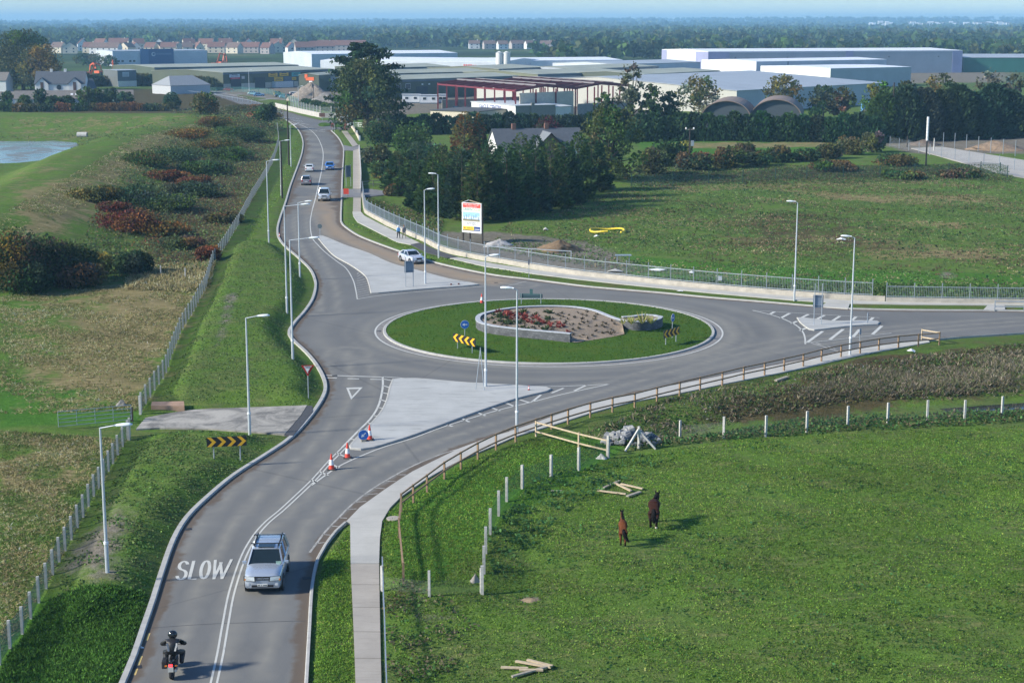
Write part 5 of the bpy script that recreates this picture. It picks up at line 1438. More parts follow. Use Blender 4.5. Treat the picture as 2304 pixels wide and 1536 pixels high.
# brick gate pillars and white gate wall
for px, by, lab in ((777, 292, 'red brick gate pillar at the far junction'),):
    g = P(px, by); mb = MB(); mb.box((0, 0, 1.0), (.7, .7, 2.0)); mb.box((0, 0, 2.06), (.9, .9, .12))
    o = mb.build('gate_pillar', pm('red_brick', (.22, .09, .06), .9, var=.3, scale=6)); o.location = g; tag(o, lab, 'pillar')
g = P(771, 277); mb = MB(); mb.box((0, 0, 1.15), (3.0, .5, 2.3)); mb.box((0, -.02, 2.36), (3.2, .7, .12)); o = mb.build('gate_wall', M_WHITE); o.location = g; tag(o, 'white panel of gate wall behind the brick pillar', 'wall')
mb = MB(); mb.prism(ns([(716,281),(722,277.5),(734,277),(744,280),(742,284),(728,285),(718,284)]), -.1, .14); tag(mb.build('grass_island', M_LAWN), kind='structure')
mb = MB(); mb.prism(ns([(752,285),(756,279),(772,280),(776,286),(760,287)]), -.1, .14); tag(mb.build('grass_island', M_LAWN), kind='structure')

# field gate
ga, gb = G(132, 964), G(296, 950)
L = (gb - ga).length; root = empty('field_gate', ga, math.atan2(gb.y - ga.y, gb.x - ga.x), 'galvanised tubular field gate standing open on the dry grass', 'gate')
mb = MB()
for z in (.15, .42, .68, .95, 1.2): mb.tube((0, 0, z), (L, 0, z), .022, n=6)
mb.build('bar', M_GALV, root)
mb = MB()
for x in (0, L * .25, L * .5, L * .75, L): mb.tube((x, 0, .12), (x, 0, 1.22), .025, n=6)
mb.build('stile', M_GALV, root)
for px, by, ty, lab in ((316, 932, 890, 'concrete gatepost at the foot of the upper leaning fence'), (297, 947, 931, 'dark timber gatepost holding the field gate'), (290, 990, 951, 'concrete gatepost at the top of the near leaning fence')):
    g = G(px, by); h = max(1.0, at(px, ty, g.y).z - g.z); mb = MB(); mb.box((0, 0, h / 2 - .15), (.17, .17, h + .3)); o = mb.build('gatepost', M_DKPOLE if 'timber' in lab else M_CONC); o.location = g; tag(o, lab, 'post')
mb = MB(); q = PP([(340,918),(415,919),(414,908),(342,909)], .3); mb.prism([(p.x, p.y) for p in q], 0, .5); tag(mb.build('concrete_slab', pm('rusty_slab', (.34, .22, .15), .9, var=.2, scale=2)), 'flat brownish concrete slab in the grass beside the worn driveway', 'slab')

# ------------------------------------------------------------------ signs
def chevron(label, pa, pb, zt, zb, left, n=4, group='chevron boards'):
    """pa, pb: ground pixels under the two ends; zt, zb: heights of the board edges"""
    a, b = pa, pb
    L = Vector((b.x - a.x, b.y - a.y, 0)).length; h = zt - zb
    root = empty('chevron_board', a, math.atan2(b.y - a.y, b.x - a.x), label, 'road sign', group)
    mb = MB(); mb.box((L / 2, 0, (zt + zb) / 2), (L, .04, h)); mb.build('board', M_BLACK, root)
    s = -1 if left else 1
    for k in range(n):
        x0 = L * (k + .5) / n; w = L / n; d = w * .26; t_ = w * .40
        pts = [(-t_ / 2 - s * d, h / 2), (t_ / 2 - s * d, h / 2), (t_ / 2 + s * d, 0), (t_ / 2 - s * d, -h / 2), (-t_ / 2 - s * d, -h / 2), (-t_ / 2 + s * d, 0)]
        mb = MB(); vs = [(x0 + x, -.027, (zt + zb) / 2 + z * .99) for x, z in pts]
        mb.add(vs, [(0, 5, 2, 1) if False else (0, 1, 2, 5), (5, 2, 3, 4)]); 
        mb.build('chevron', M_YEL, root)
    for x in (L * .17, L * .83):
        mb = MB(); mb.tube((x, .06, -.25), (x, .06, zt - .05), .04, n=7); mb.build('post', M_GALV, root)
    return root
def disc_sign(label, p, r, zc, rz, arrow, name='keep_left_sign', post=True, white=True, tilt=0):
    root = empty(name, p, rz, label, 'road sign', 'round blue arrow signs')
    if post: mb = MB(); mb.tube((0, .04, -.2), (0, .04, zc + r * .8), .035, n=8); mb.build('post', M_GALV, root)
    mb = MB(); mb.lathe([(r, -.012), (r, .012)], (0, 0, zc), 28, M=Matrix.Rotation(math.pi / 2, 4, 'X')); mb.build('face', M_BLUE, root)
    if white: mb = MB(); mb.lathe([(r * 1.06, -.006), (r * 1.06, .006)], (0, .002, zc), 28, M=Matrix.Rotation(math.pi / 2, 4, 'X')); mb.build('rim', M_WHITE, root)
    ca, sa = math.cos(arrow), math.sin(arrow)
    pts = [(-.62, .10), (.05, .10), (.05, .36), (.66, 0), (.05, -.36), (.05, -.10), (-.62, -.10)]
    mb = MB(); vs = [(r * (x * ca - y * sa), -.017, zc + r * (x * sa + y * ca)) for x, y in pts]
    mb.add(vs, [(0, 6, 5, 1), (2, 1, 5, 4), (2, 4, 3)]); mb.build('arrow', M_WHITE, root)
    return root
chevron('black and yellow chevron board pointing left on the roundabout lawn', GL(1020, 782), GL(1070, 797), 1.30, .62, True)
disc_sign('round blue sign with a left arrow behind the left chevron board', GL(1045, 781) + Vector((0, 1.5, 0)), .36, 1.72, .15, math.pi)
chevron('chevron board seen at an angle near the right end of the roundabout lawn', GL(1493, 777), GL(1528, 767), 1.30, .62, True)
disc_sign('round blue arrow sign seen edge-on behind the right chevron board', GL(1511, 768) + Vector((.2, 1.2, 0)), .36, 1.9, 1.05, math.pi)
a = G(466, 1030); b = P(556, 1026, a.z)
chevron('black and yellow chevron board pointing right on the grass bank by the driveway', a, b, 1.35, .72, False)
# temporary keep-left sign leaning by the cones
p = P(818, 993, .13)
root = disc_sign('round blue sign with a down-left arrow standing low beside the traffic cone', p, .34, .46, .25, math.radians(222), post=False)
mb = MB(); mb.box((0, .05, .07), (.3, .22, .14)); mb.build('foot', M_OLDTIM, root)
# yield sign
g = G(694, 897); h = at(694, 820, g.y).z - g.z
root = empty('yield_sign', g, .1, 'red and white triangular yield sign on a thin post by the kerb', 'road sign')
mb = MB(); mb.tube((0, .04, -.3), (0, .04, h - .1), .035, n=8); mb.build('post', M_GALV, root)
def tri_(r, y, m, name, root, zc):
    pts = [(r * math.cos(a_), r * math.sin(a_)) for a_ in (math.radians(150), math.radians(30), math.radians(270))]
    mb = MB(); n = []
    for k in range(3):                        # rounded corners
        c_ = Vector(pts[k]) * .86
        for da in (-50, -25, 0, 25, 50):
            a_ = math.atan2(pts[k][1], pts[k][0]) + math.radians(da); n.append(c_ + Vector((math.cos(a_), math.sin(a_))) * r * .14)
    n = n[::-1]
    mb.add([(v.x, y - .012, zc + v.y) for v in n] + [(v.x, y + .012, zc + v.y) for v in n], [tuple(range(15))[::-1], tuple(range(15, 30))] + [(k, (k + 1) % 15, 15 + (k + 1) % 15, 15 + k) for k in range(15)])
    return mb.build(name, m, root)
tri_(.52, 0, M_RED, 'border', root, h - .33); tri_(.35, -.018, M_WHITE, 'face', root, h - .30)
text('YIELD', .15, M_BLACK, root, (0, -.034, h - .22))
# cones
def cone(label, p, s=1.0):
    root = empty('traffic_cone', p, 0, label, 'traffic cone', 'traffic cones'); root.scale = (s, s, s)
    mb = MB(); mb.box((0, 0, .03), (.44, .44, .06)); mb.build('base', pm('cone_rubber', (.05, .045, .04), .8), root, bevel=.015)
    m = pm('cone_red', (.65, .055, .03), .5)
    mb = MB(); mb.lathe([(.165, .06), (.13, .28)], n=16); mb.lathe([(.085, .58), (.03, .90), (.012, .91)], n=16); mb.build('cone', m, root)
    mb = MB(); mb.lathe([(.1315, .278), (.0835, .582)], n=16); mb.build('reflective_sleeve', M_WHITE, root)
cone('red and white traffic cone nearest the double white line', P(746, 1056), 1.15)
cone('red and white traffic cone at the tip of the concrete island', P(782, 1030), 1.15)
cone('red and white traffic cone beside the leaning round blue sign', P(832, 989, .13), 1.15)
cone('lone traffic cone at the far edge of the roundabout lawn', P(1084, 682, .14), 1.1)
cone('small red cone lying low at the pointed end of the concrete island', P(1190, 877, .13), .4)
cone('small red cone on the kerb at the narrow end of the north island', P(629, 532, .1), .55)
# sign backs on pairs of poles
def sign_back(label, pa, pb, zt, zb, h, mat=None, poles=True, pad=.12, name='direction_sign'):
    L = Vector((pb.x - pa.x, pb.y - pa.y, 0)).length
    root = empty(name, pa, math.atan2(pb.y - pa.y, pb.x - pa.x), label, 'road sign')
    mb = MB(); mb.box((L / 2, .07, (zt + zb) / 2), (L + 2 * pad, .03, zt - zb)); mb.build('panel', mat or M_SBACK, root)
    mb = MB()
    for z in (zb + .15, zt - .15): mb.box((L / 2, .035, z), (L + 2 * pad - .05, .03, .05))
    mb.build('stiffener', pm('sign_edge', (.10, .12, .16), .5, .3), root)
    for x in (0, L): mb = MB(); mb.tube((x, 0, -.2), (x, 0, h), .042, n=8); mb.build('pole', M_GALV, root)
    return root
sign_back('back of a grey direction sign on two poles at the north concrete island', P(913, 645, .13), P(930, 644, .13), 2.75, 1.5, 3.2, pad=.1)
sign_back('back of a grey direction sign on two poles at the small hatched island', P(1831, 730, .13), P(1848, 730, .13), 2.8, 1.6, 3.9, pad=.12)
sign_back('blue-grey sign panel on two thin poles on the far grass strip', P(779, 420, .1), P(789.5, 419, .1), 3.6, 1.6, 3.7, pm('sign_bluegrey', (.10, .14, .19), .5), pad=.1)
a_, b_ = GL(1173, 684), GL(1217, 684.5)
root = sign_back('low green direction sign on the far side of the roundabout lawn', a_, b_, 1.05, .62, 1.08, pm('sign_teal', (.05, .12, .12), .5), pad=.15)
mb = MB(); mb.box(((b_ - a_).length * .5, .1, 1.15), (.3, .03, .75)); mb.build('top_plate', pm('sign_teal', (.05, .12, .12)), root)
def small_sign(label, p, h, shape, mat, w=.5, hh=.5, rz=0):
    root = empty('road_sign', p, rz, label, 'road sign')
    mb = MB(); mb.tube((0, .03, -.2), (0, .03, h), .035, n=8); mb.build('post', M_GALV, root)
    mb = MB()
    if shape == 'disc': mb.lathe([(w / 2, -.012), (w / 2, .012)], (0, 0, h - w / 2), 20, M=Matrix.Rotation(math.pi / 2, 4, 'X'))
    else: mb.box((0, 0, h - hh / 2), (w, .025, hh))
    mb.build('plate', mat, root)
    return root
small_sign('back of a round grey sign at the narrow end of the north island', P(720, 530, .1), 1.55, 'disc', pm('disc_dark', (.10, .13, .14), .5), .62)
small_sign('thin post with a narrow dark plate on the brown grass strip', P(1190, 624, .12), 2.0, 'box', pm('sign_edge', (.1, .12, .16)), .16, .6)
small_sign('slim post with a small grey plate in front of the hatched island', P(1934, 788, .12), 1.9, 'box', M_SBACK, .30, .5, .9)
small_sign('short post with a small plate on the hatched island', P(1952, 727, .13), 1.0, 'box', M_SBACK, .16, .9, 1.0)
small_sign('red board sign on a post beside the side driveway', P(779, 446, .12), 1.55, 'box', pm('board_red', (.65, .06, .03), .6), .85, .9)
small_sign('round dark sign on a thin post at the far junction', P(753, 300, .12), 3.4, 'disc', pm('disc_dark', (.10, .13, .14)), 1.0)
small_sign('small brown-red notice on a post at the far junction kerb', P(748, 293, .12), 1.9, 'box', pm('notice_red', (.25, .06, .05), .6), .8, 1.1)
small_sign('brown notice board in front of the far junction wall', P(725, 272, .1), 2.2, 'box', pm('notice_brown', (.14, .07, .05), .6), 1.7, 1.1)
# thin crossed poles on the concrete island
g = P(1078, 876, .13); mb = MB(); mb.tube((-.28, 0, -.1), (.12, .1, 3.25), .032, n=7); mb.tube((.40, -.25, -.1), (.10, .1, 3.3), .032, n=7)
o = mb.build('crossed_poles', M_GALV); o.location = g; tag(o, 'pair of thin grey poles leaning together on the concrete island', 'poles')
# billboard
ba, bb = G(1040, 545), G(1083, 549)
zt = at(1040, 455, ba.y).z - ba.z; zb = at(1040, 522, ba.y).z - ba.z
L = 43 * ba.y / FPX / math.cos(math.radians(33)) + .1; Hb = zt - zb
root = empty('hoarding', ba, math.radians(-33), 'tall white property hoarding with a red heading, standing behind the bar fence on dark posts', 'hoarding')
mb = MB(); mb.box((L / 2, 0, (zt + zb) / 2), (L, .08, Hb)); mb.build('board', M_WHITE, root)
for x in (.08, L * .38, L + .05): mb = MB(); mb.box((x, .14, zt / 2 - .2), (.16, .16, zt + .2)); mb.build('post', M_DKPOLE, root)
mb = MB(); mb.bar((0, .1, zt - .05), (L * .33, .1, zt + .34), .1, .08); mb.build('top_brace', M_GALV, root)
mb = MB(); mb.bar((L * .37, .1, zt + .30), (L, .1, zt - .05), .1, .08); mb.build('top_brace', M_NEWTIM, root)
def panel(x0, x1, v0, v1, mat, name, y=-.045):
    mb = MB(); mb.box(((x0 + x1) / 2 * L, y, zt - (v0 + v1) / 2 * Hb), ((x1 - x0) * L, .01, (v1 - v0) * Hb)); return mb.build(name, mat, root)
panel(.05, .96, .02, .16, pm('hoarding_red', (.70, .05, .03), .5), 'heading_panel')
text('FOR SALE / TO LET', L * .098, M_WHITE, root, (L * .5, -.056, zt - .065 * Hb), name='heading_text')
text('NEW BUSINESS UNITS', L * .055, M_WHITE, root, (L * .5, -.056, zt - .13 * Hb), name='heading_text')
text('GREEN', L * .155, pm('letter_green_dark', (.05, .22, .12), .5), root, (L * .29, -.048, zt - .225 * Hb), name='name_text')
text('OGUE', L * .155, pm('letter_green_light', (.30, .48, .10), .5), root, (L * .74, -.048, zt - .225 * Hb), name='name_text')
panel(.06, .92, .31, .61, pm('picture_sky', (.30, .52, .80), .5), 'picture')
mb = MB(); rr2 = random.Random(4)
for k in range(9): mb.box((L * (.11 + k * .095), -.052, zt - Hb * (.52 - rr2.uniform(0, .05))), (L * .08, .006, Hb * rr2.uniform(.05, .1)))
mb.build('picture_buildings', pm('picture_white', (.60, .64, .70), .5), root)
mb = MB()
for k in range(7): mb.box((L * (.13 + k * .12), -.057, zt - Hb * (.50 - .03 * (k % 3))), (L * .022, .006, Hb * (.10 + .03 * (k % 2))))
mb.build('picture_trees', pm('picture_dark', (.05, .08, .12), .5), root)
panel(.06, .92, .545, .61, pm('picture_ground', (.22, .20, .12), .5), 'picture_ground', -.054)
text('LAST FEW NEW BUSINESS UNITS', L * .052, M_BLACK, root, (L * .5, -.048, zt - .665 * Hb), name='small_text')
text('1,000 sq ft - 20,000 sq ft', L * .052, M_BLACK, root, (L * .5, -.048, zt - .715 * Hb), name='small_text')
panel(.05, .62, .785, .905, pm('panel_yellow', (.80, .55, .05), .5), 'yellow_panel')
panel(.62, .94, .785, .93, pm('panel_navy', (.02, .05, .20), .5), 'navy_panel')
panel(.05, .62, .905, .93, M_BLACK, 'black_band')
mb = MB(); mb.add([(L * x, -.055, zt - v * Hb) for x, v in ((.09, .87), (.13, .815), (.15, .84), (.175, .825), (.20, .87))], [(0, 1, 2, 3, 4)[::-1]]); mb.build('red_emblem', M_RED, root)
mb = MB()
for k in range(5): mb.box((L * (.28 + k * .065), -.053, zt - .845 * Hb), (L * .045, .006, Hb * .045))
mb.build('agent_letters', pm('panel_olive', (.30, .24, .03), .5), root)
mb = MB()
for k in range(5): mb.box((L * (.68 + k * .052), -.053, zt - .875 * Hb), (L * .034, .006, Hb * .03))
mb.build('agent_letters', M_WHITE, root)

# ------------------------------------------------------------------ planter on the roundabout
wall_px = [(1284,769),(1230,764),(1164,758),(1110,751),(1083,744),(1075,736),(1078,728),(1090,722),(1124,714),(1170,708),(1230,705.5),(1290,707.5),(1335,715),(1366,727),(1388,735),(1411,740),(1440,742),(1468,739),(1483,734),(1487,730.5),(1472,727),(1450,725.5),(1425,729),(1400,731)]
WH = .72
wpts = spline([Vector((*P(x, y, .42).xy, 0)) for x, y in wall_px], .5)
M_STONE = brickish('stacked_stone', (.115, .12, .13), (.05, .05, .055), .28, .11, .9, .45, .02, .014)
o, _ = wall_run('', wpts, WH, .34, M_STONE, 'stone_wall', z0=-.5)
root = empty('planter', (o.location.x, o.location.y, .42), 0, 'low teardrop planter of grey stone on the roundabout lawn', 'planter')
o.parent = root; o.location = (0, 0, 0); 
oc, _ = wall_run('', wpts, WH + .07, .44, pm('coping_stone', (.40, .42, .45), .85, var=.2, scale=3), 'coping', z0=WH + .004); oc.parent = root; oc.location = (0, 0, 0)
# soil bed falling towards the open side
bed = [wpts[i] for i in range(0, len(wpts))]
i_turn = min(range(len(wpts)), key=lambda i: (wpts[i] - Vector((*P(1411, 740, .42).xy, 0))).length)
O = Vector((root.location.x, root.location.y, 0))
outl = wpts[:i_turn] 
opn = [Vector((*P(x, y, .42).xy, 0)) for x, y in [(1405,752),(1380,757),(1330,765),(1296,771)]]
poly = [(p - O) for p in outl + opn]
pl = xy(poly); rr3 = np.random.RandomState(3)
x0, y0 = pl.min(0); x1, y1 = pl.max(0)
gp = np.stack([rr3.uniform(x0, x1, 1500), rr3.uniform(y0, y1, 1500)], 1); gp = gp[inside(gp[:, 0], gp[:, 1], pl)]
vs, _, fs, *_ = delaunay_2d_cdt([Vector(p) for p in pl] + [Vector(p) for p in gp], [], [list(range(len(pl)))], 1, 1e-4)
op = xy([p - O for p in opn] )
va = np.array([(v.x, v.y) for v in vs]); d, _ = dist_poly(va[:, 0], va[:, 1], op)
bz = .02 + (WH - .10) * sm(.2, 4.2, d) + rr3.uniform(-.03, .03, len(va))
tri = np.array([f for f in fs if len(f) == 3]); co_ = np.column_stack([va, bz]); a3 = co_[tri]
cr = np.cross(a3[:, 1] - a3[:, 0], a3[:, 2] - a3[:, 0])[:, 2]; tri[cr < 0] = tri[cr < 0][:, ::-1]
link('soil', fast_mesh('soil', co_, tri, pm('bark_mulch', (.25, .195, .14), .95, var=.35, scale=9, bump=.05)), root)
bowl = wpts[i_turn - 3:]
mb = MB(); mb.prism([((p - O).x, (p - O).y) for p in bowl], WH - .3, WH - .08); mb.build('soil', pm('bark_mulch', (.27, .22, .17)), root)
def bed_z(x, y):
    d, _ = dist_poly(np.array([x]), np.array([y]), op); return .42 + .02 + (WH - .10) * float(sm(.2, 4.2, d)[0])
def plantlet(seed, h, R, cols, n, kind='leaf'):
    r = np.random.RandomState(seed); d = rdir(r, n); d[:, 2] = np.abs(d[:, 2]) + (.8 if kind == 'spike' else .15); d = nrm(d)
    L = h * r.uniform(.6, 1.2, n)
    c = np.array(cols)[r.randint(0, len(cols), n)] * np.exp(r.normal(0, .25, n))[:, None]
    b = nrm(np.cross(d, rdir(r, n)))
    return to_mesh('leaves', [leaf_arrays(d * (L * .5)[:, None] + np.array([0, 0, .02]), d, b, L, R, np.clip(c, 0, .7))], M_LEAF)
pr = random.Random(8)
pm_red = [plantlet(i, .5, .16, [(.32, .075, .065), (.24, .055, .05), (.38, .13, .10)], 26) for i in range(3)]
pm_grn = [plantlet(10 + i, .48, .16, [(.06, .095, .04), (.085, .12, .045), (.05, .07, .045)], 22) for i in range(3)]
pm_sml = [plantlet(20 + i, .3, .1, [(.10, .085, .06), (.07, .07, .045), (.14, .11, .08)], 12) for i in range(3)]
pm_yel = [plantlet(30 + i, 1.0, .09, [(.42, .40, .12), (.30, .33, .08), (.5, .45, .2)], 34, 'spike') for i in range(2)]
cnt = 0
for px, py in [(1074 + 6 + 400 * u, 706 + 70 * v) for u in [k / 38 for k in range(39)] for v in [j / 11 for j in range(12)]]:
    px += pr.uniform(-5, 5); py += pr.uniform(-2.5, 2.5)
    p = P(px, py, 1.0)
    q = p - O
    if not inside(np.array([q.x]), np.array([q.y]), pl)[0]: continue
    if dist_poly(np.array([q.x]), np.array([q.y]), pl, True)[0][0] < .45: continue
    z = bed_z(q.x, q.y)
    redzone = abs((px - 1140) * .30 - (py - 705)) < 9 + 5 * math.sin(px * .05) and px < 1290
    if redzone and pr.random() < .55: me, lab, cat, grp = pr.choice(pm_red), 'small red-leaved shrub planted in the stone planter', 'shrub', 'red planter shrubs'
    elif px < 1250 and py < 760 and pr.random() < .42 : me, lab, cat, grp = pr.choice(pm_grn), 'small dark green shrub planted in the stone planter', 'shrub', 'green planter shrubs'
    else:
        if pr.random() < .35: continue
        me, lab, cat, grp = pr.choice(pm_sml), 'tiny brownish plant on the bare mulch of the stone planter', 'plant', 'tiny planter plants'
    o = link('planter_shrub' if cat == 'shrub' else 'planter_plant', me); o.location = (p.x, p.y, z); o.rotation_euler.z = pr.uniform(0, 6.28)
    s = pr.uniform(.65, 1.05); o.scale = (s, s, s); tag(o, lab, cat, grp); cnt += 1
print('planter plants', cnt)
for k, px in enumerate((1402, 1421, 1445, 1465)):
    p = P(px, 728 - (k > 1) * 1.0, .42 + WH)
    o = link('grass_plant', pm_yel[k % 2]); o.location = (p.x, p.y, .42 + WH - .1); o.scale = [(.7,) * 3, (1,) * 3, (1.15,) * 3, (1,) * 3][k]
    tag(o, f'{ordinal(k + 1)} spiky yellow grass plant from the left in the small round end of the planter', 'plant', 'yellow grass plants')
q_ = np.random.RandomState(6); n_ = 9000
rad_, an_ = (RBR + .12) * np.sqrt(q_.uniform(0, 1, n_)), q_.uniform(0, 6.283, n_)
lx, ly = RB.x + rad_ * np.cos(an_), RB.y + rad_ * np.sin(an_) * RBRY / RBR
k_ = ~inside(lx - O.x, ly - O.y, pl); lx, ly = lx[k_], ly[k_]; n_ = len(lx)
lz = np.array([lawn_z(a, b) for a, b in zip(lx, ly)])
t__ = nrm(np.stack([q_.normal(0, 1.2, n_), q_.normal(0, 1.2, n_), np.ones(n_)], 1))
me = to_mesh('lawn_grass', [leaf_arrays(np.stack([lx, ly, lz + .03], 1), t__, nrm(np.cross(t__, rdir(q_, n_))), .16, .07, np.array([(.07, .15, .022), (.10, .18, .03), (.05, .115, .02), (.14, .18, .04)])[q_.randint(0, 4, n_)])], M_GRASS)
tag(link('lawn_grass', me), kind='stuff')
# ------------------------------------------------------------------ loose bits in the fields
def stones(label, px, by, w, h, n, seed, cols, name='stone_heap', cat='stone heap', sz=.38):
    g = G(px, by); r = random.Random(seed); root = empty(name, g, 0, label, cat)
    mats = [pm(f'field_stone_{c[0]:.2f}', c, .9, 0, .25, 3, .03) for c in cols]
    for k in range(n):
        a = r.uniform(0, 6.28); d = r.uniform(0, 1) ** .6
        x, y = d * w / 2 * math.cos(a), d * w / 3 * math.sin(a); z = h * (1 - d) * r.uniform(.4, 1)
        mb = MB(); q = sz * r.uniform(.6, 1.3)
        mb.box((x, y, z + q * .2), (q * 1.4, q, q * .62), 0, M=Matrix.Rotation(r.uniform(0, 3), 4, 'Z') @ Matrix.Rotation(r.uniform(-.4, .4), 4, 'X') @ Matrix.Rotation(r.uniform(-.3, .3), 4, 'Y'))
        mb.build('stone', r.choice(mats), root, bevel=q * .14)
    return root
stones('heap of grey building stones at the corner of the horse field', 1418, 992, 4.0, .95, 90, 3, [(.16, .17, .19), (.22, .23, .24), (.11, .12, .13), (.28, .28, .27)])
def plank(label, pa, pb, mat, w=.14, h=.07):
    a, b = G(*pa), G(*pb); a.z += .12; b.z += .12
    mb = MB(); mb.bar((0, 0, 0), b - a, w, h); o = mb.build('plank', mat); o.location = a
    return tag(o, label, 'plank')
plank('pale plank lying lowest left in the group behind the horses', (1344,1107), (1408,1115), M_NEWTIM)
plank('grey plank at the upper left of the group behind the horses', (1358,1101), (1394,1085), M_OLDTIM)
plank('short pale plank in the middle of the group behind the horses', (1385,1091), (1420,1108), M_NEWTIM, .16)
plank('long thin pale plank at the upper right of the group behind the horses', (1397,1092), (1446,1103), M_NEWTIM)
plank('dark grey plank at the lower right of the group behind the horses', (1411,1120), (1441,1110), M_OLDTIM, .2)
plank('thin brown stick lying left of the plank group behind the horses', (1240,1108), (1264,1108), M_OLDTIM, .08)
for k, (a, b) in enumerate([((1127,1506),(1188,1508)), ((1160,1492),(1240,1506)), ((1152,1527),(1230,1505)), ((1168,1512),(1222,1512)), ((1186,1489),(1243,1503))]):
    plank(['pale plank pointing left in the group at the bottom edge', 'long pale plank crossing the top of the group at the bottom edge', 'slanting plank lowest in the group at the bottom edge', 'short plank in the middle of the group at the bottom edge', 'thin plank uppermost in the group at the bottom edge'][k], a, b, M_NEWTIM if k != 2 else M_OLDTIM)
plank('short grey plank lying by the reeds behind the timber fence', (1745,860), (1772,851), M_OLDTIM, .3, .15)
def heap(label, px, by, w, h, d, col, seed, name='soil_heap', cat='heap'):
    g = G(px, by); r = np.random.RandomState(seed); n, m = 22, 9; vs, fs = [], []
    for j in range(m):
        f = j / (m - 1)
        for k in range(n):
            a = 6.283 * k / n; rad = (1 - f) * (1 + .18 * math.sin(3 * a + seed) + .08 * r.normal())
            vs.append((math.cos(a) * rad * w / 2 + f * .1 * w * math.sin(seed), math.sin(a) * rad * d / 2, h * (f ** .8) * (1 + .06 * r.normal()) - .1))
    for j in range(m - 1):
        for k in range(n): fs.append((j * n + k, j * n + (k + 1) % n, (j + 1) * n + (k + 1) % n, (j + 1) * n + k))
    mb = MB(); mb.add(vs, fs); o = mb.build(name, pm(f'heap_{seed}', col, .95, 0, .35, 1.6, .12), smooth=True); o.location = g
    return tag(o, label, cat)
heap('brown soil heap on the bare ground behind the bar fence', 1252, 562, 5.6, 1.3, 4.5, (.17, .115, .065), 1)
heap('grey gravel heap right of the tall hoarding', 1118, 552, 4.0, .9, 4.0, (.34, .33, .32), 2, 'gravel_heap')
heap('large stone-grey gravel heap at the industrial yard behind the green hedge', 700, 226, 17, 6.2, 12, (.26, .22, .18), 3, 'gravel_heap')
heap('darker gravel heap touching the large one in the yard', 738, 233, 12, 4.0, 9, (.20, .19, .18), 4, 'gravel_heap')
heap('brown soil heap beyond the estate road', 2250, 338, 14, 2.2, 8, (.21, .15, .10), 5)
heap('dark soil heap by the start of the estate road', 2080, 327, 8, 1.4, 6, (.12, .09, .07), 6)
heap('flat bare patch of dug earth in the near grass', 1192, 1350, 1.5, .22, 1.1, (.24, .18, .11), 7, 'earth_mound')
heap('low earth ring stone by the field corner post', 1067, 1308, .6, .5, .6, (.26, .24, .22), 8, 'boulder', 'boulder')
heap('grey stone boulder among brown weeds above the gate', 273, 912, .9, .6, .8, (.22, .21, .19), 9, 'boulder', 'boulder')
heap('pale rubble at the foot of the concrete post by the new rails', 1354, 1031, .8, .45, .6, (.45, .45, .44), 10, 'rubble_heap', 'heap')
# yellow pipe coil
g = G(1366, 522); mb = MB()
for k in range(30):
    a0, a1 = -.7 + 5.4 * k / 30, -.7 + 5.4 * (k + 1) / 30
    mb.tube((2.3 * math.cos(a0), 1.9 * math.sin(a0), .25 + .1 * math.sin(3 * a0)), (2.3 * math.cos(a1), 1.9 * math.sin(a1), .25 + .1 * math.sin(3 * a1)), .13, n=7)
o = mb.build('pipe_coil', pm('yellow_pipe', (.75, .55, .04), .5)); o.location = g; tag(o, 'loop of yellow plastic pipe lying in the rough field', 'pipe')
def litter(label, px, by, w, h, mat):
    g = G(px, by); mb = MB(); r = random.Random(int(px)); n = 9
    vs = [(w / 2 * math.cos(6.283 * k / n) * r.uniform(.7, 1.1), w / 3 * math.sin(6.283 * k / n) * r.uniform(.6, 1.1), .03 + h * r.random() * .5) for k in range(n)] + [(0, 0, h)]
    mb.add(vs, [(k, (k + 1) % n, n) for k in range(n)]); o = mb.build('litter', mat); o.location = g; return tag(o, label, 'litter')
litter('white plastic sheet lying in the grass behind the bar fence', 1480, 609, 2.0, .3, M_WHITE)
litter('white scrap at the lamp on the rough field side', 1892, 541, 1.3, .4, M_WHITE)
litter('small white scrap on the green strip beside the roundabout road', 1530, 656, .9, .15, M_WHITE)
litter('pale rubbish behind the fence, right of the plastic sheet', 1556, 615, .8, .3, M_WHITE)
litter('grey rubble slabs behind the bar fence', 1385, 612, 2.0, .4, M_CONC)
litter('white scrap near the yellow pipe loop', 1342, 533, .8, .3, M_WHITE)
litter('pale stones right of the gravel heap', 1228, 519, .9, .5, M_CONC)
litter('white scrap by the reeds behind the timber fence', 2050, 794, .8, .4, M_WHITE)
litter('crumpled white scrap at the kerb of the old road edge', 318, 1462, .4, .2, M_WHITE)
g = G(1402, 592); root = empty('trestle', g, 0, 'grey steel trestle standing in the field behind the bar fence', 'trestle')
for x in (-.7, .7): mb = MB(); mb.box((x, 0, .45), (.08, .5, .95)); mb.build('leg', M_GALV, root)
mb = MB(); mb.box((0, 0, .95), (1.9, .7, .1)); mb.build('top', M_GALV, root)
pts = [G(1284, 577), G(1092, 560)]
post_fence('single horizontal steel barrier rail behind the bar fence', [], 1.05, 2, M_GALV, None, .08, (1.0,), M_GALV, 'barrier_rail', posts=[G(1098, 572), G(1190, 578), G(1285, 584)])
post_fence('galvanised handrail on the green strip at the right edge', [], 1.2, 2, M_GALV, None, .09, (1.12, .6), M_GALV, 'handrail', posts=PP([(2238, 698), (2304, 699), (2380, 700)], .1))
g = G(886, 1167); mb = MB(); mb.lathe([(.42, -.1), (.42, .06), (.38, .07)], n=20); o = mb.build('manhole_cover', pm('manhole', (.34, .31, .27), .85, var=.2)); o.location = g; tag(o, 'round concrete manhole cover beside the curved footpath', 'manhole cover')
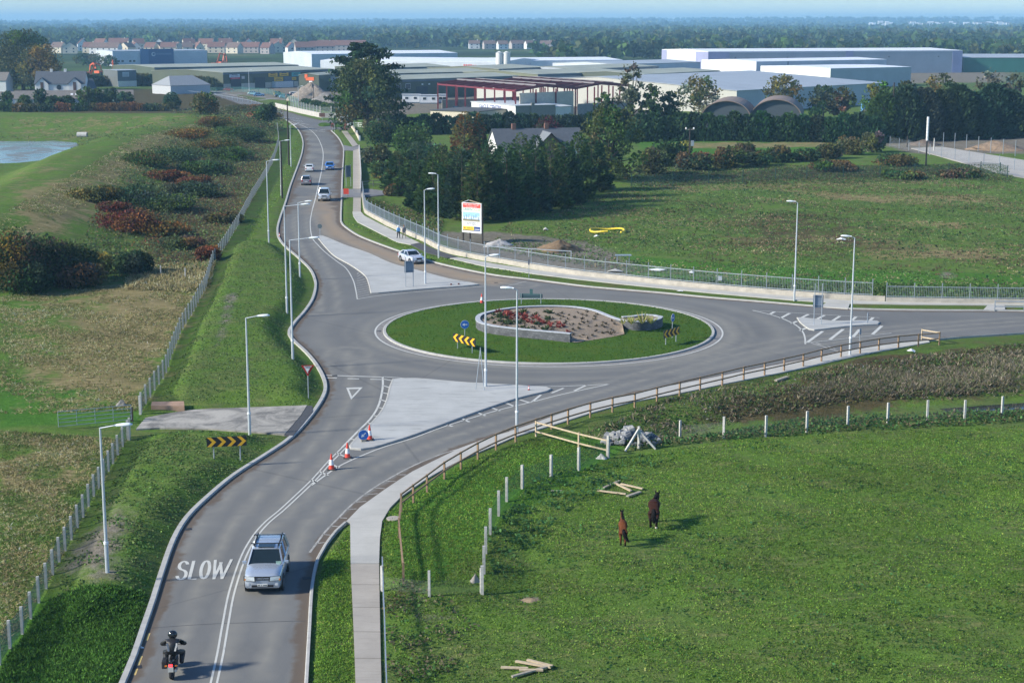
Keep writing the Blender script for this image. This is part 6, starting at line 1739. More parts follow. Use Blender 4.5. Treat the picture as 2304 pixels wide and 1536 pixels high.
for px, by, lab in ((1015, 641, 'left of two small dark bolts on the north island'), (1032, 640, 'right of two small dark bolts on the north island')):
    mb = MB(); mb.lathe([(.1, 0), (.1, .12), (.05, .16)], n=10); o = mb.build('ground_bolt', pm('rusty', (.10, .03, .025), .8)); o.location = P(px, by, .12); tag(o, lab, 'bolt', 'two dark bolts')
g = G(1614, 634); mb = MB(); mb.box((0, -.1, 1.25), (.42, .03, .5)); o = mb.build('fence_notice', M_WHITE); o.location = P(1619, 651); o.location.y -= .12; tag(o, 'small white notice fixed on the bar fence', 'notice')
# culvert by the pond
g = G(176, 308); mb = MB(); n = 14
M = Matrix.Translation(g + Vector((0, 0, .4))) @ Matrix.Rotation(math.pi / 2, 4, 'Y')
vs = []
for z in (-.2, 2.2):
    for r_ in (.75, .58):
        for k in range(n): vs.append(M @ Vector((r_ * math.cos(6.283 * k / n), r_ * math.sin(6.283 * k / n), z)))
fs = [(k, (k + 1) % n, 2 * n + (k + 1) % n, 2 * n + k) for k in range(n)] + [(n + k, 3 * n + k, 3 * n + (k + 1) % n, n + (k + 1) % n) for k in range(n)] + [(k, n + k, n + (k + 1) % n, (k + 1) % n) for k in range(n)] + [(2 * n + k, 2 * n + (k + 1) % n, 3 * n + (k + 1) % n, 3 * n + k) for k in range(n)]
mb.add(vs, fs); tag(mb.build('culvert_pipe', M_CONC), 'pale concrete culvert pipe opening onto the pond bank', 'pipe')
# ------------------------------------------------------------------ vehicles (forward = +X, then turned)
M_TYRE = pm('tyre_rubber', (.012, .012, .013), .85, 0, .2, 8)
M_RIM = pm('alloy_rim', (.42, .44, .46), .3, .8, .08)
M_GLASS = None
t_ = NT('car_glass'); t_.out((.012, .020, .022), .06, spec=.7); M_GLASS = t_.mat
M_TRIM = pm('black_trim', (.015, .015, .017), .6)
t_ = NT('lamp_clear'); t_.out((.62, .65, .68), .12, .25); M_LCLEAR = t_.mat
M_LRED = pm('tail_lamp_red', (.40, .012, .012), .25)
M_LAMB = pm('indicator_amber', (.65, .22, .03), .3)
M_PLATE = pm('plate_white', (.66, .66, .62), .5)
M_DISC = pm('paper_disc', (.45, .68, .60), .6)
def paint(name, col, metal=.35): return pm('paint_' + name, col, .28, metal, .03, .8, 0, .6)
def smoothmesh(o, ang=40):
    me = o.data
    me.polygons.foreach_set('use_smooth', [True] * len(me.polygons))
    try: me.set_sharp_from_angle(angle=math.radians(ang))
    except Exception: pass
def loft(mb, secs, mi=0, cap=True):
    n = len(secs[0]); vs = [v for s in secs for v in s]
    fs = []
    for j in range(len(secs) - 1):
        for k in range(n - 1): fs.append((j * n + k, j * n + k + 1, (j + 1) * n + k + 1, (j + 1) * n + k))
    if cap: fs += [tuple(range(n))[::-1], tuple((len(secs) - 1) * n + k for k in range(n))]
    return mb.add(vs, fs, mi)
def car(label, cat, p, rz, body, L=4.2, W=1.7, Hh=1.42, hood=.92, belt=.90, deck=.95, ws=(.95, .25), rear=(-1.55, -1.25), hoodx=None, wheel=.31, ground=.2, coloured_roof=True, rack=False, cladding=None, group=None, name='car', wb=.60, hatch=True, nose=.10, emblem=False, sunroof=False, disc=False, rim=True):
    """ws: x of windscreen foot and head; rear: x of rear window foot and head"""
    root = empty(name, p, rz, label, cat, group)
    hw = W / 2; x0, x1 = -L / 2, L / 2
    def sec(x, w, zb, zt, crown=.03):
        y = hw * w
        prof = [(-y * .90, zb), (-y * .985, zb + .10), (-y, zb + (zt - zb) * .45), (-y * .985, zt - .10), (-y * .93, zt - .02), (-y * .6, zt + crown * .7), (0, zt + crown), (y * .6, zt + crown * .7), (y * .93, zt - .02), (y * .985, zt - .10), (y, zb + (zt - zb) * .45), (y * .985, zb + .10), (y * .90, zb), (-y * .90, zb)]
        return [(x, a, b) for a, b in prof]
    mb = MB()
    loft(mb, [sec(x0, .86, ground + .16, deck - .22), sec(x0 + .05, .93, ground + .06, deck - .10), sec(x0 + .25, .99, ground, deck), sec(rear[0], 1, ground, max(deck, belt) + .0), sec(0, 1, ground, belt + .02), sec(ws[0], 1, ground, belt + .03),
              sec(ws[0] + (x1 - ws[0]) * .55, .985, ground, hood), sec(x1 - .30, .96, ground, hood - .05), sec(x1 - .12, .93, ground + .02, hood - .09), sec(x1 - .04, .88, ground + .05, hood - .10 - nose * .5), sec(x1, .80, ground + .10, hood - nose - .22)])
    o = mb.build('body', body, root); smoothmesh(o, 50)
    # cabin: glass block with painted roof and pillars
    zt = Hh; zb_ = belt - .04; wb_, wt_ = hw * .93, hw * .72
    A = [(rear[0], -wb_, zb_), (ws[0], -wb_, zb_), (ws[0], wb_, zb_), (rear[0], wb_, zb_)]
    zr = zt - .055
    B = [(rear[1], -wt_, zr), (ws[1], -wt_, zr), (ws[1], wt_, zr), (rear[1], wt_, zr)]
    def grid(q, name):                       # slightly curved pane
        mb = MB(); mb.add(q, [(0, 1, 2, 3)]); return mb.build(name, M_GLASS, root)
    A, B = [Vector(v) for v in A], [Vector(v) for v in B]
    grid([A[1], A[2], B[2], B[1]], 'windscreen'); grid([A[3], A[0], B[0], B[3]], 'rear_window')
    grid([A[0], A[1], B[1], B[0]], 'side_window'); grid([A[2], A[3], B[3], B[2]], 'side_window')
    mb = MB(); r_ = []
    for f, dz in ((0, 0), (.12, .045), (.5, .06), (.88, .045), (1, 0)):
        x = rear[1] + (ws[1] - rear[1]) * f + (.06 if f == 1 else -.05 if f == 0 else 0)
        r_.append([(x, -wt_ * 1.03, zr - .02), (x, -wt_ * .98, zr + .02 + dz * .6), (x, -wt_ * .5, zr + dz), (x, 0, zr + dz + .01), (x, wt_ * .5, zr + dz), (x, wt_ * .98, zr + .02 + dz * .6), (x, wt_ * 1.03, zr - .02), (x, -wt_ * 1.03, zr - .02)])
    loft(mb, r_); o = mb.build('roof', body if coloured_roof else M_TRIM, root); smoothmesh(o, 60)
    mb = MB()
    xm = (ws[0] + rear[0]) / 2 + .05; xt = (ws[1] + rear[1]) / 2 + .02
    for a, b, w_, h_ in [(A[s], B[s], .11, .12) for s in (0, 3)] + [(A[s], B[s], .07, .08) for s in (1, 2)] + [(Vector((xm, s * wb_, zb_)), Vector((xt, s * wt_, zr)), .09, .06) for s in (-1, 1)]:
        mb = MB(); mb.bar(a, b, w_, h_); mb.build('pillar', body, root)
    for sx in (x0 + L * (1 - wb) / 2 - .02, x1 - L * (1 - wb) / 2 + .04):
        for s in (-1, 1):
            M = Matrix.Translation((sx, s * (hw - .10), wheel)) @ Matrix.Rotation(math.pi / 2, 4, 'X')
            w = empty('wheel', (0, 0, 0)); w.parent = root
            mb = MB(); mb.lathe([(wheel * .62, -.115), (wheel * .93, -.11), (wheel, -.07), (wheel, .07), (wheel * .93, .11), (wheel * .62, .115)], n=20, M=M); o = mb.build('tyre', M_TYRE, w); smoothmesh(o, 35)
            mb = MB(); mb.lathe([(wheel * .60, -.122), (wheel * .60, .122)], n=14, M=M)
            for k in range(5):
                a_ = k * 1.2566; 
            mb.build('rim', M_RIM if rim else pm('steel_wheel', (.25, .26, .27), .5, .3), w)
            M2 = Matrix.Translation((sx, s * (hw - .085), wheel + .03)) @ Matrix.Rotation(math.pi / 2, 4, 'X')
            mb = MB(); mb.lathe([(wheel * 1.17, -.10), (wheel * 1.17, .10)], n=22, M=M2); mb.build('wheel_arch', M_TRIM, root)
    zf = hood - nose - .14
    for s in (-1, 1):
        mb = MB(); mb.add([(x1 + .035, s * hw * .40, zf - .11), (x1 - .06, s * hw * .93, zf - .09), (x1 - .09, s * hw * .93, zf + .10), (x1 - .005, s * hw * .42, zf + .09), (x1 - .2, s * hw * .5, zf)], [(0, 1, 2, 3), (3, 2, 1, 0)])
        for v in range(4): mb.v[v] = (mb.v[v][0] + .05, mb.v[v][1], mb.v[v][2])
        mb.build('headlight', M_LCLEAR, root)
        vb = mb.v[:4]; c_ = sum((Vector(v) for v in vb), Vector()) / 4
        mb = MB(); mb.add([c_ + (Vector(v) - c_) * 1.22 + Vector((-.012, 0, 0)) for v in vb], [(0, 1, 2, 3), (3, 2, 1, 0)]); mb.build('headlight_surround', M_TRIM, root)
        mb = MB(); mb.box((x1 - .075, s * hw * .87, zf - .06), (.14, .14, .10)); mb.build('indicator', M_LAMB, root)
        mb = MB(); mb.box((x0 + .03, s * hw * .80, deck - .28), (.09, hw * .26, .24)); mb.build('tail_light', M_LRED, root)
        mb = MB(); mb.box((ws[0] - .22, s * (hw + .12), belt + .07), (.12, .20, .15)); mb.build('wing_mirror', body, root, bevel=.03)
        mb = MB(); mb.box((-.1, s * (hw - .005), belt - .18), (.22, .03, .04)); mb.build('door_handle', M_TRIM if cladding is None else body, root)
    mb = MB(); mb.box((x1 - .02, 0, zf + .01), (.08, hw * .74, .19)); g_ = mb.build('grille', M_TRIM, root)
    mb = MB(); mb.box((x1 - .005, 0, ground + .17), (.06, hw * 1.15, .11)); mb.build('air_intake', M_TRIM, root)
    mb = MB(); mb.box((x1 + .02, 0, ground + .22), (.03, .50, .11)); pl_ = mb.build('number_plate', M_PLATE, root)
    mb = MB(); mb.box((x0 - .015, 0, deck - .42), (.03, .50, .11)); mb.build('number_plate', M_PLATE, root)
    mb = MB(); mb.box((x0 + .02, 0, ground + .24), (.12, W * .93, .22)); mb.build('bumper', cladding or body, root, bevel=.04)
    mb = MB(); mb.box((x1 - .07, 0, ground + .20), (.13, W * .90, .24)); mb.build('bumper', cladding or body, root, bevel=.04)
    mb = MB(); mb.box((0, 0, ground - .02), (L * .86, W * .80, .14)); mb.build('underbody', M_TRIM, root)
    return root, dict(zr=zr, wt=wt_, hw=hw, x1=x1, zf=zf, A=A, B=B, g=g_, zbelt=zb_)
def heading(pa, pb): a, b = P(*pa), P(*pb); return math.atan2(b.y - a.y, b.x - a.x)
SILV = paint('silver', (.46, .51, .58), .45)
# the silver off-roader in the foreground
p = P(600, 1312); p = Vector((p.x - .02, p.y + .55, 0))
root, q = car('silver off-road car with black roof bars driving towards the camera', 'car', p, heading((622,1240),(585,1360)), SILV, L=4.75, W=1.88, Hh=1.86, hood=1.16, belt=1.15, deck=1.16, ws=(.98, .36), rear=(-2.10, -1.92), wheel=.38, ground=.36, cladding=paint('silver_bumper', (.40, .44, .50), .4), nose=.10, name='off_road_car', wb=.585)
x1 = q['x1']; zf = q['zf']
mb = MB()
for x in (.15, -1.25): mb.box((x, 0, q['zr'] + .20), (.07, 1.58, .035))
mb.build('roof_bar', M_TRIM, root)
mb = MB()
for s in (-1, 1):
    mb.bar((.25, s * q['wt'] * .92, q['zr'] + .10), (-1.85, s * q['wt'] * .92, q['zr'] + .10), .05, .05)
    for x in (.15, -1.25): mb.box((x, s * q['wt'] * .92, q['zr'] + .14), (.16, .07, .12))
mb.build('roof_rail', M_TRIM, root)
mb = MB(); mb.box((.02, 0, q['zr'] + .062), (.62, .82, .02)); mb.build('sunroof', M_GLASS, root)
mb = MB(); mb.box((x1 - .005, 0, zf), (.06, .72, .035)); mb.box((x1 - .02, 0, zf + .095), (.07, .80, .04)); mb.build('grille_bar', SILV, root)
mb = MB()
for a_ in (90, 210, 330):                            # badge: three lozenges round a point
    c, s = math.cos(math.radians(a_)), math.sin(math.radians(a_)); r_ = .095
    u, v = (c, s), (-s, c)
    pts = [(0, 0), (u[0] * r_ * .5 + v[0] * r_ * .29, u[1] * r_ * .5 + v[1] * r_ * .29), (u[0] * r_, u[1] * r_), (u[0] * r_ * .5 - v[0] * r_ * .29, u[1] * r_ * .5 - v[1] * r_ * .29)]
    mb.add([(x1 + .032, y, zf + .0 + z) for y, z in pts], [(0, 3, 2, 1), (0, 1, 2, 3)])
mb.build('badge', M_RIM, root)
for s in (-1, 1):
    mb = MB(); mb.lathe([(.085, 0), (.085, .03), (.05, .035)], (x1 - .02, s * .70, .62), 14, M=Matrix.Rotation(math.pi / 2, 4, 'Y')); mb.build('fog_lamp', M_LCLEAR, root)
mb = MB(); mb.add([Vector(q['A'][1]).lerp(q['B'][1], f).lerp(Vector(q['A'][2]).lerp(q['B'][2], f), u_) + Vector((.015, 0, .01)) for u_, f in ((.82, .10), (.97, .10), (.97, .24), (.82, .24))], [(0, 1, 2, 3), (3, 2, 1, 0)])
mb.build('windscreen_paper', M_DISC, root)
mb = MB()
for k in range(9): mb.box((x1 + .038, -.20 + k * .05, .58), (.006, .03, .055)) if k not in (2, 4) else None
mb.build('plate_characters', M_BLACK, root)
# dim driver behind the glass would not show; the far cars follow
car('silver three-door coupe passing the north concrete island', 'car', P(920, 592) + Vector((.25, 1.0, 0)), heading((895,583),(953,601)), paint('pale_silver', (.58, .61, .68), .35), L=4.25, W=1.71, Hh=1.40, hood=.86, belt=.90, deck=1.0, ws=(.92, .12), rear=(-1.85, -1.05), wheel=.31, ground=.19, nose=.08)
car('pale silver off-road car coming towards the roundabout on the brown-dusted lane', 'car', P(728, 452) + Vector((0, 1.2, 0)), heading((733,420),(728,460)), paint('frost_silver', (.62, .66, .70), .3), L=4.7, W=1.9, Hh=1.88, hood=1.12, belt=1.12, deck=1.14, ws=(1.0, .35), rear=(-2.15, -1.95), wheel=.39, ground=.34, name='off_road_car')
car('grey-brown people carrier driving away, nearest of the two on the left lane', 'car', P(687, 417) + Vector((0, 1.6, 0)), heading((686,420),(692,395)), paint('warm_grey', (.27, .25, .26), .3), L=4.2, W=1.72, Hh=1.62, hood=.98, belt=1.0, deck=1.08, ws=(1.25, .35), rear=(-1.95, -1.7), wheel=.31, ground=.22)
car('small white hatchback driving away ahead of the grey-brown people carrier', 'car', P(694, 387) + Vector((0, 1.6, 0)), heading((692,395),(696,370)), paint('white', (.72, .74, .74), 0), L=3.9, W=1.62, Hh=1.38, hood=.86, belt=.88, deck=.98, ws=(.85, .2), rear=(-1.75, -1.3), wheel=.29, ground=.2)
car('bright blue hatchback coming down the far road', 'car', P(740, 383) + Vector((0, 1.6, 0)), heading((738,360),(741,400)), paint('blue', (.035, .17, .52), .15), L=4.1, W=1.68, Hh=1.42, hood=.88, belt=.90, deck=.98, ws=(.9, .15), rear=(-1.75, -1.3), wheel=.3, ground=.2)
for px, by, cname, col, lab, kw in [(667,219,'van_white',(.72,.74,.76),'white van parked by the olive shed doors',dict(L=4.8,W=1.9,Hh=2.0,hood=1.1,belt=1.15,deck=1.5,ws=(1.5,.9),rear=(-2.3,-2.25),wheel=.33)), (630,219,'dark_green',(.03,.09,.10),'long dark teal car parked before the cream shed wall',{}), (628,216,'yard_yellow',(.55,.33,.04),'ochre yellow van parked among the yard cars',dict(Hh=1.9,deck=1.4,rear=(-2.0,-1.95))), (641,221,'sky_blue',(.25,.42,.58),'pale blue car parked before the ochre yellow van',{}),
                                 (655,222,'brick_red',(.35,.08,.06),'dark red van parked by the foot of the gravel heap',dict(Hh=1.85,deck=1.3,rear=(-2.0,-1.9))), (515,205,'crimson',(.30,.04,.04),'red car behind the yard railing under the shop sign',{}), (570,214,'teal_blue',(.20,.38,.42),'light blue car at the left end of the yard cars',{}), (583,217,'mid_blue',(.12,.25,.42),'blue car second from the left of the yard cars',{}), (672,221,'orange',(.55,.25,.08),'orange pickup by the gravel heap',dict(Hh=1.7))]:
    car(lab, 'van' if 'van' in lab else 'car', P(px, by), random.Random(px).uniform(-.3, .5), paint(cname, col, .1), name='parked_van' if 'van' in lab else 'parked_car', group='vehicles parked in the yard', **kw)

# ------------------------------------------------------------------ bodies grown from a skeleton
def skin(verts, edges, radii, name, mats, parent=None, sub=2, root_i=0, matf=None):
    me = bpy.data.meshes.new('sk'); me.from_pydata([tuple(v) for v in verts], edges, [])
    o = bpy.data.objects.new('sk', me); COL.objects.link(o)
    m = o.modifiers.new('skin', 'SKIN'); m.use_smooth_shade = True; m.branch_smoothing = .5
    for i, v in enumerate(me.skin_vertices[0].data):
        r_ = radii[i]; v.radius = r_ if isinstance(r_, tuple) else (r_, r_); v.use_root = i == root_i
    s = o.modifiers.new('sub', 'SUBSURF'); s.levels = sub; s.render_levels = sub
    dg = bpy.context.evaluated_depsgraph_get(); dg.update()
    m2 = bpy.data.meshes.new_from_object(o.evaluated_get(dg)); m2.name = name
    bpy.data.objects.remove(o); bpy.data.meshes.remove(me)
    m2.materials.clear()
    for x in (mats if isinstance(mats, list) else [mats]): m2.materials.append(x)
    if matf: 
        for pl_ in m2.polygons: pl_.material_index = matf(pl_.center)
    m2.polygons.foreach_set('use_smooth', [True] * len(m2.polygons))
    return link(name, m2, parent)
M_SKIN = pm('skin', (.50, .30, .22), .6, 0, .06)
def person_walk(label, p, rz, shirt, trousers, hair, cap, step=.25, hgt=1.75, jacket=False, skirtflare=1.0):
    """walking figure seen from behind; forward = +X"""
    root = empty('person', p, rz, label, 'person'); k = hgt / 1.75
    V = [(0, 0, .95), (.0, 0, 1.12), (.01, 0, 1.30), (.02, 0, 1.43), (.03, 0, 1.52), (.05, 0, 1.58), (.06, 0, 1.66), (.05, 0, 1.73),
         (0, .10, .90), (step * .5, .10, .50), (step * .85, .10, .10), (step * .85 + .14, .11, .05),
         (0, -.10, .90), (-step * .2, -.10, .50), (-step * .75, -.10, .12), (-step * .75 + .13, -.11, .06),
         (.01, .19, 1.42), (-.06, .25, 1.14), (.04, .26, .90), (.07, .25, .82), (.01, -.19, 1.42), (.06, -.25, 1.14), (.16, -.25, .92), (.19, -.24, .84)]
    Eg = [(0, 1), (1, 2), (2, 3), (3, 4), (4, 5), (5, 6), (6, 7), (0, 8), (8, 9), (9, 10), (10, 11), (0, 12), (12, 13), (13, 14), (14, 15), (3, 16), (16, 17), (17, 18), (18, 19), (3, 20), (20, 21), (21, 22), (22, 23)]
    j = 1.15 if jacket else 1.0
    R = [(.13, .17), (.115 * j, .155 * j), (.125 * j, .17 * j), (.10, .14), (.055, .055), (.075, .07), (.10, .085), (.065, .06), (.10, .09), (.07, .065), (.05, .045), (.045, .035), (.10, .09), (.07, .065), (.05, .045), (.045, .035), (.065 * j, .06), (.05 * j, .05), (.038, .038), (.035, .025), (.065 * j, .06), (.05 * j, .05), (.038, .038), (.035, .025)]
    V = [Vector(v) * k for v in V]; R = [(a * k * 1.15, b * k * 1.15) for a, b in R]
    def mf(c):
        z = c.z / k
        if z > 1.50: return 2
        if abs(c.y) / k > .2 and z < .90: return 2
        if z > (.82 if jacket else .97) or abs(c.y) / k > .19 and z > .86: return 0
        return 1 if z > .09 else 3
    skin(V, Eg, R, 'body', [shirt, trousers, M_SKIN, M_TRIM], root, 2, 0, mf)
    # hands: palm with five short fingers
    for (hx, hy, hz) in ((.08, .255, .80), (.20, -.245, .82)):
        hv = [Vector((hx, hy, hz)), Vector((hx + .01, hy, hz - .05))]; he = [(0, 1)]; hr = [(.022, .034), (.02, .034)]
        for f in range(4):
            i = len(hv); y = hy - .028 + f * .018
            hv += [Vector((hx + .015, y, hz - .085)), Vector((hx + .03, y, hz - .085 - [.035, .045, .042, .03][f]))]; he += [(1, i), (i, i + 1)]; hr += [.009, .008]
        i = len(hv); hv += [Vector((hx + .04, hy, hz - .03)), Vector((hx + .055, hy, hz - .06))]; he += [(0, i), (i, i + 1)]; hr += [.01, .009]
        skin([v * k for v in hv], he, hr, 'hand', M_SKIN, root, 1)
    mb = MB()
    if cap: mb.lathe([(.112, 1.60), (.118, 1.66), (.105, 1.735), (.06, 1.785), (.005, 1.795)], (.055, 0, 0), 14); mb.box((.17, 0, 1.655), (.16, .16, .018)); mb.v = [(a * k, b * k, c * k) for a, b, c in mb.v]; o = mb.build('cap', cap, root); smoothmesh(o)
    else: mb.lathe([(.095, 1.585), (.112, 1.64), (.108, 1.71), (.07, 1.765), (.005, 1.775)], (.035, 0, 0), 14); mb.v = [(a * k, b * k, c * k) for a, b, c in mb.v]; o = mb.build('hair', hair, root); smoothmesh(o)
    # face
    mb = MB()
    for s in (-1, 1): mb.lathe([(.001, -.012), (.012, 0), (.001, .012)], (.152 * k, s * .033 * k, 1.655 * k), 8)
    mb.build('eye', M_TRIM, root)
    mb = MB(); mb.add([(.15 * k, 0, 1.66 * k), (.185 * k, 0, 1.61 * k), (.15 * k, .02 * k, 1.61 * k), (.15 * k, -.02 * k, 1.61 * k)], [(0, 1, 2), (0, 3, 1), (1, 3, 2)]); mb.build('nose', M_SKIN, root)
    return root
away = heading((955, 552), (896, 534))
person_walk('person in a light blue shirt, dark trousers and white cap walking on the footpath', P(897, 537, .125), away, pm('shirt_blue', (.22, .48, .78), .8), pm('trousers_navy', (.012, .016, .03), .85), M_TRIM, pm('cap_white', (.78, .78, .76), .8), .30, 1.72)
person_walk('person in a grey jacket and brown-grey trousers walking beside the one in light blue', P(909.5, 537.5, .125), away, pm('jacket_grey', (.22, .205, .21), .85), pm('trousers_brown', (.17, .15, .125), .85), pm('hair_sandy', (.20, .11, .07), .8), None, .42, 1.82, True)

# ------------------------------------------------------------------ motorcycle and rider (forward = +X)
bp = P(392, 1512); brz = heading((385, 1524), (402, 1470))
root = empty('motorcycle', bp, brz, 'black motorcycle ridden away from the camera in the left lane', 'motorcycle')
def bwheel(x, r, w):
    we = empty('wheel', (0, 0, 0)); we.parent = root
    M = Matrix.Translation((x, 0, r)) @ Matrix.Rotation(math.pi / 2, 4, 'X')
    mb = MB(); mb.lathe([(r * .68, -w * .8), (r * .9, -w), (r, -w * .35), (r, w * .35), (r * .9, w), (r * .68, w * .8)], n=24, M=M); o = mb.build('tyre', M_TYRE, we); smoothmesh(o, 35)
    mb = MB(); mb.lathe([(r * .7, -w * .6), (r * .7, w * .6)], n=24, M=M); mb.build('rim', M_RIM, we)
bwheel(-.70, .32, .09); bwheel(.75, .31, .065)
skin([(-.35, 0, .82), (-.75, 0, .86), (-.95, 0, .88), (0, 0, .80), (.25, 0, .98), (.45, 0, .92)], [(0, 1), (1, 2), (0, 3), (3, 4), (4, 5)], [(.13, .09), (.12, .08), (.08, .05), (.13, .10), (.17, .15), (.10, .10)], 'body', paint('black', (.015, .016, .018), .2), root, 2)
mb = MB(); mb.box((.05, 0, .50), (.55, .34, .42)); mb.box((-.2, 0, .45), (.3, .24, .3)); mb.build('engine', pm('engine_dark', (.06, .06, .065), .5, .5), root, bevel=.04)
mb = MB()
for s in (-1, 1): mb.tube((.75, s * .10, .31), (.50, s * .10, 1.0), .028, n=7); mb.tube((-.70, s * .13, .32), (-.15, s * .13, .45), .03, n=7)
mb.build('fork', M_RIM, root)
mb = MB(); mb.tube((.42, -.45, 1.12), (.52, 0, 1.12), .016, n=6); mb.tube((.42, .45, 1.12), (.52, 0, 1.08), .016, n=6); mb.build('handlebar', M_TRIM, root)
mb = MB(); mb.tube((-.15, -.16, .35), (-.95, -.20, .48), .055, .065, n=10); mb.build('exhaust', M_RIM, root)
mb = MB(); mb.box((-1.0, 0, .74), (.05, .16, .10)); mb.build('tail_light', glow('brake_light_red', (1, .03, .04), 2.5), root, bevel=.015)
mb = MB(); mb.box((-1.03, 0, .56), (.02, .23, .22)); mb.build('number_plate', pm('plate_pale', (.52, .51, .46), .5), root)
mb = MB(); mb.add([(-.98, -.08, .9), (-.55, -.11, .75), (-.55, .11, .75), (-.98, .08, .9), (-1.04, -.07, .42), (-1.04, .07, .42)], [(0, 1, 2, 3), (0, 3, 5, 4)]); mb.build('rear_mudguard', M_TRIM, root)
for s in (-1, 1):
    mb = MB(); mb.box((-.90, s * .22, .68), (.06, .10, .05)); mb.build('indicator', M_LAMB, root)
    mb = MB(); mb.tube((.42, s * .25, 1.06), (.40, s * .42, 1.20), .01, n=5); mb.box((.39, s * .45, 1.22), (.03, .15, .10)); mb.build('mirror', M_TRIM, root)
mb = MB(); mb.box((-.55, .30, .68), (.5, .24, .36)); mb.build('pannier', M_TRIM, root, bevel=.05)
rp_ = empty('person', bp, brz, 'motorcycle rider in a black helmet and black leathers with grey stripes', 'person')
rp_.scale = (1.08, 1.36, 1.06)
leather = pm('leather_black', (.014, .014, .016), .5, 0, .3, 4)
V = [(-.30, 0, .95), (-.26, 0, 1.12), (-.18, 0, 1.32), (-.08, 0, 1.46), (-.03, 0, 1.53), (0, 0, 1.60),
     (-.15, .17, .94), (.28, .27, .84), (.05, .24, .42), (.22, .24, .36), (-.15, -.17, .94), (.28, -.27, .84), (.05, -.24, .42), (.22, -.24, .36),
     (-.08, .20, 1.43), (.12, .37, 1.22), (.36, .29, 1.09), (-.08, -.20, 1.43), (.12, -.37, 1.22), (.36, -.29, 1.09)]
Eg = [(0, 1), (1, 2), (2, 3), (3, 4), (4, 5), (0, 6), (6, 7), (7, 8), (8, 9), (0, 10), (10, 11), (11, 12), (12, 13), (3, 14), (14, 15), (15, 16), (3, 17), (17, 18), (18, 19)]
R = [(.16, .18), (.135, .18), (.14, .20), (.11, .15), (.06, .06), (.07, .07), (.11, .10), (.09, .085), (.06, .06), (.05, .05), (.11, .10), (.09, .085), (.06, .06), (.05, .05), (.085, .08), (.065, .065), (.045, .045), (.085, .08), (.065, .065), (.045, .045)]
skin(V, Eg, [(a * 1.25, b * 1.25) for a, b in R], 'body', leather, rp_, 2)
for s in (-1, 1):
    hx, hy, hz = .40, s * .30, 1.07
    hv = [Vector((hx - .03, hy, hz + .02)), Vector((hx + .03, hy, hz + .02))]; he = [(0, 1)]; hr = [(.03, .04), (.025, .042)]
    for f in range(4):
        i = len(hv); y = hy - .035 + f * .023
        hv += [Vector((hx + .065, y, hz)), Vector((hx + .05, y, hz - .04)), Vector((hx + .02, y, hz - .045))]; he += [(1, i), (i, i + 1), (i + 1, i + 2)]; hr += [.012, .011, .010]
    i = len(hv); hv += [Vector((hx, hy - s * .045, hz)), Vector((hx + .03, hy - s * .05, hz - .035))]; he += [(0, i), (i, i + 1)]; hr += [.013, .011]
    skin(hv, he, hr, 'glove', leather, rp_, 1)
mb = MB(); mb.lathe([(.06, 1.50), (.115, 1.53), (.148, 1.60), (.155, 1.68), (.13, 1.76), (.07, 1.815), (.005, 1.83)], (.03, 0, 0), 18); o = mb.build('helmet', paint('helmet_black', (.012, .013, .016), .1), rp_); smoothmesh(o)
mb = MB(); mb.box((.15, 0, 1.67), (.05, .22, .10)); mb.build('visor', M_GLASS, rp_, bevel=.02)
for s in (-1, 1):
    mb = MB(); mb.bar((-.29, s * .15, 1.40), (-.405, s * .10, 1.10), .06, .014); mb.build('jacket_stripe', pm('reflective_grey', (.26, .27, .28), .6), rp_)

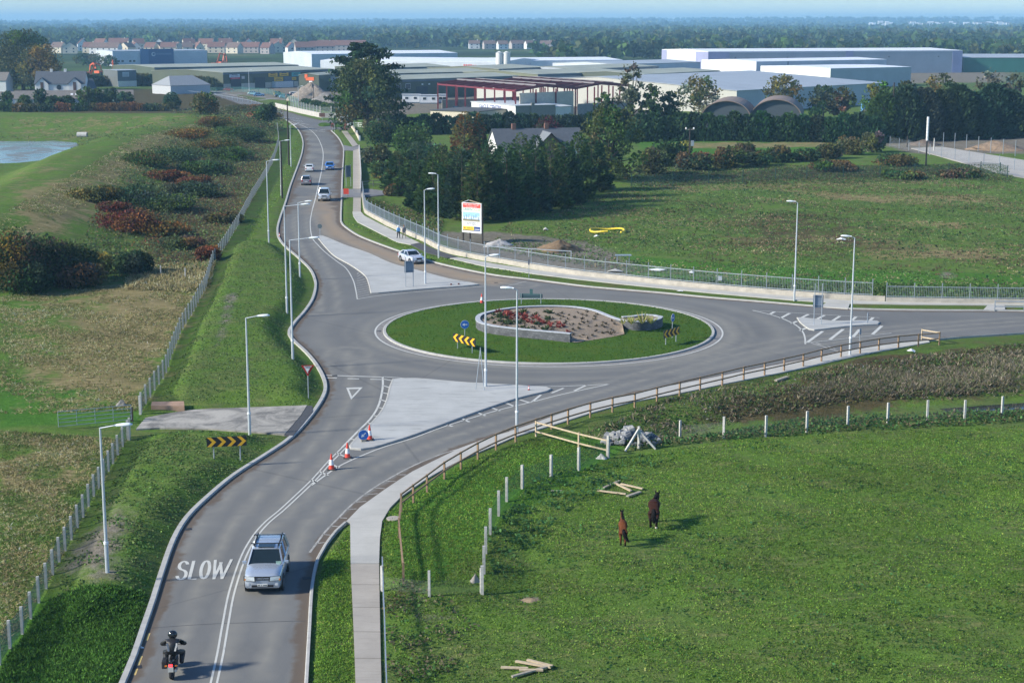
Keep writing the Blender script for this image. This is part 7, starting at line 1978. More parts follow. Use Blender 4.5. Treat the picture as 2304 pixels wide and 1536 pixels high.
# ------------------------------------------------------------------ horses (forward = +X)
def coat(name, main, dark, zs=.62):
    t = NT(name); n = t.noise(3.0, 4, .6); f = t.noise(18, 3, .6)
    sp = t.n('SeparateXYZ'); t.l(t.coord(), sp.inputs[0])
    leg = t.sstep(t.math('ADD', sp.outputs[2], t.math('MULTIPLY', n, .25)), zs, zs + .28)
    c = t.ramp(t.math('ADD', t.math('MULTIPLY', n, .6), t.math('MULTIPLY', f, .4)), [(.3, tuple(x * .65 for x in main)), (.7, tuple(x * 1.25 for x in main))])
    t.out(t.mix(leg, dark, c), .8, spec=.1); return t.mat
def horse(label, p, rz, S, head, tail_side, mats, leg, slim=1.0, white_foot=False, wid=1.0):
    root = empty('horse', p, rz, label, 'horse'); root.scale = (S, S * wid, S)
    hx, hy, hz = head
    V = [(-.62, 0, 1.22), (-.35, 0, 1.24), (0, 0, 1.17), (.35, 0, 1.20), (.58, 0, 1.24),             # croup .. chest
         (.80, hy * .25, 1.24 + (hz - 1.3) * .35), (hx - .12, hy * .75, hz - .02), (hx + .02, hy, hz + .02), (hx + .20, hy * 1.15, hz - .14), (hx + .40, hy * 1.3, hz - .34), (hx + .47, hy * 1.35, hz - .42)]
    Eg = [(i, i + 1) for i in range(10)]
    R = [(.25, .25), (.30, .27), (.31, .28), (.30, .25), (.25, .19), (.19, .12), (.125, .085), (.12, .095), (.11, .085), (.075, .06), (.06, .055)]
    R = [(a * slim * (1.22 if i < 5 else .85), b * (1.15 if i < 5 else 1.3)) for i, (a, b) in enumerate(R)]
    def limb(att, pts, rad):
        i = len(V); V.extend(pts); R.extend([(a * 1.25, b * 1.3) for a, b in rad])
        Eg.append((att, i)); Eg.extend((i + k, i + k + 1) for k in range(len(pts) - 1))
    for s, dx in ((1, leg[0]), (-1, leg[1])):   # hind: stifle, hock, fetlock, hoof
        limb(0, [(-.58, s * .15, .98), (-.46 + dx * .3, s * .16, .78), (-.74 + dx * .6, s * .14, .50), (-.68 + dx, s * .13, .17), (-.62 + dx, s * .13, .05)], [(.17, .12), (.12, .09), (.062, .05), (.045, .042), (.055, .055)])
    for s, dx in ((1, leg[2]), (-1, leg[3])):   # fore: elbow, knee, fetlock, hoof
        limb(4, [(.50, s * .14, .92), (.52 + dx * .5, s * .13, .50), (.52 + dx, s * .12, .16), (.56 + dx, s * .12, .05)], [(.12, .085), (.06, .052), (.042, .040), (.055, .055)])
    skin(V, Eg, R, 'body', [mats[0], mats[1], pm('pale_hoof', (.55, .48, .40), .8)], root, 2, 2, (lambda c: 2 if white_foot and c.z < .18 and c.x < -.3 and c.y < 0 else 1 if c.z < .12 else 0))
    ts = tail_side
    skin([(-.84, 0, 1.24), (-.96, ts * .03, 1.10), (-1.0, ts * .09, .85), (-1.0 - abs(ts) * .03, ts * .22, .58), (-1.02 - abs(ts) * .05, ts * .36, .42)], [(0, 1), (1, 2), (2, 3), (3, 4)], [.08, .12, .14, .10, .03], 'tail', mats[1], root, 2)
    nk = [Vector(V[4]) + Vector((-.10, 0, .22)), Vector(V[5]) + Vector((-.13, 0, .13)), Vector(V[6]) + Vector((-.10, 0, .10)), Vector(V[7]) + Vector((-.02, 0, .11)), Vector(V[7]) + Vector((.10, 0, .05))]
    skin(nk, [(0, 1), (1, 2), (2, 3), (3, 4)], [(.05, .05), (.085, .05), (.08, .045), (.06, .04), (.03, .03)], 'mane', mats[1], root, 2)
    for s in (-1, 1):
        e = Vector(V[7]); mb = MB(); mb.lathe([(.035, 0), (.04, .05), (.004, .17)], e + Vector((-.02, s * .065, .07)), 8, M=Matrix.Rotation(s * -.2, 4, 'X')); mb.build('ear', mats[1], root)
        mb = MB(); mb.lathe([(.002, -.02), (.02, 0), (.002, .02)], Vector(V[8]) + Vector((-.06, s * .085, .05)), 8); mb.build('eye', M_BLACK, root)
    return root
M_DKHAIR = pm('dark_horsehair', (.010, .008, .008), .85, 0, .3, 8, spec=.1)
bay = coat('dark_bay_coat', (.038, .015, .010), (.014, .010, .009), .62)
foal_c = coat('foal_coat', (.125, .042, .017), (.022, .013, .010), .30)
hp = G(1471, 1181)
horse('dark bay horse with black legs and tail walking away across the field', hp, heading((1470,1190),(1474,1150)), 1.0, (1.00, -.12, 1.50), -.1, [bay, M_DKHAIR], (.10, -.14, -.05, .16), .80, True, 1.25)
fp = G(1401, 1222)
horse('slim bright bay foal with its head up, left of the dark horse', fp, heading((1402,1232),(1397,1180)), .86, (.98, .04, 1.72), -1.0, [foal_c, M_DKHAIR], (.12, .02, .05, -.10), .80, False, 1.05)
# ------------------------------------------------------------------ buildings
def sheet_mat(name, col, rough=.55, metal=.1, rib=1.2, var=.10, axis='X'):
    t = NT(name)
    w = t.n('TexWave', wave_type='BANDS', bands_direction=axis); w.inputs['Scale'].default_value = rib; t.l(t.coord(), w.inputs['Vector'])
    n = t.noise(.12, 4, .6); n2 = t.noise(1.3, 3)
    c = t.ramp(n, [(.3, tuple(x * (1 - var) for x in col)), (.7, tuple(min(1, x * (1 + var)) for x in col))])
    c = t.mix(t.math('MULTIPLY', w.outputs['Fac'], .10), c, tuple(x * .6 for x in col))
    c = t.mix(t.math('MULTIPLY', t.sstep(n2, .55, .75), .12), c, tuple(x * .55 for x in col))
    t.out(c, rough, metal); return t.mat
W_WHITE = sheet_mat('white_and_sunlit_cladding', (.66, .68, .70)); W_GREY = sheet_mat('grey_cladding', (.36, .39, .43)); W_OLIVE = sheet_mat('olive_cladding', (.072, .088, .058)); W_LILAC = sheet_mat('lilac_cladding', (.33, .34, .50))
W_GREEN = sheet_mat('green_cladding', (.03, .13, .10)); W_SLATE = sheet_mat('slate_cladding', (.10, .13, .16)); W_BLUE = sheet_mat('blue_cladding', (.03, .085, .22)); W_PGREY = sheet_mat('pale_grey_cladding', (.50, .54, .59))
R_WHITE = sheet_mat('white_roof', (.80, .82, .84), .5, .1, .5); R_OLIVE = sheet_mat('olive_roof', (.30, .32, .26), .7, 0, .5, .14); R_GREY = sheet_mat('grey_roof', (.34, .38, .42), .6, .1, .5)
W_CREAM = pm('cream_block', (.55, .50, .40), .9, 0, .12, .8); W_RENDER = pm('white_render', (.66, .66, .64), .85, 0, .06, .5); W_BLOCK = pm('grey_block', (.30, .28, .26), .9, 0, .15, 1.2)
R_SLATE = pm('slate_roof', (.075, .085, .10), .7, 0, .15, 1.5); R_TILE = pm('red_tile_roof', (.165, .082, .062), .85, 0, .2, .6); R_BROWN = pm('brown_tile_roof', (.15, .10, .08), .85, 0, .2, .6); R_DULL = pm('dull_grey_roof', (.17, .155, .14), .85, 0, .15, 1)
M_WIN = pm('window_dark', (.03, .04, .05), .15); M_DOOR_BAY = pm('roller_door_bay_shade', (.045, .055, .06), .6); M_FRAME = pm('window_frame_white', (.7, .7, .7), .5)
def pt(px, D, z=0): p = at(px, 200, D); return Vector((p.x, D, z))
def DY(y, h): return (CAMH - h) * FPX / (y - HZ)
def building(name, label, L, R, h, depth, wall, roof, ridge=1.0, run='along', hip=0.0, cat='building', group=None, side=None, over=.25, wname='wall', base=None):
    """L, R: front corners (px, distance); front faces the camera; ridge runs along the front or back from it"""
    a, b = pt(*L), pt(*R)
    u = (b - a); W = u.length; rz = math.atan2(u.y, u.x)
    root = empty(name, a, rz, label, cat, group)
    mb = MB(); rh = ridge
    if run == 'along':                          # gables at the two ends
        prof = [(0, -.4), (0, h), (depth / 2, h + rh), (depth, h), (depth, -.4)]
        vs = [(x, y, z - (.02 if z > h else 0)) for x in (0, W) for y, z in prof]
        if hip: vs = [(x, y, min(z, h)) for x, y, z in vs]
        mb.add(vs, [(0, 5, 6, 1), (3, 8, 9, 4)]); mb.add(vs, [(0, 1, 2, 3, 4), (9, 8, 7, 6, 5)], 1 if side else 0)
    else:
        vs = [(x, y, z - (.02 if z > h else 0)) for y in (0, depth) for x, z in ((0, -.4), (0, h), (W / 2, h + rh), (W, h), (W, -.4))]
        mb.add(vs, [(0, 4, 3, 2, 1), (5, 6, 7, 8, 9)]); mb.add(vs, [(0, 1, 6, 5), (3, 4, 9, 8)], 1 if side else 0)
    mb.build(wname, [wall, side or wall], root)
    mb = MB(); o = over; th = .16
    if run == 'along':
        k = rh / (depth / 2)
        for s in (0, 1):
            y0, z0 = (-o, h - o * k) if s == 0 else (depth + o, h - o * k)
            x0, x1 = -o, W + o; hx = hip * W
            q = [(x0, y0, z0 + .03), (x1, y0, z0 + .03), (x1 - hx, depth / 2, h + rh + .03), (x0 + hx, depth / 2, h + rh + .03)]
            if s: q = q[::-1]
            vs = q + [(x, y, z + th) for x, y, z in q]
            mb.add(vs, [(3, 2, 1, 0), (4, 5, 6, 7), (0, 1, 5, 4), (1, 2, 6, 5), (2, 3, 7, 6), (3, 0, 4, 7)])
        if hip:
            for s in (0, 1):
                x0 = -o if s == 0 else W + o; xr = hip * W - o if s == 0 else W + o - hip * W
                q = [(x0, depth + o, h - o * k + .2), (x0, -o, h - o * k + .2), (xr, depth / 2, h + rh + .19)]
                mb.add(q, [(0, 1, 2) if s == 0 else (2, 1, 0)])
    else:
        k = rh / (W / 2)
        for s in (0, 1):
            x0 = -o if s == 0 else W + o
            q = [(x0, -o, h - o * k + .03), (W / 2, -o, h + rh + .03), (W / 2, depth + o, h + rh + .03), (x0, depth + o, h - o * k + .03)]
            if s: q = q[::-1]
            vs = q + [(x, y, z + th) for x, y, z in q]
            mb.add(vs, [(3, 2, 1, 0), (4, 5, 6, 7), (0, 1, 5, 4), (1, 2, 6, 5), (2, 3, 7, 6), (3, 0, 4, 7)])
    mb.build('roof', roof, root)
    def wx(px):                                # px on the front -> local x
        best = min(range(0, 401), key=lambda i: abs((CX + FPX * (a + u * (i / 400)).x / ((a + u * (i / 400)).y / 1.0) ) - px)); return W * best / 400
    return root, dict(W=W, a=a, h=h, depth=depth, wx=wx, D=a.y)
def patch(root, name, x0, x1, z0, z1, mat, y=-.03, t=.06):
    mb = MB(); mb.box(((x0 + x1) / 2, y, (z0 + z1) / 2), (x1 - x0, t, z1 - z0)); return mb.build(name, mat, root)
def window(root, x, z, w, h, y=-.02):
    f = patch(root, 'window', x - w / 2 - .1, x + w / 2 + .1, z - h / 2 - .1, z + h / 2 + .1, M_FRAME, y, .06)
    mb = MB(); mb.box((x, y - .035, z), (w, .02, h)); mb.build('pane', M_WIN, f); return f
B = building
# --- the big white distribution hall with lilac corners
r_, q = B('warehouse', 'largest white warehouse on the skyline with lilac corner panels and long grey front', (1592, 862), (2161, 900), 12.0, 72, W_GREY, R_WHITE, .9, side=W_WHITE, over=.0)  # side walls coloured white for the sun on them; the cladding is grey
W = q['W']
patch(r_, 'corner_panel', 0, 12, -.2, 11.9, W_LILAC, -.06, .12); patch(r_, 'corner_panel', W - 6, W + .1, -.2, 11.9, W_LILAC, -.06, .12); patch(r_, 'corner_panel', W * .53, W * .56, -.2, 12.1, W_LILAC, -.06, .12)
mb = MB(); mb.box((-.08, 9, 5.85), (.14, 18, 12.1)); mb.build('corner_panel', W_LILAC, r_); mb = MB(); mb.box((-.08, 68, 5.85), (.14, 8, 12.1)); mb.build('corner_panel', W_LILAC, r_)
patch(r_, 'fascia', 12, W - 6, 11.5, 12.2, pm('fascia_pale', (.5, .53, .58)), -.05, .1)
for k in range(5): patch(r_, 'wall_lamp', W * (.1 + .2 * k), W * (.1 + .2 * k) + .7, 8.6, 9.2, pm('lamp_dark', (.12, .13, .15)), -.1, .3)
r_, q = B('warehouse', 'green warehouse at the right edge behind the large white one', (2166, 905), (2420, 905), 8.0, 50, W_GREEN, R_GREY, 1.5)
r_, q = B('warehouse', 'white-walled unit with small blue lettering, leftmost of three in front of the largest warehouse', (1628, 790), (1700, 768), 9.0, 40, W_PGREY, R_WHITE, .6, over=0)
text('RTI', 4.0, pm('blue_letter', (.03, .08, .30)), r_, (q['W'] * .22, -.06, 4.2))
r_, q = B('warehouse', 'tall pale unit with a long white roof, middle one of three before the largest warehouse', (1700, 748), (1992, 792), 9.6, 40, W_PGREY, R_WHITE, .7, over=0, side=W_WHITE)  # whiter end walls carry the sunlight of the left face in their colour
patch(r_, 'drainpipe', 19, 19.6, 0, 9.5, W_SLATE)
r_, q = B('warehouse', 'nearest unit with a left end coloured sunlit cream and grey front below the largest warehouse', (1867, 688), (2048, 712), 8.2, 46, W_GREY, R_WHITE, .5, side=pm('sunlit_end_cladding', (.74, .74, .66), .6), over=0)  # end walls given a lighter cream to imitate direct sun
for px, D, rr2_, hh, lab in ((1815, 640, 5.2, 5.6, 'wide silver storage tank in front of the unit with the sunlit cream end'), (1716, 660, 4.0, 5.2, 'silver storage tank left of the wider one')):
    mb = MB(); mb.lathe([(rr2_, -.3), (rr2_, hh), (rr2_ * .96, hh + .2), (.1, hh + .7)], n=28); o = mb.build('storage_tank', sheet_mat('tank_steel', (.40, .44, .47), .4, .5)); o.location = pt(px, D); tag(o, lab, 'tank')
# --- white and grey roofs behind
B('warehouse', 'long low white-roofed hall farthest behind the great roadside tree', (703, 948), (1030, 985), 9.0, 60, W_PGREY, R_WHITE, 1.2, over=0)
r_, q = B('warehouse', 'white-roofed hall with a red sign left of the twin silos', (722, 840), (1130, 800), 8.0, 55, W_PGREY, R_WHITE, 1.4, over=0)
mb = MB()
for k in range(6): mb.box((q['W'] * (.80 + .012 * k), -.08, 6.3), (.8, .1, 1.2 if k < 4 else .7))
mb.build('red_lettering', M_RED, r_)
for f in (.74, .80, .87): window(r_, q['W'] * f, 3.6, 4.2, 1.8)
B('warehouse', 'long white-roofed hall right of the twin silos', (1135, 830), (1400, 850), 8.0, 50, W_WHITE, R_WHITE, 1.0, over=0)
B('warehouse', 'low grey-roofed hall between the white roofs and the largest warehouse', (1390, 800), (1575, 845), 7.0, 45, W_PGREY, R_GREY, 1.0)
for px, lab in ((1123.5, 'left one of two white silos above the shed roofs'), (1139.5, 'right one of two white silos above the shed roofs')):
    mb = MB(); mb.lathe([(1.0, 0), (1.62, 2.2), (1.62, 13.2), (1.5, 13.6), (.2, 14.2)], n=24); o = mb.build('silo', pm('silo_white', (.66, .66, .62), .6, 0, .08)); o.location = pt(px, 760); tag(o, lab, 'silo', 'twin white silos')
    mb = MB(); mb.tube((1.7, -.4, 0), (1.7, -.4, 14.2), .12, n=6); mb.lathe([(1.75, 13.5), (1.75, 13.62)], n=20); mb.build('ladder_rail', M_GALV, o)
# --- olive sheds
def olive(label, L, R, h, depth, ridge=2.2, wall=None, **k):
    r_, q = B('shed', label, L, R, h, depth, wall or W_OLIVE, R_OLIVE, ridge * .45, cat='shed', **k)
    if k.get('run') != 'back': patch(r_, 'gutter', -.3, q['W'] + .3, h - .75, h - .15, W_SLATE, -.34, .16)
    return r_, q
r_, q = olive('long olive shed under the blue-fronted building with open dark bays at its left', (350, 745), (672, 790), 7, 48, 1.8)
patch(r_, 'bay_shade', 3, 12, 0, 5.2, M_DOOR_BAY); patch(r_, 'roof_canopy', 14, 32, 4.9, 5.2, R_OLIVE, -2.5, 5.0); patch(r_, 'bay_shade', 15, 24, 0, 4.6, M_DOOR_BAY, -.05); window(r_, 40, 4.6, 3, 1.6)  # open bays are flat dark panels, the shade inside put into the colour
r_, q = olive('olive shed with yellow shop boards over cream-based walls beside the yard', (503, 672), (752, 722), 7, 46, 2.0)
W = q['W']
for f0, f1 in ((.05, .13), (.25, .33), (.40, .61)): pass
patch(r_, 'cream_base', 0, W * .66, -.3, 2.4, W_CREAM, -.04, .08)
for f0, f1, m in ((.06, .15, M_DOOR_BAY), (.27, .36, M_DOOR_BAY), (.53, .62, W_SLATE)): patch(r_, 'roller_door', W * f0, W * f1, -.2, 4.6, m, -.1, .1)
def board(f0, f1, z0, z1, col, nm, bars=2):
    o = patch(r_, 'shop_board', W * f0, W * f1, z0, z1, pm('board_' + nm, col, .6), -.14, .1)
    mb = MB()
    for b in range(bars): mb.box((W * (f0 + f1) / 2, -.2, z0 + (z1 - z0) * (b + .8) / (bars + .6)), (W * (f1 - f0) * (.7 - .15 * b), .03, (z1 - z0) * .13))
    mb.build('board_lettering', M_BLACK if nm in ('yellow', 'white', 'teal') else M_WHITE, o)
board(.05, .14, 5.0, 6.6, (.55, .60, .66), 'white'); board(.06, .14, 4.3, 4.9, (.60, .02, .06), 'crimson', 1); board(.155, .18, 4.2, 5.4, (.60, .50, .45), 'pale', 1)
board(.39, .47, 4.7, 6.6, (.70, .42, .03), 'yellow'); board(.49, .57, 4.9, 6.7, (.70, .42, .03), 'yellow'); board(.44, .52, 2.7, 4.5, (.70, .42, .03), 'yellow'); board(.60, .68, 4.6, 6.3, (.08, .36, .36), 'teal'); board(.60, .64, 3.0, 4.2, (.70, .42, .03), 'yellow', 1)
patch(r_, 'lean_to', W * .42, W * .58, -.2, 2.6, pm('leanto_white', (.6, .62, .62)), -1.2, 2.3)
r_, q = olive('olive gabled shed end with an orange-red sign beside the gravel heaps', (673, 655), (718, 652), 6.6, 50, 1.6, run='back')
mb = MB(); mb.box((3.3, -.08, 6.2), (1.2, .1, 1.6)); mb.box((5.0, -.08, 5.2), (3.6, .1, 1.3)); mb.build('orange_sign', pm('sign_orange', (.75, .13, .03)), r_); patch(r_, 'white_notice', 4.6, 6.0, 2.6, 4.4, M_WHITE, -.08)
B('shed', 'grey side hall continuing right from the olive gabled shed end', (719, 662), (770, 662), 5.6, 30, W_GREY, R_OLIVE, 1.0, cat='shed')
r_, q = olive('nearest olive shed right of the great tree with two small white windows', (880, 588), (1166, 632), 7, 30, 2.2)
window(r_, q['wx'](900), 4.6, 2.0, 1.8); window(r_, q['wx'](921), 4.6, 2.0, 1.8); patch(r_, 'roller_door', q['wx'](939), q['wx'](964), -.2, 4.4, M_DOOR_BAY)
for px in (950, 966): patch(r_, 'wall_lamp', q['wx'](px), q['wx'](px) + .6, 4.9, 5.4, M_WHITE, -.2, .4)
olive('second olive shed row behind the nearest one right of the great tree', (880, 660), (1101, 690), 7, 32, 2.2)
olive('third olive shed row under the white-roofed hall', (860, 722), (1012, 750), 7.5, 34, 2.2)
olive('olive shed with a pale gable below the twin silos', (1122, 705), (1228, 738), 7.5, 38, 2.2, side=sheet_mat('khaki_cladding', (.15, .16, .10)))
r_, q = olive('long olive-roofed shed with grey panelled front right of the twin silos', (1210, 650), (1420, 690), 7, 44, 2.2, wall=W_GREY, side=sheet_mat('khaki_cladding', (.15, .16, .10)))
olive('low olive-roofed shed behind the red steel frame', (1236, 590), (1420, 610), 6, 26, 1.5)
olive('olive-roofed shed farther right above the steel frame', (1300, 720), (1480, 770), 7, 36, 2.0, wall=W_GREY)
olive('olive-roofed shed before the grey-roofed hall left of the largest warehouse', (1448, 650), (1618, 700), 7, 36, 2.0)
olive('smallest olive-roofed shed between the steel frame and the grey hall', (1400, 560), (1520, 590), 6, 24, 1.6)
r_, q = B('shed', 'wide grey-roofed hall with a pale end wall behind the brown arched sheds', (1658, 496), (1990, 560), 7, 112, W_GREY, R_GREY, 3.0, cat='shed', side=pm('pale_wall', (.42, .42, .38), .8))
# brown arched sheds
def arched(label, pxc, D, R, h0, dep, rz):
    root = empty('arched_shed', pt(pxc, D), rz, label, 'shed'); n = 18
    def arc(r, y): return [(r * math.cos(math.pi * k / n), y, h0 + r * .72 * math.sin(math.pi * k / n)) for k in range(n + 1)]
    mb = MB(); a, b = arc(R, -1.0), arc(R, dep); vs = a + b + arc(R - .25, -1.0) + arc(R - .25, dep); N = n + 1
    fs = [(k, N + k, N + k + 1, k + 1) for k in range(n)] + [(2 * N + k, 2 * N + k + 1, 3 * N + k + 1, 3 * N + k) for k in range(n)] + [(k, k + 1, 2 * N + k + 1, 2 * N + k) for k in range(n)]
    mb.add(vs, fs); mb.build('roof', sheet_mat('rusty_roof', (.20, .15, .12), .8, 0, .8, .2, 'Y'), root)
    mb = MB(); f = [(x, 0, z) for x, _, z in arc(R - .3, 0)] + [(-R + .3, 0, -.3), (R - .3, 0, -.3)]; mb.add(f, [tuple(range(len(f)))[::-1]]); mb.build('end_wall', sheet_mat('dark_blue_cladding', (.055, .07, .085)), root)
    return root
arched('left one of two brown arched sheds behind the dark hedge', 1635, 428, 6.7, 2.6, 24, -.2)
arched('right one of two brown arched sheds behind the dark hedge', 1748, 432, 6.9, 2.6, 24, -.2)
mb = MB(); mb.box((0, 0, 2.6), (3.4, 2.4, 5.2)); mb.box((0, -1.25, 4.0), (3.0, .1, .3)); o = mb.build('container', pm('container_blue', (.10, .28, .50), .6)); o.location = pt(1956, 415); o.location.z = 2.6; tag(o, 'pale blue container showing above the dark hedge', 'container')
# --- EAGLE CENTRE and flat-roofed neighbours
r_, q = B('building', 'low flat-roofed building with blue lettering on its white left wall behind the garden hedge', (1160, 446), (1250, 452), 5.0, 27, pm('brown_grey_render', (.25, .235, .215), .9), pm('pale_flat_roof', (.50, .53, .55)), .12, side=W_RENDER)
me = text_me('EAGLE CENTRE', 2.0, pm('blue_letter', (.03, .08, .30)), 'lettering', .03); me.transform(UPR); me.transform(Matrix.Rotation(-math.pi / 2, 4, 'Z')); o = link('lettering', me, r_); o.location = (-.06, 15, 3.9)
patch(r_, 'chimney_breast', 4.8, 5.8, 0, 5.8, pm('brown_grey_render', (.25, .235, .215)), -.2, .4)
B('building', 'white lean-to with pale roof attached at the right of the low lettered building', (1251, 452), (1285, 456), 4.4, 14, W_RENDER, pm('pale_flat_roof', (.5, .53, .55)), .5)
B('building', 'flat dark-roofed cream building left of the low lettered one', (968, 446), (1076, 438), 3.8, 18, W_CREAM, pm('dark_flat_roof', (.07, .075, .08), .9), .1)
for k, (a_, b_, D) in enumerate(((905, 944, 560), (945, 985, 556), (987, 1004, 560))):
    r_, q = B('portacabin', ['left', 'middle', 'right'][k] + ' white site cabin by the red steel frame', (a_, D), (b_, D), 3.0, 3.0, W_WHITE, pm('cabin_roof', (.40, .42, .44)), .1, group='site cabins', cat='cabin')
    for f in (.25, .75): window(r_, q['W'] * f, 1.9, 1.1, .8)
    patch(r_, 'skirt', 0, q['W'], -.3, .5, W_SLATE)
# --- red steel frame under construction
C0 = pt(1160, 452); Lf = pt(985, 500); Rt = pt(1420, 486)
M_STEEL = pm('red_oxide_steel', (.16, .020, .032), .6, 0, .15); 
root = empty('steel_frame', C0, 0, 'dark red steel building frame under construction with pale purlins across the top', 'building frame')
du, dv = Lf - C0, Rt - C0; nu, nv = 8, 6; hh = 9.0
def FPt(i, j, z): p = du * (i / nu) + dv * (j / nv); return Vector((p.x, p.y, z))
for i in range(nu + 1):
    for j in range(nv + 1):
        if i in (0, nu) or j in (0, 3, nv) or (i + j) % 3 == 0:
            mb = MB(); p = FPt(i, j, 0); mb.box((p.x, p.y, hh / 2), (.42, .42, hh + .2)); mb.build('column', M_STEEL, root)
for i in range(nu + 1):
    mb = MB()
    for j0, j1 in ((0, 3), (3, 6)):
        m_ = FPt(i, (j0 + j1) / 2, hh + 1.2); mb.bar(FPt(i, j0, hh), m_, .35, .75); mb.bar(m_, FPt(i, j1, hh), .35, .75)
    mb.build('rafter', M_STEEL, root)
for j in (0, 3, 6): mb = MB(); mb.bar(FPt(0, j, hh - .1), FPt(nu, j, hh - .1), .3, .45); mb.build('eaves_beam', M_STEEL, root)
for k, j in enumerate((.5, 1, 1.5, 2, 2.5, 3.5, 4, 4.5, 5, 5.5)):
    t_ = j % 3; z = hh + .45 + 1.2 * (1 - abs(t_ - 1.5) / 1.5)
    if k in (1, 3, 6, 8): mb = MB(); mb.bar(FPt(0, j, z), FPt(nu, j, z), .18, .45); mb.build('purlin', pm('purlin_grey', (.20, .18, .19), .6, .1), root)
mb = MB(); a_, b_ = FPt(0, .2, 0), FPt(0, 2.9, 0); mb.bar(a_ + Vector((0, .4, 4.1)), b_ + Vector((0, .4, 4.1)), .2, 8.2); mb.build('block_wall', W_CREAM, root)
mb = MB(); a_, b_ = FPt(0, 3.1, 0), FPt(0, 6, 0); mb.bar(a_ + Vector((0, .4, 2.2)), b_ + Vector((0, .4, 2.2)), .2, 4.4); mb.build('block_wall', W_BLOCK, root)
mb = MB(); a_, b_ = FPt(nu, .2, 0), FPt(nu, 5.8, 0); mb.bar(a_ + Vector((0, .6, 2.0)), b_ + Vector((0, .6, 2.0)), .2, 4.0); mb.build('block_wall', W_BLOCK, root)
for px, D, c, lab in ((1023, 478, (.02, .06, .10), 'dark teal skip inside the steel frame'), (1043, 472, (.60, .05, .04), 'bright red machine inside the steel frame')):
    g = pt(px, D); mb = MB(); mb.add([(-2, -1, .3), (2, -1, .3), (2, 1, .3), (-2, 1, .3), (-2.6, -1.1, 2.6), (2.6, -1.1, 2.6), (2.6, 1.1, 2.6), (-2.6, 1.1, 2.6)], [(3, 2, 1, 0), (0, 1, 5, 4), (1, 2, 6, 5), (2, 3, 7, 6), (3, 0, 4, 7), (4, 5, 6, 7)]); mb.box((.3, 0, 2.9), (1.6, 1.6, .8)); o = mb.build('skip', pm('skip_%d' % px, c, .6)); o.location = g; tag(o, lab, 'skip')
# --- left: blue-fronted building and neighbours
r_, q = B('office_building', 'grey hall with a tall blue front panel and a round emblem', (257, 1030), (469, 1060), 9.2, 40, W_PGREY, R_GREY, .5, over=0)
W = q['W']; patch(r_, 'blue_panel', W * .285, W * .635, -.2, 10.6, W_BLUE, -.5, 1.0); patch(r_, 'side_panel', W * .285, W * .37, -.2, 10.3, pm('blue_side', (.06, .14, .30)), -.56, 1.0)
mb = MB(); mb.lathe([(1.35, -.05), (1.35, .05)], (W * .42, -1.05, 7.2), 20, M=Matrix.Rotation(math.pi / 2, 4, 'X')); mb.build('emblem', pm('emblem_pale', (.35, .42, .50)), r_)
mb = MB(); mb.lathe([(.75, -.06), (.75, .06)], (W * .42 + .2, -1.08, 7.3), 16, M=Matrix.Rotation(math.pi / 2, 4, 'X')); mb.build('emblem_inner', W_BLUE, r_)
mb = MB()
for k in range(14): mb.box((W * (.455 + .0115 * k), -1.02, 7.3), (.48, .08, 1.0))
mb.build('lettering', pm('dim_letter', (.12, .20, .33)), r_)
for f in (.06, .10, .18, .22): window(r_, W * f, 3.0, 1.6, 1.3)
r_, q = B('building', 'small slate-blue unit on a white base with a pale sign, left of the olive sheds', (266, 700), (308, 705), 7.0, 16, W_SLATE, R_GREY, .2, side=sheet_mat('dark_slate', (.12, .13, .13)))
patch(r_, 'white_base', 0, q['W'], -.3, 2.6, W_RENDER, -.05); patch(r_, 'sign', 2.2, 5.2, 4.4, 6.4, pm('pale_sign', (.5, .56, .62)), -.06)
mb = MB()
for k in range(3): mb.box((3.7, -.11, 4.8 + .55 * k), (2.4, .03, .2))
mb.build('sign_lettering', pm('sign_text_grey', (.2, .24, .3)), r_); window(r_, 5.0, 1.4, 2.2, 1.2)
r_, q = B('building', 'small grey building with a hipped grey roof before the olive sheds', (384, 628), (473, 640), 3.4, 14, pm('pale_grey_render', (.42, .44, .46)), pm('mid_grey_roof', (.24, .26, .28), .8), 3.4, hip=.22)
# --- white house with slate roof
r_, q = B('house', 'white two-storey house with a slate roof and two pointed front gables', (79, 598), (191, 600), 5.3, 10, W_RENDER, R_SLATE, 4.3, cat='house')
W = q['W']
for f in (.145, .80):
    x = W * f; mb = MB(); mb.add([(x - 2.3, -.35, 0), (x + 2.3, -.35, 0), (x + 2.3, -.35, 5.2), (x, -.35, 7.4), (x - 2.3, -.35, 5.2), (x - 2.3, 3.5, 5.2), (x + 2.3, 3.5, 5.2), (x, 4.4, 7.4), (x - 2.3, .2, 0), (x + 2.3, .2, 0)], [(0, 1, 2, 3, 4), (1, 9, 6, 2), (0, 4, 5, 8)]); mb.build('front_gable', W_RENDER, r_)
    mb = MB(); 
    for s in (-1, 1): mb.add([(x, -.6, 7.55), (x + s * 2.7, -.6, 5.0), (x + s * 2.7, 3.6, 5.0), (x, 4.6, 7.55)], [(0, 1, 2, 3) if s > 0 else (3, 2, 1, 0)])
    mb.build('gable_roof', R_SLATE, r_); patch(r_, 'window', x - .55, x + .55, 2.9, 5.9, pm('brown_window', (.10, .055, .04)), -.38)
for f in (.30, .40, .49, .58, .68): window(r_, W * f, 1.6, 1.2, 1.3)
mb = MB(); mb.lathe([(.9, 0), (.9, .1)], (W * .48, -.02, 4.0), 16, M=Matrix.Rotation(math.pi / 2, 4, 'X')); mb.build('fan_window', M_WIN, r_)
for f in (.30, .58): mb = MB(); mb.box((W * f, 5, 9.9), (.9, .8, 1.4)); mb.build('chimney', W_RENDER, r_)
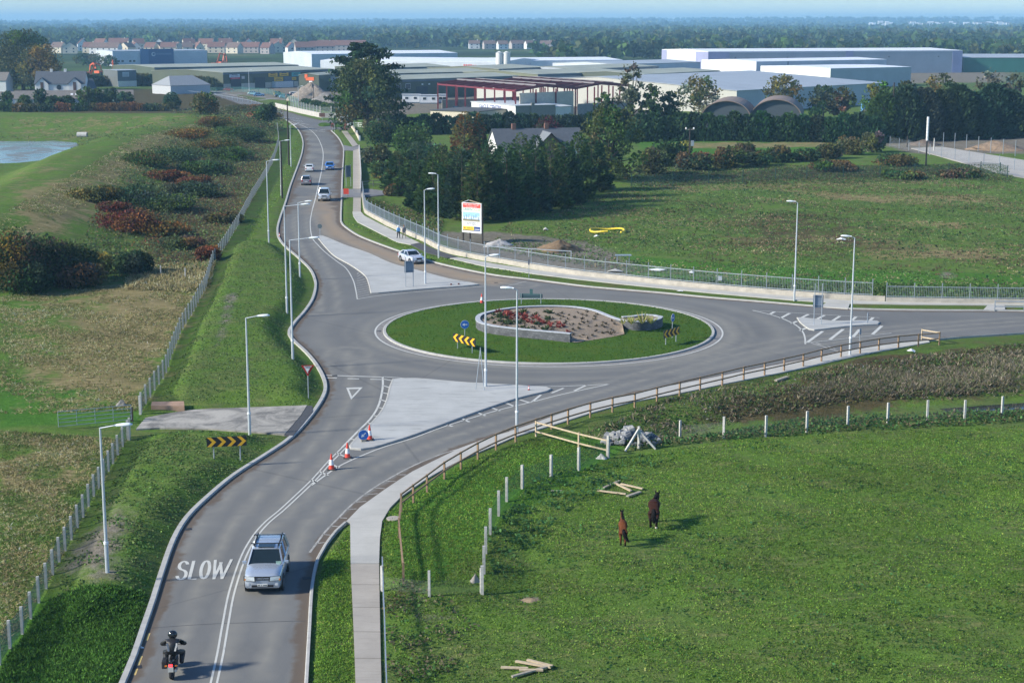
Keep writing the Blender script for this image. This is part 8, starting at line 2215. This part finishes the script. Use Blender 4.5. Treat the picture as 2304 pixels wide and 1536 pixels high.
r_, q = B('house_annexe', 'low slate-roofed annexe at the right end of the white house', (192, 604), (216, 606), 3.4, 9, W_RENDER, R_SLATE, 3.2, cat='house')
# --- long grey-roofed bungalow behind garden trees
r_, q = B('bungalow', 'long low bungalow with a dull grey roof behind a row of garden trees', (31, 528), (298, 536), 3.0, 8.5, W_RENDER, R_DULL, 2.4, cat='house')
for f in (.10, .22, .36, .48, .62, .74, .88): window(r_, q['W'] * f, 1.5, 1.7, 1.2)
for f in (.48, .52, .56): mb = MB(); mb.box((q['W'] * f, 2.0, 4.35), (.8, 1.0, .12), M=Matrix.Rotation(math.atan2(2.4, 4.25), 4, 'X')); mb.build('rooflight', M_WHITE, r_)
patch(r_, 'door', q['W'] * .60, q['W'] * .63, 0, 2.1, pm('door_navy', (.02, .03, .06)))
r_, q = B('shed', 'grey-roofed outbuilding at the left edge beside the long bungalow', (-40, 540), (27, 540), 2.6, 8, W_RENDER, R_DULL, 2.0, cat='shed')
B('house', 'pale house at the left edge beside the dark tree', (-30, 640), (14, 640), 5, 9, W_RENDER, R_DULL, 3.0, cat='house')
# --- slate bungalow among the conifers
r_, q = B('bungalow', 'slate-roofed bungalow half hidden by the garden conifers', (1121, 322), (1318, 326), 3.0, 10.5, W_RENDER, R_SLATE, 3.4, cat='house')
W = q['W']; x = W * .57
mb = MB()
for s in (-1, 1): mb.add([(x - .6, 3.9, 6.2), (x + s * 3.2 - .6, -2.4, 3.0 - .3) if s < 0 else (x + 3.4, -2.4, 2.7), (x + s * .0 + .4, -2.4, 6.0)], [(0, 1, 2) if s < 0 else (2, 1, 0)])
mb = MB(); mb.add([(x, -2.6, 6.15), (x - 3.3, -2.6, 2.9), (x - 3.3, 1.0, 2.9), (x, 5.0, 6.15), (x + 3.3, -2.6, 2.9), (x + 3.3, 1.0, 2.9)], [(3, 2, 1, 0), (0, 4, 5, 3)]); mb.build('gable_roof', pm('pale_slate', (.16, .175, .19), .75), r_)
mb = MB(); mb.add([(x - 3.0, -2.2, 0), (x + 3.0, -2.2, 0), (x + 3.0, -2.2, 3.0), (x, -2.2, 5.9), (x - 3.0, -2.2, 3.0), (x - 3, .5, 0), (x + 3, .5, 0), (x + 3, .5, 3), (x - 3, .5, 3)], [(0, 1, 2, 3, 4), (1, 6, 7, 2), (5, 0, 4, 8)]); mb.build('gable_wall', pm('brown_timber_wall', (.16, .10, .06), .85), r_)
for f in (.24, .62): mb = MB(); mb.box((W * f, 5.25, 6.9), (.8, .8, 1.3)); mb.build('chimney', pm('brick_chimney', (.20, .10, .07), .9), r_)
for f in (.12, .3, .85): window(r_, W * f, 1.5, 1.4, 1.1)
# --- housing estate on the skyline
er = random.Random(12); n_h = 0
def ehouse(px, wpx, D, he, rh, wall, roof, run, label):
    h = he
    r_, q = B('house', label, (px, D), (px + wpx, D + er.uniform(-6, 6)), h, 9.5, wall, roof, rh, run, cat='house', group='houses of the skyline estate', over=.3)
    W = q['W']; n = max(1, int(W / 4.5))
    for k in range(n):
        for z in (1.6, 4.3): patch(r_, 'window', W * (k + .5) / n - .6, W * (k + .5) / n + .6, z - .6, z + .6, M_WIN, -.03)
    if er.random() < .6: mb = MB(); mb.box((W * .5 + (1.5 if run == 'back' else W * .3), 4.75, h + rh + .3), (.9, .8, 1.3)); mb.build('chimney', wall, r_)
CR, GRY = pm('estate_cream', (.60, .54, .42), .85), pm('estate_grey', (.36, .33, .31), .85)
front = [(118,24,0),(146,32,1),(190,26,0),(205,64,0),(272,20,1),(300,22,1),(328,22,0),(345,20,1),(364,34,0),(396,24,1),(415,22,0),(445,18,1),(470,38,0),(511,26,0),(540,44,0),(588,20,0),(608,40,1),(650,20,1)]
back = [(180,24,1),(214,22,0),(248,44,0),(306,24,0),(350,24,1),(418,26,0),(448,32,0),(496,30,0),(552,24,1),(610,26,0),(650,26,1)]
for i, (px, w, gb) in enumerate(front):
    wall = CR if er.random() < .6 else W_RENDER
    if 528 < px < 600: wall = GRY
    ehouse(px, w, 1440 + er.uniform(-25, 25), 5.4, 4.2, wall, R_TILE if er.random() < .6 else R_BROWN, 'back' if gb else 'along', f'{ordinal(i + 1)} house from the left in the front row of the skyline estate')
for i, (px, w, gb) in enumerate(back):
    ehouse(px, w, 1590 + er.uniform(-30, 30), 6.6, 4.8, W_RENDER if er.random() < .6 else CR, R_TILE, 'back' if gb else 'along', f'{ordinal(i + 1)} house from the left in the back row of the skyline estate')
for i, (px, w, D) in enumerate([(668, 44, 1420), (700, 56, 1480), (716, 108, 1540)]):
    ehouse(px, w, D, 5.6, 4.6, GRY, R_TILE, 'along', f'{ordinal(i + 1)} unfinished red-roofed terrace at the right end of the skyline estate')
# row of semis and far farm buildings
for i, (px, w) in enumerate([(1056,24),(1090,26),(1122,22),(1152,28),(1185,24),(1214,26),(1242,18)]):
    ehouse(px, w, 1660 + er.uniform(-20, 20), 5.2, 3.4, GRY if i % 2 else W_RENDER, R_BROWN, 'along', f'{ordinal(i + 1)} house from the left in the hazy row right of the white-roofed halls')
ehouse(1366, 46, 1560, 5.2, 3.0, W_RENDER, R_BROWN, 'along', 'pair of white houses left of the largest warehouse')
for i, (px, w, D, h, m) in enumerate([(1418, 72, 2700, 6, R_GREY), (1765, 90, 2500, 5, W_WHITE), (2160, 46, 2650, 7, R_GREY), (1610, 30, 2400, 5, W_WHITE), (880, 24, 2500, 6, W_WHITE), (1240, 36, 4200, 6, W_WHITE), (240, 40, 2600, 5, W_WHITE)]):
    B('barn', f'{ordinal(i + 1)} of the scattered far farm sheds in the hazy woods', (px, D), (px + w, D + 5), h, 18, m, m, 1.5, cat='shed', group='far farm sheds')
for i in range(34):
    px = 1950 + i * 9.3 + er.uniform(-3, 3); D = 6200 + er.uniform(-350, 350); w = er.uniform(5, 14)
    if i in (6, 7, 8, 22, 24): continue
    a = pt(px, D); z = Hs(a.x, a.y); r_, q = B('distant_building', 'small white block of the far hazy town on the right skyline', (px, D), (px + w, D), er.uniform(7, 15), 14, W_RENDER, R_WHITE if er.random() < .5 else R_BROWN, 2.5, group='blocks of the far town')
    r_.location.z = z + 8
# --- orange excavators at the works
def excavator(label, px, D, rz, up):
    root = empty('excavator', pt(px, D), rz, label, 'excavator', 'orange excavators'); om = pm('digger_orange', (.65, .11, .03), .5)
    mb = MB(); mb.box((0, -1.2, .5), (4, .7, .9)); mb.box((0, 1.2, .5), (4, .7, .9)); mb.build('track', M_TYRE, root, bevel=.2)
    mb = MB(); mb.box((-.4, 0, 1.9), (3.6, 2.6, 1.3)); mb.build('body', om, root, bevel=.1)
    mb = MB(); mb.box((.9, .7, 2.9), (1.4, 1.1, 1.5)); mb.build('cab', M_GLASS, root)
    mb = MB(); mb.bar((1, -.4, 2), (3.2, -.4, up), .5, .8); mb.bar((3.2, -.4, up), (5.6, -.4, up - 1.2), .5, .7); mb.build('boom', om, root)
    mb = MB(); mb.bar((5.6, -.4, up - 1.2), (6.2, -.4, up * .35), .4, .5); mb.build('stick', om, root)
    mb = MB(); mb.box((5.9, -.4, up * .28), (1.0, 1.1, 1.0)); mb.build('bucket', pm('bucket_dark', (.12, .05, .03)), root)
excavator('leftmost orange excavator with its boom raised before the dark trees', 203, 830, .3, 7)
excavator('orange excavator with folded boom between the trees and the grey hall', 222, 850, 2.6, 6.5)
excavator('orange excavator closest to the grey hall corner', 256, 840, 1.9, 8)
excavator('orange excavator showing over the long olive shed roof', 486, 1010, .4, 8.5)
excavator('orange excavator boom nearest the blue-fronted building on its right', 500, 1040, 1.2, 7.5)

# ------------------------------------------------------------------ the air: one box of thin haze round everything
t = NT('haze'); t.t.nodes.remove(t.b)
pv = t.n('VolumePrincipled')
pv.inputs['Color'].default_value = (.37, .70, 1.0, 1)
pv.inputs['Density'].default_value = 1.6e-4
pv.inputs['Anisotropy'].default_value = 0.0
t.l(pv.outputs[0], t.t.nodes['Material Output'].inputs['Volume'])
mb = MB(); mb.box((0, 6650, 39), (29500, 15500, 84))
tag(mb.build('haze', t.mat), kind='stuff')
